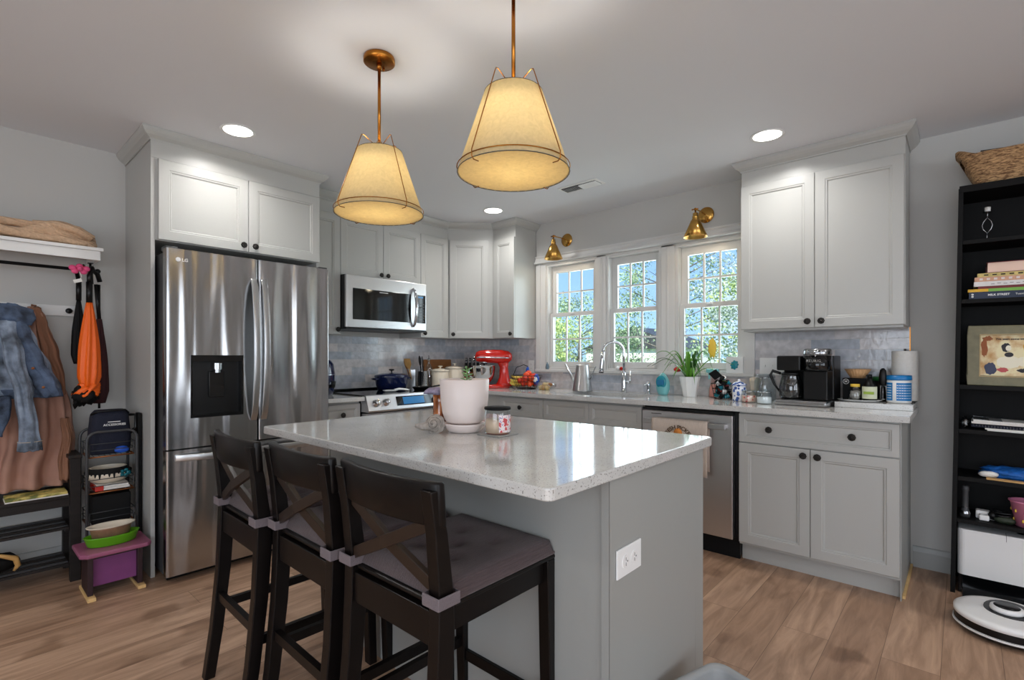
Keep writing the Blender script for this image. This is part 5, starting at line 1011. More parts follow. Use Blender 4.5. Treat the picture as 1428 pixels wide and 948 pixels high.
# ============================================================ BAR STOOLS
def make_stool(loc, rz, label):
    T = Thing('bar_stool', label, 'bar stool', loc, rz, group='dark bar stools along the island', world=False)
    # local: back at -x, seat toward +x ; seat centre at origin
    def leg(pts, sx=.018, sy=.019):
        g = MB(); rings = [[(x-sx*s, y-sy, z), (x+sx*s, y-sy, z), (x+sx*s, y+sy, z), (x-sx*s, y+sy, z)] for x, y, z, s in pts]; g.loft(rings, False); return g
    for s in (-1, 1):
        T.part('leg', leg([(-.255, s*.180, 0, 1), (-.228, s*.180, .18, 1.1), (-.205, s*.180, .40, 1.25), (-.196, s*.180, .56, 1.35), (-.196, s*.180, .66, 1.2), (-.212, s*.182, .80, 1.0), (-.232, s*.184, .905, .8)]), 'darkwood', .003)
        T.part('leg', leg([(.215, s*.178, 0, .9), (.205, s*.178, .3, 1.05), (.198, s*.178, .628, 1.2)]), 'darkwood', .003)
        T.part('side_apron', MB().box((-.172, s*.170-.010, .565), (.178, s*.170+.010, .627)), 'darkwood')
        T.part('side_stretcher', MB().box((-.215, s*.180-.009, .245), (.190, s*.180+.009, .275)), 'darkwood')
    T.part('front_apron', MB().box((.182, -.158, .565), (.202, .158, .627)), 'darkwood'); T.part('rear_apron', MB().box((-.212, -.160, .54), (-.188, .160, .620)), 'darkwood', .002)
    T.part('foot_rail', MB().box((.196, -.16, .20), (.218, .16, .235)), 'darkwood', .002); T.part('rear_stretcher', MB().box((-.228, -.16, .285), (-.208, .16, .315)), 'darkwood')
    T.part('seat', MB().box((-.205, -.158, .628), (-.172, .158, .640)).box((-.172, -.198, .628), (.215, .198, .640)), 'darkwood', .004)
    # curved top rail
    g = MB(); rings = []
    for k in range(17):
        t = k/16*2-1; y = t*.205; x = -.222+.0-.028*(1-t*t)+.012; 
        zb_ = .820; zt = .922; rings.append([(x-.012-.008, y, zt), (x-.011, y, zb_), (x+.011, y, zb_), (x+.012-.008, y, zt)])
    g.loft(rings, True); T.part('top_rail', g, 'darkwood', .006)
    for s in (-1, 1):
        g = MB(); g.loft([[(x-.008, y, z-.017), (x+.008, y, z-.017), (x+.008, y, z+.017), (x-.008, y, z+.017)] for x, y, z in ((-.202+s*.004, -s*.162, .672), (-.222+s*.008, 0, .745), (-.216+s*.004, s*.162, .820))], False); T.part('cross_brace', g, 'xwood', .002)
    # tufted pad
    g = MB(); nx = ny = 26; top = []; tuft = [(-.07, -.07), (-.07, .07), (.08, -.07), (.08, .07), (0.005, 0)]
    def hz(u, v):
        e = min(1-abs(u), 1-abs(v)); e = min(1, e/.14); x, y = u*.2, v*.2; h = .034*math.sqrt(max(0, 1-(1-e)**2))
        for a, b in tuft: h -= .016*math.exp(-((x-a)**2+(y-b)**2)/.0005)+.004*math.exp(-((x-a)**2+(y-b)**2)/.003)
        return h
    vs = []
    for j in range(ny+1):
        for i in range(nx+1):
            u, v = i/nx*2-1, j/ny*2-1; vs.append((u*.205+.012, v*.198*(.955 if u < -.9 else 1), .642+max(.006, hz(u, v)+.006)))
    n_ = len(vs); vs += [(x, y, .6415) for x, y, z in vs]; fs = []
    W_ = nx+1
    for j in range(ny):
        for i in range(nx): a = j*W_+i; fs += [(a, a+1, a+W_+1, a+W_), (n_+a, n_+a+W_, n_+a+W_+1, n_+a+1)]
    for i in range(nx): fs += [(i, n_+i, n_+i+1, i+1), (ny*W_+i, ny*W_+i+1, n_+ny*W_+i+1, n_+ny*W_+i)]
    for j in range(ny): fs += [(j*W_, (j+1)*W_, n_+(j+1)*W_, n_+j*W_), (j*W_+nx, n_+j*W_+nx, n_+(j+1)*W_+nx, (j+1)*W_+nx)]
    g.add(vs, fs, True); cu = T.part('seat_pad', g, 'cushion')
    for s in (-1, 1):
        g = MB(); y_, x_ = s*.180, -.197; hx, hy = .030, .026
        for dz in (0,): 
            pts = [(x_-hx, y_-hy), (x_+hx, y_-hy), (x_+hx, y_+hy), (x_-hx, y_+hy)]
            outer = [(p[0]+(.003 if p[0] > x_ else -.003), p[1]+(.003 if p[1] > y_ else -.003)) for p in pts]
            g.loft([[(*p, .640) for p in pts], [(*p, .640) for p in outer], [(*p, .668) for p in outer], [(*p, .668) for p in pts]], False, False)
        T.part('tie_strap', g, 'strap', .002, parent=cu)
    return T
s3 = make_stool((-2.770, -2.785, 0), math.radians(0), 'dark cross-back bar stool nearest the camera')
for loc, rz, lb in (((-2.785, -2.358, 0), math.radians(-1), 'dark cross-back bar stool in the middle of the three'), ((-2.812, -1.932, 0), math.radians(-1.5), 'dark cross-back bar stool closest to the refrigerator')):
    c = copy_tree(s3.o); c.location = loc; c.rotation_euler = (0, 0, rz); c['label'] = lb

# grey bin at the island's end
T = Thing('storage_bin', 'grey plastic bin with rounded rim at the near end of the island', 'bin', (-2.305, -3.412, 0), rz=math.radians(-17), world=False)
def rr(w, h, r, z, n=5):
    out = []
    for cx, cy, a0 in ((w-r, h-r, 0), (-w+r, h-r, 90), (-w+r, -h+r, 180), (w-r, -h+r, 270)):
        for k in range(n+1): a = math.radians(a0+90*k/n); out.append((cx+r*math.cos(a), cy+r*math.sin(a), z))
    return out
g = MB(); g.loft([rr(.12,.16,.03,.001), rr(.135,.175,.035,.06), rr(.155,.195,.04,.188), rr(.170,.21,.045,.190), rr(.172,.212,.045,.197), rr(.168,.208,.045,.2), rr(.150,.190,.04,.196), rr(.148,.188,.04,.19), rr(.125,.165,.03,.012)], True, True); T.part('tub', g, 'greybin'); T.o.scale = (1, 1, 1.2)

# ============================================================ BOOKCASE (leans slightly)
BX, BYL, BH = -.285, -3.795, 2.062
T = Thing('bookcase', 'tall narrow black-brown bookcase against the right wall', 'bookcase', (BX/2, BYL, 0), rot=(math.radians(.9), 0, 0), world=False)
T.org = Vector((BX/2, BYL, 0)); SWID = .80
def bx_(y): return BYL-y
g = MB(); g.box((BX, BYL, 0), (-.012, BYL-.019, BH-.012)); T.part('side_panel', g, 'bookcase', .001); g = MB(); g.box((BX, BYL-SWID, 0), (-.012, BYL-SWID+.019, BH-.012)); T.part('side_panel', g, 'bookcase', .001)
T.part('top_panel', MB().box((BX-.002, BYL-.003, BH-.034), (-.012, BYL-SWID+.003, BH)), 'bookcase', .001)
T.part('back_panel', MB().box((-.0175, BYL-.019, .0), (-.0125, BYL-SWID+.019, BH-.03)), 'bookcase')
SH = [1.787, 1.49, 1.058, .835, .595, .381]
for z in SH: T.part('shelf', MB().box((BX+.004, BYL-.0195, z-.020), (-.018, BYL-SWID+.0195, z)), 'bookcase', .0008)
T.part('toe_board', MB().box((BX+.03, BYL-.0195, 0), (BX+.045, BYL-SWID+.0195, .05)), 'bookcase') if False else None
def lean(y, z): # position of shelf items under the small lean
    a = math.radians(.9); return (BYL+(y-BYL)*math.cos(a)-z*math.sin(a), (y-BYL)*math.sin(a)+z*math.cos(a))
def bt(name, label, cat, y, z, **k):
    yy, zz = lean(y, z); return Thing(name, label, cat, (-.15, yy, zz+.0008), rz=0, world=False, rot=(math.radians(.9), 0, 0), **k)
# woven basket on top (local y negative runs right)
T = bt('woven_basket', 'large woven seagrass basket on top of the bookcase', 'basket', -3.84, BH)
M_ = mat('weave', (178, 132, 86), .85); n_, l_, b_ = nodes(M_); t_ = n_.new('ShaderNodeTexCoord'); mp_ = n_.new('ShaderNodeMapping'); mp_.inputs['Scale'].default_value = (26, 26, 110); v_ = n_.new('ShaderNodeTexNoise'); v_.inputs['Scale'].default_value = 1.6; v_.inputs['Detail'].default_value = 4; v_.inputs['Distortion'].default_value = 1; l_.new(t_.outputs['Object'], mp_.inputs[0]); l_.new(mp_.outputs[0], v_.inputs['Vector']); r_ = n_.new('ShaderNodeValToRGB'); r_.color_ramp.elements[0].position = .34; r_.color_ramp.elements[0].color = L((92, 58, 34))+(1,); r_.color_ramp.elements[1].position = .62; r_.color_ramp.elements[1].color = L((214, 172, 124))+(1,); l_.new(v_.outputs['Fac'], r_.inputs[0]); l_.new(r_.outputs[0], b_.inputs['Base Color']); u_ = n_.new('ShaderNodeBump'); u_.inputs['Strength'].default_value = 1; u_.inputs['Distance'].default_value = .008; l_.new(v_.outputs['Fac'], u_.inputs['Height']); l_.new(u_.outputs[0], b_.inputs['Normal'])
g = MB(); nr = 14; rings = []; seg = 80
def bring(t, inner=0):
    z = .003+t*.150; w = .105+.02*t-inner; cy = -.27; hl = .245+.085*t-inner; out = []
    for k in range(seg):
        a = 2*PI*k/seg; ex = .45; cx_ = math.copysign(abs(math.cos(a))**ex, math.cos(a)); sy_ = math.copysign(abs(math.sin(a))**ex, math.sin(a))
        rise = .040*max(0, abs(sy_)-.80)/.2*t if abs(math.cos(a)) < .8 else 0
        out.append((w*cx_*(1+.012*math.sin(k*PI/2+t*9)), cy+hl*sy_, z+rise))
    return out
for k in range(nr+1): rings.append(bring(k/nr))
for k in range(nr, -1, -1): rings.append(bring(k/nr*.98+.02, .010))
# leave handle slots in both ends: drop faces there
n0 = len(g.f); g.loft(rings, True, True)
keep = []
for f, s in zip(g.f, g.sm):
    c_ = sum((Vector(g.v[i]) for i in f), Vector())/len(f); slot = abs(c_.x) < .045 and .115 < c_.z < .150 and abs(c_.y+.27) > .25
    if not slot: keep.append(f)
g.f = keep; g.sm = [True]*len(keep); g.nofix = True; T.part('weave_body', g, 'weave')
tb = bring(1.0, .005); g = MB(); g.tube(tb, .008, 6, closed=True); T.part('rim', g, 'weave')
T = bt('knife_case', 'black and blue flat case sticking out of the woven basket', 'case', -3.95, BH+.15); g = MB(); g.box((-.03, -.20, -.03), (-.02, .0, .02), M=Matrix.Rotation(math.radians(-9), 4, 'X')); T.part('case', g, 'blackmatte', .002); g = MB(); g.box((-.0312, -.12, -.012), (-.0302, -.05, .006), M=Matrix.Rotation(math.radians(-9), 4, 'X')); T.part('label', g, 'blue')
T = bt('wooden_stick', 'dark rod lying out of the woven basket beside the case', 'rod', -3.92, BH+.175); g = MB(); g.tube([(-.03, .045, .012), (-.03, -.08, .004)], .006, 8); T.part('rod', g, 'darkgrey')
# candle holder on the top shelf
T = bt('candle_holder', 'thin grey metal candle holder on the top bookcase shelf', 'candle holder', -3.905, SH[0]); g = MB(); 
g.lathe([(0,0),(.028,0),(.028,.003),(0,.004)], (-.06, 0, 0), 20); g.tube([(-.06,0,.0),(-.06,0,.035)], .0025, 6)
for s in (-1, 1): g.tube([(-.06,0,.035),(-.06,s*.014,.055),(-.06,s*.019,.075),(-.06,s*.014,.095),(-.06,0,.115)], .0025, 6)
g.tube([(-.06,0,.115),(-.06,0,.14)], .0025, 6); g.lathe([(0,.140),(.018,.141),(.018,.144),(0,.145)], (-.06,0,0), 20); T.part('stand', g, 'steel'); g = MB(); g.lathe([(0,.145),(.011,.145),(.012,.166),(0,.166)], (-.06,0,0), 16); T.part('cup', g, 'paper')
# books on the second shelf
def book(z, y0, th, ln, dp, mc, label, pages='paper', flip=False, rot=0, x=-.115):
    T = bt('book', label, 'book', y0, z, group='books stacked on the second bookcase shelf'); c = .0022
    if flip:   # page edges face the room
        cv = MB().box((x, -ln, 0), (x+dp, 0, c)).box((x, -ln, th-c), (x+dp, 0, th)).box((x+dp-c, -ln, c), (x+dp, 0, th-c)); T.part('cover', cv, mc); T.part('pages', MB().box((x+.004, -ln+.004, c+.0003), (x+dp-c-.0005, -.004, th-c-.0003)), pages)
    else:
        cv = MB().box((x, -ln, 0), (x+dp, 0, c)).box((x, -ln, th-c), (x+dp, 0, th)).box((x, -ln, c), (x+c, 0, th-c)); T.part('cover', cv, mc); T.part('pages', MB().box((x+c+.0005, -ln+.004, c+.0003), (x+dp-.004, -.004, th-c-.0003)), pages)
    return T
z = SH[1]; mat('bk_navy', (26, 40, 66), .5); mat('bk_yellow', (226, 176, 40), .5); mat('bk_green', (122, 178, 70), .5); mat('bk_white', (226, 222, 220), .5, var=.05, vs=60); mat('bk_blush', (210, 160, 130), .5, var=.12, vs=70); mat('bk_gold', (206, 184, 112), .5, var=.2, vs=60); mat('bk_darkred', (110, 24, 26), .5); mat('bk_pink', (236, 204, 186), .7)
T = book(z, -3.842, .034, .26, .19, 'bk_navy', 'thick navy hardback at the bottom of the shelf stack'); T.part('lettering', text_mb('MILK STREET', .0135, (-.1155, -.108, .017), (0, -1, 0), (0, 0, 1), bold=.0003), 'white'); T.part('lettering', text_mb('Tuesday Nights', .0125, (-.1155, -.205, .017), (0, -1, 0), (0, 0, 1)), 'paper')
g = MB(); g.lathe([(0,0),(.005,0),(.005,.0006),(0,.0007)], seg=14, M=Matrix.Translation((-.1151, -.013, .022)) @ Matrix.Rotation(-PI/2, 4, 'Y')); g.lathe([(0,0),(.005,0),(.005,.0006),(0,.0007)], seg=14, M=Matrix.Translation((-.1151, -.013, .011)) @ Matrix.Rotation(-PI/2, 4, 'Y')); T.part('emblem', g, 'white')
z += .0345; T = book(z, -3.838, .014, .27, .20, 'bk_yellow', 'thin book with yellow and green spine second from the bottom'); T.part('spine_end', MB().box((-.1156, -.27, 0.0002), (-.1151, -.075, .0138)), 'bk_green')
z += .0145; T = book(z, -3.875, .012, .22, .18, 'bk_darkred', 'thin dark red book between the green and white spines')
z += .0125; T = book(z, -3.860, .023, .24, .19, 'bk_white', 'white-spined book with small sketches in the stack'); g = MB(); [g.box((-.1156, -.075-k*.022, .008+.003*(k%2)), (-.1151, -.062-k*.022, .010+.003*(k%2))) for k in range(7)]; T.part('spine_print', g, 'darkgrey')
z += .0235; T = book(z, -3.862, .022, .24, .19, 'bk_blush', 'blush-spined book below the gold-spined one'); g = MB(); [g.box((-.1156, -.03-k*.026, .006), (-.1151, -.018-k*.026, .016)) for k in range(8)]; T.part('spine_print', g, 'pinkpot')
z += .0225; T = book(z, -3.872, .018, .23, .18, 'bk_gold', 'gold-spined book under the thick pale hardback'); g = MB(); [g.box((-.1156, -.04-k*.03, .006), (-.1151, -.024-k*.03, .012)) for k in range(6)]; T.part('spine_print', g, 'benchwood')
z += .0185; T = book(z, -3.905, .052, .24, .17, 'bk_darkred', 'thick hardback with pale page edges on top of the stack', 'bk_pink', flip=True)
# framed picture (generic scene in the same colours)
T = bt('picture_frame', 'green-gold framed vintage illustration leaning in the bookcase', 'picture', -3.842, SH[2]); Z = Matrix.Translation((-.10, 0, .0)) @ Matrix.Rotation(math.radians(3), 4, 'Y')
mat('framegreen', (118, 112, 82), .45, var=.15, vs=30); mat('framelip', (178, 150, 96), .35); 
fw, fh, fb = .40, .300, .048
g = MB(); g.box((0, -fw, 0), (.018, 0, fb), M=Z); g.box((0, -fw, fh-fb), (.018, 0, fh), M=Z); g.box((0, -fb, fb), (.018, 0, fh-fb), M=Z); g.box((0, -fw, fb), (.018, -fw+fb, fh-fb), M=Z); T.part('frame', g, 'framegreen', .003)
g = MB(); i0, i1 = .004, .008
for a, b_, c_, d_ in ((-fw+fb-.004, -fb+.004, fb-.004, fb), (-fw+fb-.004, -fb+.004, fh-fb, fh-fb+.004), (-fb, -fb+.004, fb, fh-fb), (-fw+fb-.004, -fw+fb, fb, fh-fb)): g.box((-.002, a, c_), (.004, b_, d_), M=Z)
T.part('lip', g, 'framelip'); 
M_ = mat('artpaper', (230, 214, 170), .6); n_, l_, b_ = nodes(M_); t_ = n_.new('ShaderNodeTexCoord'); v_ = n_.new('ShaderNodeTexNoise'); v_.inputs['Scale'].default_value = 14; v_.inputs['Detail'].default_value = 6; l_.new(t_.outputs['Object'], v_.inputs['Vector']); r_ = n_.new('ShaderNodeValToRGB'); r_.color_ramp.elements[0].position = .38; r_.color_ramp.elements[0].color = L((196, 150, 96))+(1,); r_.color_ramp.elements[1].position = .55; r_.color_ramp.elements[1].color = L((232, 220, 178))+(1,); l_.new(v_.outputs['Fac'], r_.inputs[0]); l_.new(r_.outputs[0], b_.inputs['Base Color'])
art = T.part('print', MB().box((.010, -fw+fb, fb), (.013, -fb, fh-fb), M=Z), 'artpaper')
def blob(pts, m, d=.0004):
    g = MB(); vs = [Z @ Vector((.0098-d, -y, z)) for y, z in pts]; g.add(vs, [tuple(range(len(vs)))]); g.nofix = True; T.part('artwork', g, m, parent=art)
def circ(cy, cz, ry, rz_, n=18, w=0): return [(cy+ry*math.cos(2*PI*k/n)*(1+w*math.sin(5*k)), cz+rz_*math.sin(2*PI*k/n)*(1+w*math.cos(3*k))) for k in range(n)]
mat('artdark', (40, 38, 44), .6); mat('artblue', (60, 66, 92), .6); mat('artrust', (150, 84, 40), .6); mat('artrose', (186, 82, 84), .6); mat('artcream', (236, 230, 208), .6); mat('artgold', (206, 156, 68), .6)
blob(circ(.062, .19, .012, .045, 20, .2), 'artrust'); blob(circ(.075, .235, .018, .012, 18, .3), 'artrust', .0003)
blob(circ(.085, .085, .022, .030, 20, .12), 'artblue'); blob(circ(.150, .118, .045, .030, 22, .06), 'artcream'); blob(circ(.225, .122, .050, .028, 22, .06), 'artcream', .0003)
blob(circ(.140, .190, .017, .022, 20, .1), 'artdark'); blob(circ(.148, .187, .010, .014), 'artcream', .0006); blob(circ(.215, .192, .018, .021, 20, .1), 'artgold'); blob(circ(.212, .188, .010, .013), 'artcream', .0006)
blob(circ(.150, .155, .016, .012), 'artdark', .0006); blob(circ(.225, .158, .018, .012), 'artblue', .0006); blob(circ(.130, .080, .020, .012, 18, .2), 'artrose'); blob(circ(.200, .078, .020, .010, 18, .2), 'artdark'); blob(circ(.275, .085, .028, .028, 18, .1), 'artrose'); blob(circ(.30, .20, .03, .03, 18, .2), 'artgold')
Zo = Z @ Vector((.0090, -.175, .232)); T.part('caption', text_mb("I've seen some weird shit.", .0135, tuple(Zo), (0, -1, 0), (0, 0, 1), bold=.0003), 'artdark', parent=art)
# papers on the fourth level
T = bt('paper_stack', 'stack of plastic-covered papers on the shelf below the picture', 'papers', -3.862, SH[3]); g = MB(); g.box((-.10, -.30, .030), (.09, -.0, .040)); g.box((-.105, -.28, .041), (.08, -.006, .050), M=Matrix.Rotation(math.radians(1.2), 4, 'X')); T.part('papers', g, 'paper'); g = MB(); g.box((-.11, -.29, .052), (.08, .0, .0535), M=Matrix.Rotation(math.radians(3), 4, 'X')); T.part('plastic_sleeve', g, 'bagfilm')
T = bt('notebook', 'spiral-bound dark notebook under the paper stack', 'notebook', -3.862, SH[3]); g = MB(); g.box((-.10, -.30, .012), (.09, 0, .026)); T.part('cover', g, 'navycloth'); g = MB(); [g.ring((-.102, -.008-k*.011, .019), .0055, .0009, 10, 4, 'y') for k in range(26)]; T.part('spiral', g, 'steel')
T = bt('magazine_stack', 'thin pale magazines at the bottom of the paper pile', 'magazines', -3.90, SH[3]); g = MB(); g.box((-.12, -.26, 0), (.08, -.02, .005)); g.box((-.115, -.26, .0055), (.08, -.012, .011)); T.part('magazines', g, 'paper')
T = bt('plastic_bag', 'small crumpled clear plastic bag at the left end of the paper shelf', 'bag', -3.838, SH[3]); g = MB(); g.sph((-.07, .0, .028), .024, 14, 10, sy=.75, sz=1.15, nz_=.6, fq=4); T.part('film', g, 'bagfilm')
# blue fabric bag
T = bt('cloth_bundle', 'bright blue patterned cloth bundle on the fifth bookcase shelf', 'cloth', -3.872, SH[4]); g = MB(); g.sph((-.03, -.15, .028), .125, 34, 18, sx=.5, sy=1.0, sz=.24, nz_=.35, fq=3.2, seed=4); T.part('cloth', g, 'brightblue'); g = MB(); g.sph((-.085, -.055, .020), .032, 14, 8, sx=.4, sy=1.1, sz=.45, nz_=.5); T.part('tag', g, 'paper')
T = bt('wooden_tray', 'flat copper-coloured tray under the blue cloth bundle', 'tray', -3.90, SH[4]); g = MB(); g.box((-.13, -.16, .0), (-.09, -.02, .006)); T.part('tray', g, 'woodlight', .001)
# lowest shelf with flashlight etc
T = bt('flashlight', 'upright black metal flashlight on the lowest bookcase shelf', 'flashlight', -3.845, SH[5]); g = MB(); g.lathe([(0,0),(.020,0),(.021,.02),(.016,.035),(.013,.05),(.013,.13),(.015,.135),(.015,.155),(.010,.16),(0,.161)], (-.07, 0, 0), 22); T.part('body', g, 'darkgrey'); g = MB(); g.lathe([(.0162,.034),(.0215,.02),(.0215,.017)], (-.07,0,0), 22); g.ring((-.07,0,.050), .0145, .0014, 22, 6); T.part('ring', g, 'steel')
T = bt('camera_gadget', 'small white and grey electronic gadget beside the flashlight', 'gadget', -3.885, SH[5]); g = MB(); g.box((-.10, -.05, 0), (-.05, -.012, .028)); g.box((-.06, -.075, 0), (-.01, -.0, .040)); T.part('body', g, 'white', .006); g = MB(); g.sph((-.075, -.062, .030), .018, 12, 8); T.part('lens', g, 'black')
T = bt('cable_coil', 'tangle of black cable on the lowest bookcase shelf', 'cable', -3.95, SH[5]); g = MB(); g.tube([(-.06+.035*math.cos(t*.6)*(1+.2*math.sin(t)), -.03+.04*math.sin(t*.6), .008+t*.0011) for t in range(40)], .005, 6); T.part('cable', g, 'black')
T = bt('green_pouch', 'dark pouch with green trim beside the cable', 'pouch', -3.98, SH[5]); g = MB(); g.sph((-.09, -.01, .018), .035, 16, 10, sx=.5, sy=1.1, sz=.5, nz_=.3); T.part('pouch', g, mat('pouchgreen', (34, 44, 28), .6))
T = bt('plastic_pail', 'pink pail printed with yellow flowers at the frame edge', 'pail', -4.075, SH[5]); g = MB(); g.lathe([(0,0),(.048,0),(.068,.115),(.074,.118),(.074,.124),(.064,.122),(.044,.006),(0,.006)], (-.06, 0, 0), 32); T.part('body', g, MAT.get('pailpink') or mat('pailpink', (214, 130, 160), .4)); g = MB()
for k in range(14):
    a = k*2*PI/14*1.0; z_ = .03+.045*(k%2); R_ = .0485+.02*z_/.115+.0012; d = Vector((math.cos(a), math.sin(a), 0)); g.sph((-.06+d.x*R_, d.y*R_, z_), .009, 8, 6, sx=.4, sy=.4)
T.part('flower_print', g, 'yellow')
# vacuum dock & robot
T = Thing('vacuum_dock', 'white box-shaped robot vacuum dock in the bottom of the bookcase', 'vacuum dock', (-.2, -3.99, 0))
y0_, y1_ = -3.822, -4.19
g = MB(); ring = lambda z, e: [(x, y, z) for x, y in [(-.050-e, y0_-e), (-.06-e, y0_-e), (-.245+e, y0_-e)] ]
def rrx(x0, x1, ya, yb, r, z, n=5):
    out = []
    for cx, cy, a0 in ((x1-r, ya-r, 0), (x0+r, ya-r, 90), (x0+r, yb+r, 180), (x1-r, yb+r, 270)):
        for k in range(n+1): a = math.radians(a0+90*k/n); out.append((cx+r*math.cos(a), cy+r*math.sin(a), z))
    return out
g.loft([rrx(-.262, -.045, y0_, y1_, .028, .095), rrx(-.262, -.045, y0_, y1_, .028, .30), rrx(-.262, -.045, y0_, y1_, .028, .318), rrx(-.258, -.049, y0_-.004, y1_+.004, .026, .325)], False); T.part('housing', g, 'whiteplastic')
T.part('lid_gap', MB().box((-.2625, -4.0, .296), (-.20, -4.0015, .3255)), 'black'); g = MB(); g.lathe([(0,.0),(.018,.0),(.018,.001),(0,.0012)], (-.17, -4.07, .3253), 20, sy=1.6); T.part('button', g, 'black'); 
T.part('underside', MB().box((-.20, y0_-.004, 0.004), (-.05, y1_+.004, .0945)).box((-.255, y0_-.004, .0), (-.05, y0_-.016, .0945)).box((-.255, y1_+.016, .0), (-.05, y1_+.004, .0945)), 'blackgloss', .002)
T.part('ramp', MB().extr([(-.45, .001), (-.2, .001), (-.2, .012), (-.43, .004)], (0, y0_-.02, 0), (0, y1_+.02, 0), (1, 0, 0), (0, 0, 1)), 'blackgloss')
rx, ry = -.645, -3.985
T = Thing('robot_vacuum', 'round white robot vacuum on the floor before its dock', 'robot vacuum', (rx, ry, 0)); R_ = .175
g = MB(); g.lathe([(0,.092),(R_-.03,.092),(R_-.010,.089),(R_,.082),(R_,.066),(R_-.003,.064)], (rx, ry, 0), 64); T.part('top_cover', g, 'whiteplastic'); g = MB(); g.lathe([(R_-.003,.064),(R_-.003,.036)], (rx, ry, 0), 64); g.lathe([(R_-.004,.035),(R_+.002,.034),(R_+.002,.024),(R_-.01,.012),(0,.012)], (rx, ry, 0), 64); T.part('bumper', g, 'black'); g = MB(); g.lathe([(R_-.001,.035),(R_+.003,.033),(R_+.003,.026),(R_-.001,.024)], (rx, ry, 0), 64); T.part('bumper_trim', g, 'whiteplastic')
g = MB(); n_=24; pts = [(rx+.02+.095*math.cos(2*PI*k/n_)*(1.25 if math.cos(2*PI*k/n_) > 0 else .9), ry-.01+.085*math.sin(2*PI*k/n_)) for k in range(n_)]; g.prism(pts, .0921, .0945); T.part('dark_panel', g, 'black')
g = MB(); g.lathe([(.0,.095),(.054,.095),(.056,.100),(.054,.112),(.048,.115),(0,.115)], (rx+.01, ry, 0), 40); T.part('sensor_turret', g, 'whiteplastic'); g = MB(); g.lathe([(0,.1152),(.043,.1152),(.043,.117),(0,.117)], (rx+.01, ry, 0), 40); T.part('turret_cap', g, 'black')
g = MB(); [g.cyl((rx+a, ry+b, 0), .02, 0.0, .0125, 16) for a, b in ((.1, 0), (-.05, .1), (-.05, -.1))]; T.part('wheel', g, 'rubber')

# ============================================================ ENTRY AREA AT THE LEFT
# white wall shelf with black hanging rail
T = Thing('wall_shelf', 'white wall shelf with a deep front edge on the left wall', 'shelf', (-3.7, -.15, 1.75)); sx0, sx1 = -4.35, -3.150
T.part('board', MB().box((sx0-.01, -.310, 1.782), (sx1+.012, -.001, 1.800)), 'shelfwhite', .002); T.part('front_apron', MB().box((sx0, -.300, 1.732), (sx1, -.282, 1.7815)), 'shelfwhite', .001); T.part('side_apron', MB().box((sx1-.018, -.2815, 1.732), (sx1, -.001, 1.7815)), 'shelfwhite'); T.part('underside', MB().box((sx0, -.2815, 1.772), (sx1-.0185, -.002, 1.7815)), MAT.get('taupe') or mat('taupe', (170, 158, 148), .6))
T.part('side_apron', MB().box((sx0, -.2815, 1.732), (sx0+.018, -.001, 1.7815)), 'shelfwhite')
T = Thing('coat_rail', 'black metal hanging rail under the white wall shelf', 'rail', (-3.7, -.16, 1.69)); g = MB(); g.tube([(sx0+.05, -.17, 1.688), (-3.148, -.17, 1.688)], .009, 12); g.sph((-3.142, -.17, 1.688), .014, 12, 8); T.part('rod', g, 'black')
for x in (-3.175, -4.2): g = MB(); g.tube([(x, -.17, 1.7315), (x, -.17, 1.688)], .006, 8); g.box((x-.012, -.182, 1.7275), (x+.012, -.158, 1.7315)); T.part('bracket', g, 'black')
T = Thing('hook_rail', 'white board with black knobs for coats on the left wall', 'coat hooks', (-3.7, -.01, 1.46)); T.part('board', MB().box((-4.35, -.018, 1.434), (-3.208, -.0005, 1.494)), 'shelfwhite', .002)
for x in (-3.252, -3.395, -3.54, -3.70, -3.95): g = MB(); g.lathe([(0,0),(.007,0),(.006,.02),(.012,.026),(.016,.034),(.012,.040),(0,.042)], seg=16, M=Matrix.Translation((x, -.018, 1.462)) @ Matrix.Rotation(PI/2, 4, 'X')); T.part('hook', g, 'black')

# knit blanket
T = Thing('knit_blanket', 'chunky tan knit blanket folded on the white wall shelf', 'blanket', (-3.4, -.16, 1.801))
g = MB(); nU, nV = 60, 30; 
rings = []
for i in range(nU+1):
    u = i/nU; x = -3.95+u*.80; ring = []
    env = math.sqrt(max(0, 1-((u-.80)/.20)**2)) if u > .80 else 1; env = max(env, .02)
    for j in range(nV):
        a = 2*PI*j/nV; ca, sa = math.cos(a), math.sin(a)
        hh = (.058+.016*math.sin(u*7+1)+.008*math.sin(u*19))*env; ww = .125*(.9+.1*math.sin(u*5))*max(env, .3)
        fold = 1+.10*math.sin(3*a+u*9)+.06*noise.noise(Vector((u*9, ca*2, sa*2)))
        y = -.165+ww*math.copysign(abs(ca)**.75, ca)*fold; z = 1.801+hh+hh*math.copysign(abs(sa)**.8, sa)*(fold if sa > 0 else 1)
        ring.append((x, y, max(1.8012, z)))
    rings.append(ring)
g.loft(rings); T.part('folded_knit', g, 'knit')
for k, (y_, z_, am) in enumerate(((-.275, 1.838, .010), (-.255, 1.868, .008), (-.215, 1.888, .008))):
    g = MB(); pts = [(-3.93+t*.77/20*1.0, y_+.015*math.sin(t*.5+k)-(.0 if t < 17 else -(t-17)*.012), z_+am*math.sin(t*.35+k*2)-(.002*t if k%2 else 0)-(0 if t < 16 else (t-16)*.008)) for t in range(21)]; rs = [.017*(.6+.4*math.sin(PI*t/20))+.004 for t in range(21)]; g.tube(pts, rs, 10); T.part('fold', g, 'knit')
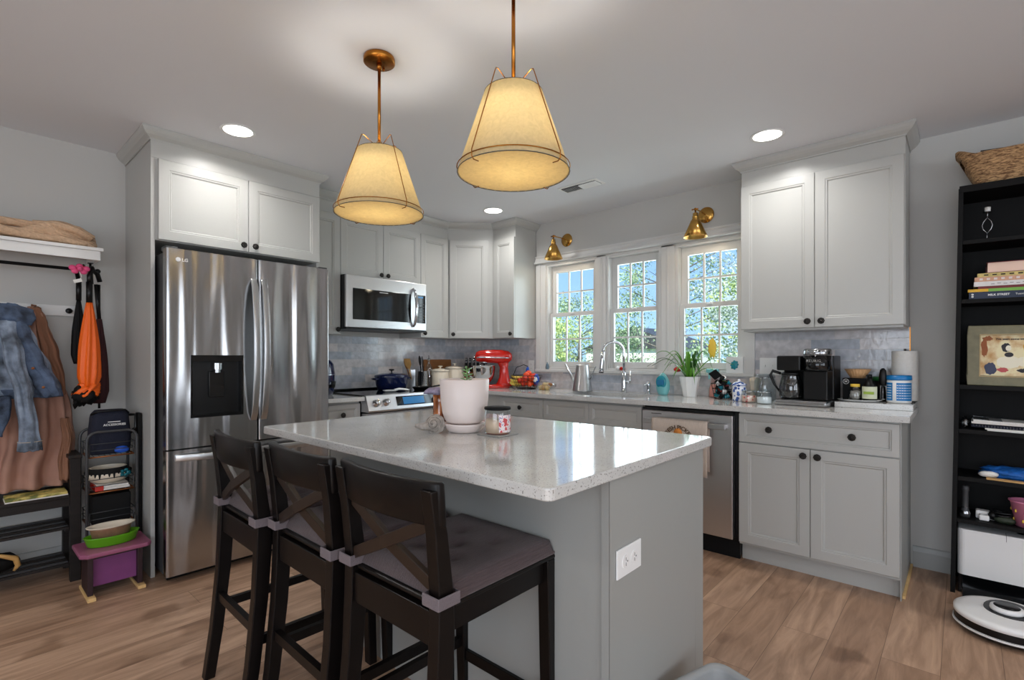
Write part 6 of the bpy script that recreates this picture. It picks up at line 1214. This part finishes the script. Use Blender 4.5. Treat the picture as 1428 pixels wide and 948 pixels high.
g = MB(); g.tube([(-3.42,-.24,1.900),(-3.32,-.255,1.902),(-3.24,-.25,1.890),(-3.182,-.235,1.858),(-3.172,-.225,1.828),(-3.21,-.255,1.822),(-3.32,-.268,1.826)], [.014,.020,.024,.025,.022,.020,.014], 12); T.part('fold', g, 'knit')

# umbrellas hanging at the rail end
def umb(label, x, y, z0, z1, R_, mc, hk, tiem=None):
    T = Thing('umbrella', label, 'umbrella', (x, y, z1)); g = MB(); n = 14; rings = []
    for k in range(n+1):
        t = k/n; z = z1+(z0-z1)*t; r = R_*(.28+.72*math.sin(min(1, t*1.25)*PI/2)) if t < .86 else R_*(1-.35*(t-.86)/.14)
        rings.append([(x+r*(1+.16*math.cos(8*a+3*t))*math.cos(a), y+r*(1+.16*math.cos(8*a+3*t))*math.sin(a), z) for a in [2*PI*q/40 for q in range(40)]])
    g.loft(rings); T.part('canopy', g, mc)
    g = MB(); g.tube([(x, y, z1+hk[0]), (x, y, z0-.03)], .006, 8); T.part('shaft', g, 'black'); return T
T = umb('closed bright orange umbrella hanging from the rail end', -3.190, -.245, 1.02, 1.500, .046, 'orange', (.12,)); g = MB(); g.tube([(-3.19,-.245,1.615),(-3.19,-.245,1.50)], .015, 12); g.tube([(-3.19,-.245,1.61),(-3.19,-.245,1.65),(-3.178,-.235,1.685),(-3.150,-.215,1.665),(-3.138,-.205,1.625)], .012, 10); T.part('handle', g, 'black'); 
g = MB(); rings = []
for k in range(7):
    t = k/6; r = .040+.012*t; rings.append([(-3.190-.015*t+r*(1+.25*math.cos(7*a+k))*math.cos(a), -.245+r*(1+.25*math.cos(7*a+k))*math.sin(a), 1.045-.055*t+.010*math.cos(5*a)) for a in [2*PI*q/36 for q in range(36)]])
g.loft(rings, True, False); T.part('frill', g, 'orange', solid=.002)
T = umb('closed black umbrella hanging behind the orange one', -3.218, -.115, 1.16, 1.52, .030, 'blackmatte', (.12,)); g = MB(); g.tube([(-3.218,-.115,1.64),(-3.218,-.115,1.52)], .013, 12); g.tube([(-3.218,-.115,1.63),(-3.232,-.14,1.69),(-3.205,-.17,1.71),(-3.20,-.195,1.68)], .011, 10); T.part('handle', g, 'black')
T = umb('closed dark maroon umbrella at the back of the umbrella bunch', -3.125, -.105, .93, 1.42, .040, mat('maroon', (58, 22, 26), .8), (.2,)); g = MB(); g.tube([(-3.140,-.105,1.62),(-3.125,-.105,1.42)], .010, 12); g.tube([(-3.160,-.105,1.62),(-3.165,-.12,1.68),(-3.165,-.17,1.705),(-3.165,-.195,1.68)], .010, 10); T.part('handle', g, 'black')
g = MB(); c0 = (-3.195, -.225, .995); 
for k in range(5):
    a = k*1.25; g.sph((c0[0]-.01+.03*math.cos(a), c0[1]-.01+.03*math.sin(a), c0[2]-.012*(k%3)), .034, 12, 8, sz=1.3, nz_=.7, fq=3, seed=k)
single('folding_umbrella', g, 'blackmatte', 'crumpled black fabric tips gathered below the orange umbrella', 'umbrella', c0)
T = Thing('artificial_flower', 'bright pink plush flower with a white tag on the umbrella bunch', 'flower', (-3.25, -.25, 1.68)); b = (-3.235, -.265, 1.678)
for k in range(5): a = k*2*PI/5+.3; g = MB(); g.sph((b[0]+.028*math.cos(a)*1.1, b[1], b[2]+.015*math.sin(a)), .015, 12, 8, sx=1.1, sy=.6); T.part('petal', g, 'pink')
g = MB(); g.sph((b[0], b[1]-.01, b[2]), .013, 10, 8); T.part('center', g, 'pink'); g = MB(); g.box((-.018, -.001, -.009), (.018, .001, .009), M=Mloc((b[0]-.008, b[1]-.008, b[2]-.065), 0, 0, math.radians(-20))); T.part('tag', g, 'paper'); g = MB(); g.tube([(b[0], b[1]-.006, b[2]-.015), (b[0]+.008, b[1]-.006, b[2]-.04), (b[0]+.0, b[1]-.008, b[2]-.058)], .0015, 5); T.part('string', g, 'paper')

# garments: lofted cloth, cross-sections from top to bottom
def drape(secs, nf=7, seed=0, amp=.16, seg=64, rows=46, yc=-.075):
    g = MB(); rings = []; n = len(secs)-1
    for r in range(rows+1):
        t = r/rows*n; i = min(int(t), n-1); f = t-i; a_, b_ = secs[i], secs[i+1]; f2 = f*f*(3-2*f)
        z, x0, x1, d = [a_[k]+(b_[k]-a_[k])*(f if k == 0 else f2) for k in range(4)]
        yy = (a_[4] if len(a_) > 4 else yc)*(1-f2)+(b_[4] if len(b_) > 4 else yc)*f2
        ring = []
        for k in range(seg):
            a = 2*PI*k/seg; ca, sa = math.cos(a), math.sin(a); wv = amp*min(1, r/8+.2)*(math.sin(nf*a+.9*math.sin(r*.13+seed)+seed)*.6+.5*noise.noise(Vector((ca*2.2+seed, sa*2.2, z*7)))+.35*noise.noise(Vector((ca*6, sa*5+seed, z*12))))
            ring.append(((x0+x1)/2+(x1-x0)/2*ca*(1+wv*.35), min(-.022, yy+d*sa*(1+wv*1.6)-(d*wv*.9 if sa < 0 else 0)), z+.012*noise.noise(Vector((ca*3, sa, seed)))))
        rings.append(ring)
    return g.loft(rings)
T = Thing('coat', 'long dusty tan coat hanging from the hook rail', 'coat', (-3.40, -.08, 1.46))
g = drape([(1.475, -3.425, -3.375, .014, -.05), (1.42, -3.445, -3.355, .03), (1.30, -3.50, -3.325, .04), (1.10, -3.535, -3.285, .05), (.90, -3.55, -3.255, .06), (.72, -3.565, -3.245, .07, -.10), (.58, -3.58, -3.262, .075, -.12), (.505, -3.58, -3.262, .075, -.13)], 9, 2, .30); T.part('body', g, 'tancoat')
g = drape([(1.47, -3.415, -3.37, .018, -.065), (1.38, -3.40, -3.345, .028, -.10), (1.22, -3.375, -3.30, .030, -.11), (1.08, -3.345, -3.275, .030, -.11), (.99, -3.33, -3.272, .028, -.10)], 4, 5, .22); T.part('sleeve', g, 'tancoat2')
g = drape([(.86, -3.30, -3.262, .015, -.14), (.76, -3.295, -3.250, .026, -.17), (.64, -3.318, -3.268, .028, -.215), (.535, -3.312, -3.264, .026, -.22)], 4, 7, .25); T.part('sleeve', g, 'tancoat2')
g = MB(); g.tube([(-3.40,-.02,1.455),(-3.405,-.045,1.485),(-3.39,-.05,1.48)], .006, 8); T.part('hanging_loop', g, 'tancoat2')
T = Thing('denim_jacket', 'faded blue denim jacket hanging at the left edge of the photo', 'jacket', (-3.50, -.14, 1.46))
g = drape([(1.46, -3.565, -3.47, .02, -.14), (1.40, -3.60, -3.44, .045, -.17), (1.28, -3.62, -3.40, .055, -.18), (1.14, -3.63, -3.345, .055, -.18), (1.03, -3.62, -3.305, .05, -.18), (.985, -3.60, -3.300, .048, -.18)], 8, 1, .22); T.part('body', g, 'denim')
g = drape([(1.475, -3.56, -3.47, .015, -.17), (1.445, -3.57, -3.415, .032, -.20), (1.40, -3.55, -3.405, .036, -.215), (1.365, -3.52, -3.42, .025, -.21)], 5, 3, .15); T.part('collar', g, 'denimdark')
g = drape([(1.42, -3.53, -3.46, .02, -.22), (1.32, -3.52, -3.425, .02, -.238), (1.18, -3.47, -3.375, .018, -.24), (1.06, -3.42, -3.325, .016, -.235), (.99, -3.385, -3.305, .014, -.23)], 4, 6, .12); T.part('placket', g, 'denimdark')
g = drape([(1.38, -3.545, -3.48, .03, -.24), (1.20, -3.53, -3.45, .034, -.255), (1.00, -3.49, -3.42, .034, -.26), (.84, -3.475, -3.40, .035, -.26), (.725, -3.475, -3.385, .034, -.26)], 5, 8, .16); sl = T.part('sleeve', g, 'denim')
g = drape([(.765, -3.478, -3.385, .037, -.26), (.715, -3.480, -3.382, .038, -.26)], 4, 8, .08, rows=8); T.part('cuff', g, 'denim', parent=sl)
g = MB(); g.ring((-3.431, -.26, .762), 1, .0012, 40, 5, 'z', sx=.048, sy=.040); T.part('cuff_stitching', g, 'stitch', parent=sl)
g = drape([(1.0, -3.66, -3.50, .03, -.235), (.90, -3.66, -3.50, .035, -.24), (.80, -3.66, -3.53, .03, -.24)], 5, 4, .2); T.part('pocket_flap', g, 'denimdark')

g = drape([(1.03, -3.622, -3.300, .053, -.18), (.985, -3.602, -3.296, .051, -.18)], 8, 1, .22, rows=6); T.part('hem_band', g, 'denimdark')
for k in range(4): g = MB(); g.sph((-3.50+.04*k, -.262, 1.34-.1*k), .007, 10, 6, sy=.4); T.part('button', g, 'copperwire')

# bench
T = Thing('hall_bench', 'dark wooden hall bench with slatted shoe racks below', 'bench', (-3.75, -.17, 0)); hx0, hx1 = -4.30, -3.235
T.part('side_panel', MB().box((hx1-.045, -.315, 0), (hx1, -.275, .655)).box((hx1-.045, -.06, 0), (hx1, -.02, .655)).box((hx1-.035, -.275, .41), (hx1-.01, -.06, .62)), 'benchwood', .002)
T.part('armrest', MB().box((hx1-.052, -.325, .6555), (hx1+.005, -.02, .675)), 'benchwood', .003)
T.part('side_panel', MB().box((hx0, -.315, 0), (hx0+.045, -.275, .655)).box((hx0, -.06, 0), (hx0+.045, -.02, .655)), 'benchwood', .002)
T.part('seat', MB().box((hx0+.046, -.320, .450), (hx1-.046, -.02, .468)), 'benchwood', .003); T.part('apron', MB().box((hx0+.046, -.305, .405), (hx1-.046, -.287, .4495)), 'benchwood')
for z_ in (.285, .090):
    for k in range(6): g = MB(); y_ = -.285+k*.046; g.box((hx0+.046, y_-.008, z_-.006), (hx1-.046, y_+.008, z_+.006)); T.part('shoe_slat', g, 'darkgrey' if k%2 else 'benchwood')
    T.part('slat_support', MB().box((hx1-.060, -.27, z_-.024), (hx1-.0455, -.06, z_-.0065)), 'benchwood')
T = Thing('flat_box', 'thin yellow-green printed box under the tan coat on the bench', 'box', (-3.4, -.25, .469))
M_ = mat('boxprint', (190, 178, 96), .5); n_, l_, b_ = nodes(M_); t_ = n_.new('ShaderNodeTexCoord'); v_ = n_.new('ShaderNodeTexNoise'); v_.inputs['Scale'].default_value = 26; v_.inputs['Detail'].default_value = 5; l_.new(t_.outputs['Object'], v_.inputs['Vector']); r_ = n_.new('ShaderNodeValToRGB'); r_.color_ramp.elements[0].position = .4; r_.color_ramp.elements[0].color = L((104, 112, 50))+(1,); r_.color_ramp.elements[1].position = .6; r_.color_ramp.elements[1].color = L((222, 202, 116))+(1,); l_.new(v_.outputs['Fac'], r_.inputs[0]); l_.new(r_.outputs[0], b_.inputs['Base Color'])
T.part('lid', MB().box((-3.525, -.318, .4745), (-3.290, -.19, .488)), 'boxprint', .002); T.part('tray', MB().box((-3.527, -.3185, .4685), (-3.288, -.19, .474)), 'paper')
T = Thing('shoe', 'black shoe with a tan curled edge on the lower shoe rack', 'shoe', (-3.55, -.2, .1)); g = MB(); rings = []
g.sph((-3.57, -.20, .150), .085, 28, 14, sx=1.25, sy=.7, sz=.60, nz_=.1); T.part('upper', g, 'blackmatte'); g = MB(); g.tube([(-3.62,-.268,.20),(-3.54,-.275,.205),(-3.485,-.262,.175),(-3.475,-.255,.135),(-3.49,-.25,.11)], [.006,.009,.014,.012,.006], 10); T.part('edge', g, 'woodlight')

# tiered metal stand
cx0, cx1, cyf, cyb = -3.228, -3.012, -.435, -.225
T = Thing('tiered_stand', 'three-tier dark metal basket stand between bench and refrigerator cabinet', 'stand', ((cx0+cx1)/2, (cyf+cyb)/2, 0))
for y_, zt in ((cyf, .800), (cyb, .800)):
    g = MB(); pts = [(cx0, y_, 0), (cx0, y_, zt-.05)]+[(cx0+.045-.045*math.cos(a), y_, zt-.045+.045*math.sin(a)) for a in [PI/2*q/5 for q in range(1, 6)]]+[(cx1-.045+.045*math.sin(a), y_, zt-.045+.045*math.cos(a)) for a in [PI/2*q/5 for q in range(0, 6)]]+[(cx1, y_, zt-.05), (cx1, y_, 0)]; g.tube(pts, .007, 10); T.part('frame', g, 'darkgrey')
for z_ in (.665, .475, .30):
    g = MB(); e = .012; P_ = [(cx0+e, cyf+e, z_), (cx1-e, cyf+e, z_), (cx1-e, cyb-e, z_), (cx0+e, cyb-e, z_)]
    for k in range(4): g.tube([P_[k], P_[(k+1)%4]], .0045, 6)
    tr = T.part('basket_rim', g, 'copperwire'); g = MB()
    for dz in (.035, .070): Q = [(x+(-.004 if x < -3.12 else .004), y, z_+dz) for x, y, _ in P_]; [g.tube([Q[k], Q[(k+1)%4]], .0022, 5) for k in range(4)]
    for k in range(9): x = cx0+e+(cx1-cx0-2*e)*k/8; g.tube([(x, cyf+e, z_), (x, cyb-e, z_)], .0018, 4)
    for p in P_: g.tube([p, (p[0], p[1], z_+.07)], .003, 5)
    T.part('basket_wire', g, 'darkgrey', parent=tr)
single('leaning_board', MB().box((-3.003, -.415, 0.001), (-2.985, -.355, .885)), 'bookcase', 'narrow dark board standing against the side of the refrigerator cabinet', 'board', (-2.994, -.385, 0), bevel=.002)
T = Thing('black_box', 'plain black box in the lowest basket behind the baking dishes', 'box', (-3.12, -.33, .305)); T.part('box', MB().box((-3.205, -.415, .306), (-3.035, -.245, .455)), 'blackmatte', .006)  # plain box added to fill the black area behind the tiers
# backpack in the top basket
T = Thing('backpack', 'dark navy zip bag with small white lettering in the top basket', 'bag', (-3.12, -.33, .67)); b = (-3.115, -.325, .672)
g = MB(); rings = []
for k in range(13):
    t = k/12; z = b[2]+t*.235; w = .088*(1+.06*math.sin(t*5))*(1 if t < .9 else 1-(t-.9)*2.2); d = .075*(1 if t < .85 else 1-(t-.85)*2.6); rings.append([(b[0]+w*math.copysign(abs(math.cos(a))**.5, math.cos(a)), b[1]+d*math.copysign(abs(math.sin(a))**.6, math.sin(a)), z) for a in [2*PI*q/36 for q in range(36)]])
g.loft(rings); T.part('body', g, 'navycloth'); g = MB(); g.tube([(b[0]-.085, b[1]-.03, b[2]+.215), (b[0]-.06, b[1]-.06, b[2]+.232), (b[0]+.06, b[1]-.06, b[2]+.235), (b[0]+.082, b[1]-.03, b[2]+.215)], .005, 6); T.part('zip', g, 'black'); g = MB(); g.tube([(b[0]+.08, b[1], b[2]+.20), (b[0]+.115, b[1]-.03, b[2]+.20), (b[0]+.110, b[1]-.05, b[2]+.13), (b[0]+.085, b[1]-.03, b[2]+.10)], .009, 8); T.part('strap', g, 'black')
Uv = Vector((1, 0, 0)); T.part('lettering', text_mb('ACCESSORIES', .016, (b[0]+.01, b[1]-.0765, b[2]+.158), (1, 0, 0), (0, 0, 1), bold=.0003), 'white'); T.part('lettering', text_mb('SPORTS', .011, (b[0]+.01, b[1]-.0765, b[2]+.175), (1, 0, 0), (0, 0, 1), bold=.0003), 'white') if False else None
T.part('stripe', MB().box((b[0]-.02, b[1]-.0775, b[2]+.172), (b[0]+.035, b[1]-.0768, b[2]+.176)), 'white')
T = Thing('blue_packet', 'small bright blue packet in front of the navy bag', 'packet', (-3.07, -.41, .67)); g = MB(); g.sph((-3.075, -.408, .692), .03, 14, 10, sx=1.1, sy=.35, sz=.62, nz_=.2); T.part('packet', g, 'blue')
T = Thing('bowl', 'large cream bowl with black drip rim and blue flower in the middle basket', 'bowl', (-3.13, -.33, .50)); b = (-3.122, -.335, .512)
g = MB(); g.lathe([(0,0),(.055,0),(.080,.012),(.100,.040),(.098,.060),(.084,.082),(.078,.084),(.074,.080),(.086,.055),(.075,.015),(0,.010)], b, 44, sy=.92); T.part('body', g, 'cream'); g = MB(); g.lathe([(.1002,.056),(.0975,.064),(.085,.0835)], b, 88, sy=.92, fn=lambda a, z: 1.006)
for k in range(30): a = 2*PI*k/30; d = Vector((math.cos(a), .92*math.sin(a), 0)); g.tube([Vector(b)+d*.0985+Vector((0,0,.062)), Vector(b)+d*.1008+Vector((0,0,.050-.010*(k%3)))], [.0075, .002], 6); T.part('drip_glaze', g, 'blackmatte'); g = MB(); [g.sph((b[0]+.06+.016*math.cos(k*1.25), b[1]-.078-.004, b[2]+.05+.014*math.sin(k*1.25)), .011, 10, 6, sy=.4) for k in range(5)]; T.part('flower', g, 'teal')
T = Thing('papers', 'folded white and red papers under the cream bowl', 'papers', (-3.12, -.34, .48)); g = MB(); g.box((-3.19, -.418, .482), (-3.04, -.26, .494)); g.box((-3.185, -.415, .4945), (-3.045, -.26, .510), M=Matrix.Identity(4)); T.part('paper', g, 'paper', .003); g = MB(); g.box((-3.1915, -.4195, .4805), (-3.155, -.27, .5095)); T.part('red_cover', g, 'red', .002)
# step stool
T = Thing('step_stool', 'small wooden step stool with mauve top and purple panel', 'step stool', (-3.135, -.55, 0)); X0_, X1_, Yf, Yb = -3.290, -2.997, -.690, -.445; H_ = .235
pts = [(X0_, Yb), (X0_, Yf+.03), (X0_+.03, Yf), (X1_-.02, Yf), (X1_, Yf+.02), (X1_, Yb)]
g = MB(); g.prism(pts, H_-.022, H_); T.part('top', g, 'purple', .006)
for x in (X0_+.035, X1_-.055): g = MB(); g.box((x, Yf+.045, .017), (x+.022, Yb-.03, H_-.0225)); T.part('leg', g, 'darkplum', .002); g = MB(); g.box((x-.006, Yf+.005, 0), (x+.028, Yb-.0, .0165)); T.part('foot_runner', g, 'woodpine', .002)
T.part('front_panel', MB().box((X0_+.0575, Yf+.075, .05), (X1_-.0555, Yf+.088, H_-.045)), 'purplepanel'); T.part('apron', MB().box((X0_+.0575, Yf+.060, H_-.045), (X1_-.0555, Yf+.074, H_-.0225)), 'darkplum')
def oval(label, c, sx, h, mc, mi=None, name='baking_dish'):
    T = Thing(name, label, 'dish', c); g = MB(); g.lathe([(0,0),(.75,0),(.82,.15*h/.06*.06)] if False else [(0,0),(sx*.80,0),(sx*.86,h*.1),(sx*.97,h*.92),(sx,h),(sx*.94,h),(sx*.82,h*.18),(0,h*.15)], c, 48, sy=.55); T.part('body', g, mc); return T
oval('oval green baking dish on the mauve stool top', (-3.145, -.565, H_+.0006), .118, .050, 'green')
T = oval('oval copper-sided dish with a cream inside resting in the green dish', (-3.148, -.560, H_+.030), .090, .058, 'ovencopper'); g = MB(); g.lathe([(.083,.0585),(.100,.062),(.104,.068),(.098,.068),(.080,.062),(.066,.026),(0,.024)], (-3.148, -.560, H_+.030), 48, sy=.58); T.part('liner', g, 'cream')

# ============================================================ OUTSIDE
struct('ground', MB().box((.14, -30, -.75), (45, 34, -.65)), 'grass')
def tree(loc, h, R_, ml, label, conical=False, seed=0, n=2600, base=.12, leafs=.16):
    random.seed(seed); T = Thing('tree', label, 'tree', loc, group=None); x, y, z = loc; g = MB(); g.tube([(x, y, z), (x+.05, y, z+h*.5), (x, y, z+h*.9)], [R_*.06, R_*.04, R_*.012], 10); T.part('trunk', g, 'bark')
    g = MB()
    for i in range(26):
        t = random.uniform(base+.05, .92); a = random.uniform(0, 2*PI); r = R_*((1-t) if conical else math.sin(PI*min(1, t))**.6)*.8; g.tube([(x, y, z+h*t*.9), (x+r*math.cos(a), y+r*math.sin(a), z+h*t+(.0 if conical else .3))], [.018, .005], 4)
    T.part('branches', g, 'bark'); g = MB(); vs = []; fs = []
    cl = []
    for i in range(90):
        t = random.uniform(base, 1); a = random.uniform(0, 2*PI); e = (1.02-t)**.8 if conical else math.sin(PI*(.08+.9*((t-base)/(1-base))))**.55; r = R_*e*random.uniform(.45, 1); cl.append((x+r*math.cos(a), y+r*math.sin(a), z+h*t, random.uniform(.22, .5)*R_*.5))
    for i in range(n):
        c = cl[i%len(cl)]; d = Vector((random.gauss(0, 1), random.gauss(0, 1), random.gauss(0, .8))); p = Vector(c[:3])+d*c[3]*.55; s_ = leafs*random.uniform(.5, 1.1)
        u = Vector((random.gauss(0, 1), random.gauss(0, 1), random.gauss(0, 1))).normalized(); v = u.orthogonal().normalized(); w = u.cross(v); k = len(vs); vs += [p-v*s_*.5, p+w*s_*.3, p+v*s_*.5, p-w*s_*.3]; fs.append((k, k+1, k+2, k+3))
    g.add(vs, fs); g.nofix = True; T.part('foliage', g, ml, kind='stuff')
tree((7.0, 4.9, -.65), 2.9, 1.9, 'foliage1', 'bright green low tree seen in the left window', seed=1, n=17000, base=.08, leafs=.075)
tree((11.5, 6.4, -.65), 3.9, 1.9, 'foliage3', 'green rounded tree behind the bright green one', seed=2, n=9000, leafs=.10)
tree((9.0, 1.7, -.65), 6.4, 2.0, 'foliage3', 'pale green leafy tree filling the middle window', seed=3, n=16000, base=.08, leafs=.085)
tree((6.6, -1.3, -.65), 6.4, 2.0, 'foliage2', 'tall grey-green conifer in the right window', True, seed=4, n=18000, base=.02, leafs=.07)
tree((11.0, -3.4, -.65), 7.6, 2.2, 'foliage2', 'second grey-green conifer behind the first on the right', True, seed=5, n=9000, leafs=.10)
tree((15, 14, -.65), 4.0, 2.6, 'foliage1', 'distant broad green tree at the far left', seed=6, n=3600, leafs=.2)
tree((17, 1.0, -.65), 5.4, 3.0, 'foliage1', 'distant yellow-green tree between the nearer ones', seed=8, n=4500, leafs=.2)
T = Thing('house', 'white neighbouring house low behind the trees', 'house', (20, 8, -.65)); T.part('walls', MB().box((19, 5.5, -.65), (23, 11, 1.6)), 'white'); T.part('roof', MB().extr([(5.3, 1.6), (11.2, 1.6), (8.25, 2.7)], (18.8, 0, 0), (23.2, 0, 0), (0, 1, 0), (0, 0, 1)), 'darkgrey')
for y_ in (6.5, 8.2, 9.9): w_ = T.part('window', MB().box((18.96, y_-.4, .2), (19, y_+.4, 1.2)), 'white'); T.part('pane', MB().box((18.94, y_-.32, .28), (18.955, y_+.32, 1.12)), 'blackgloss', parent=w_)
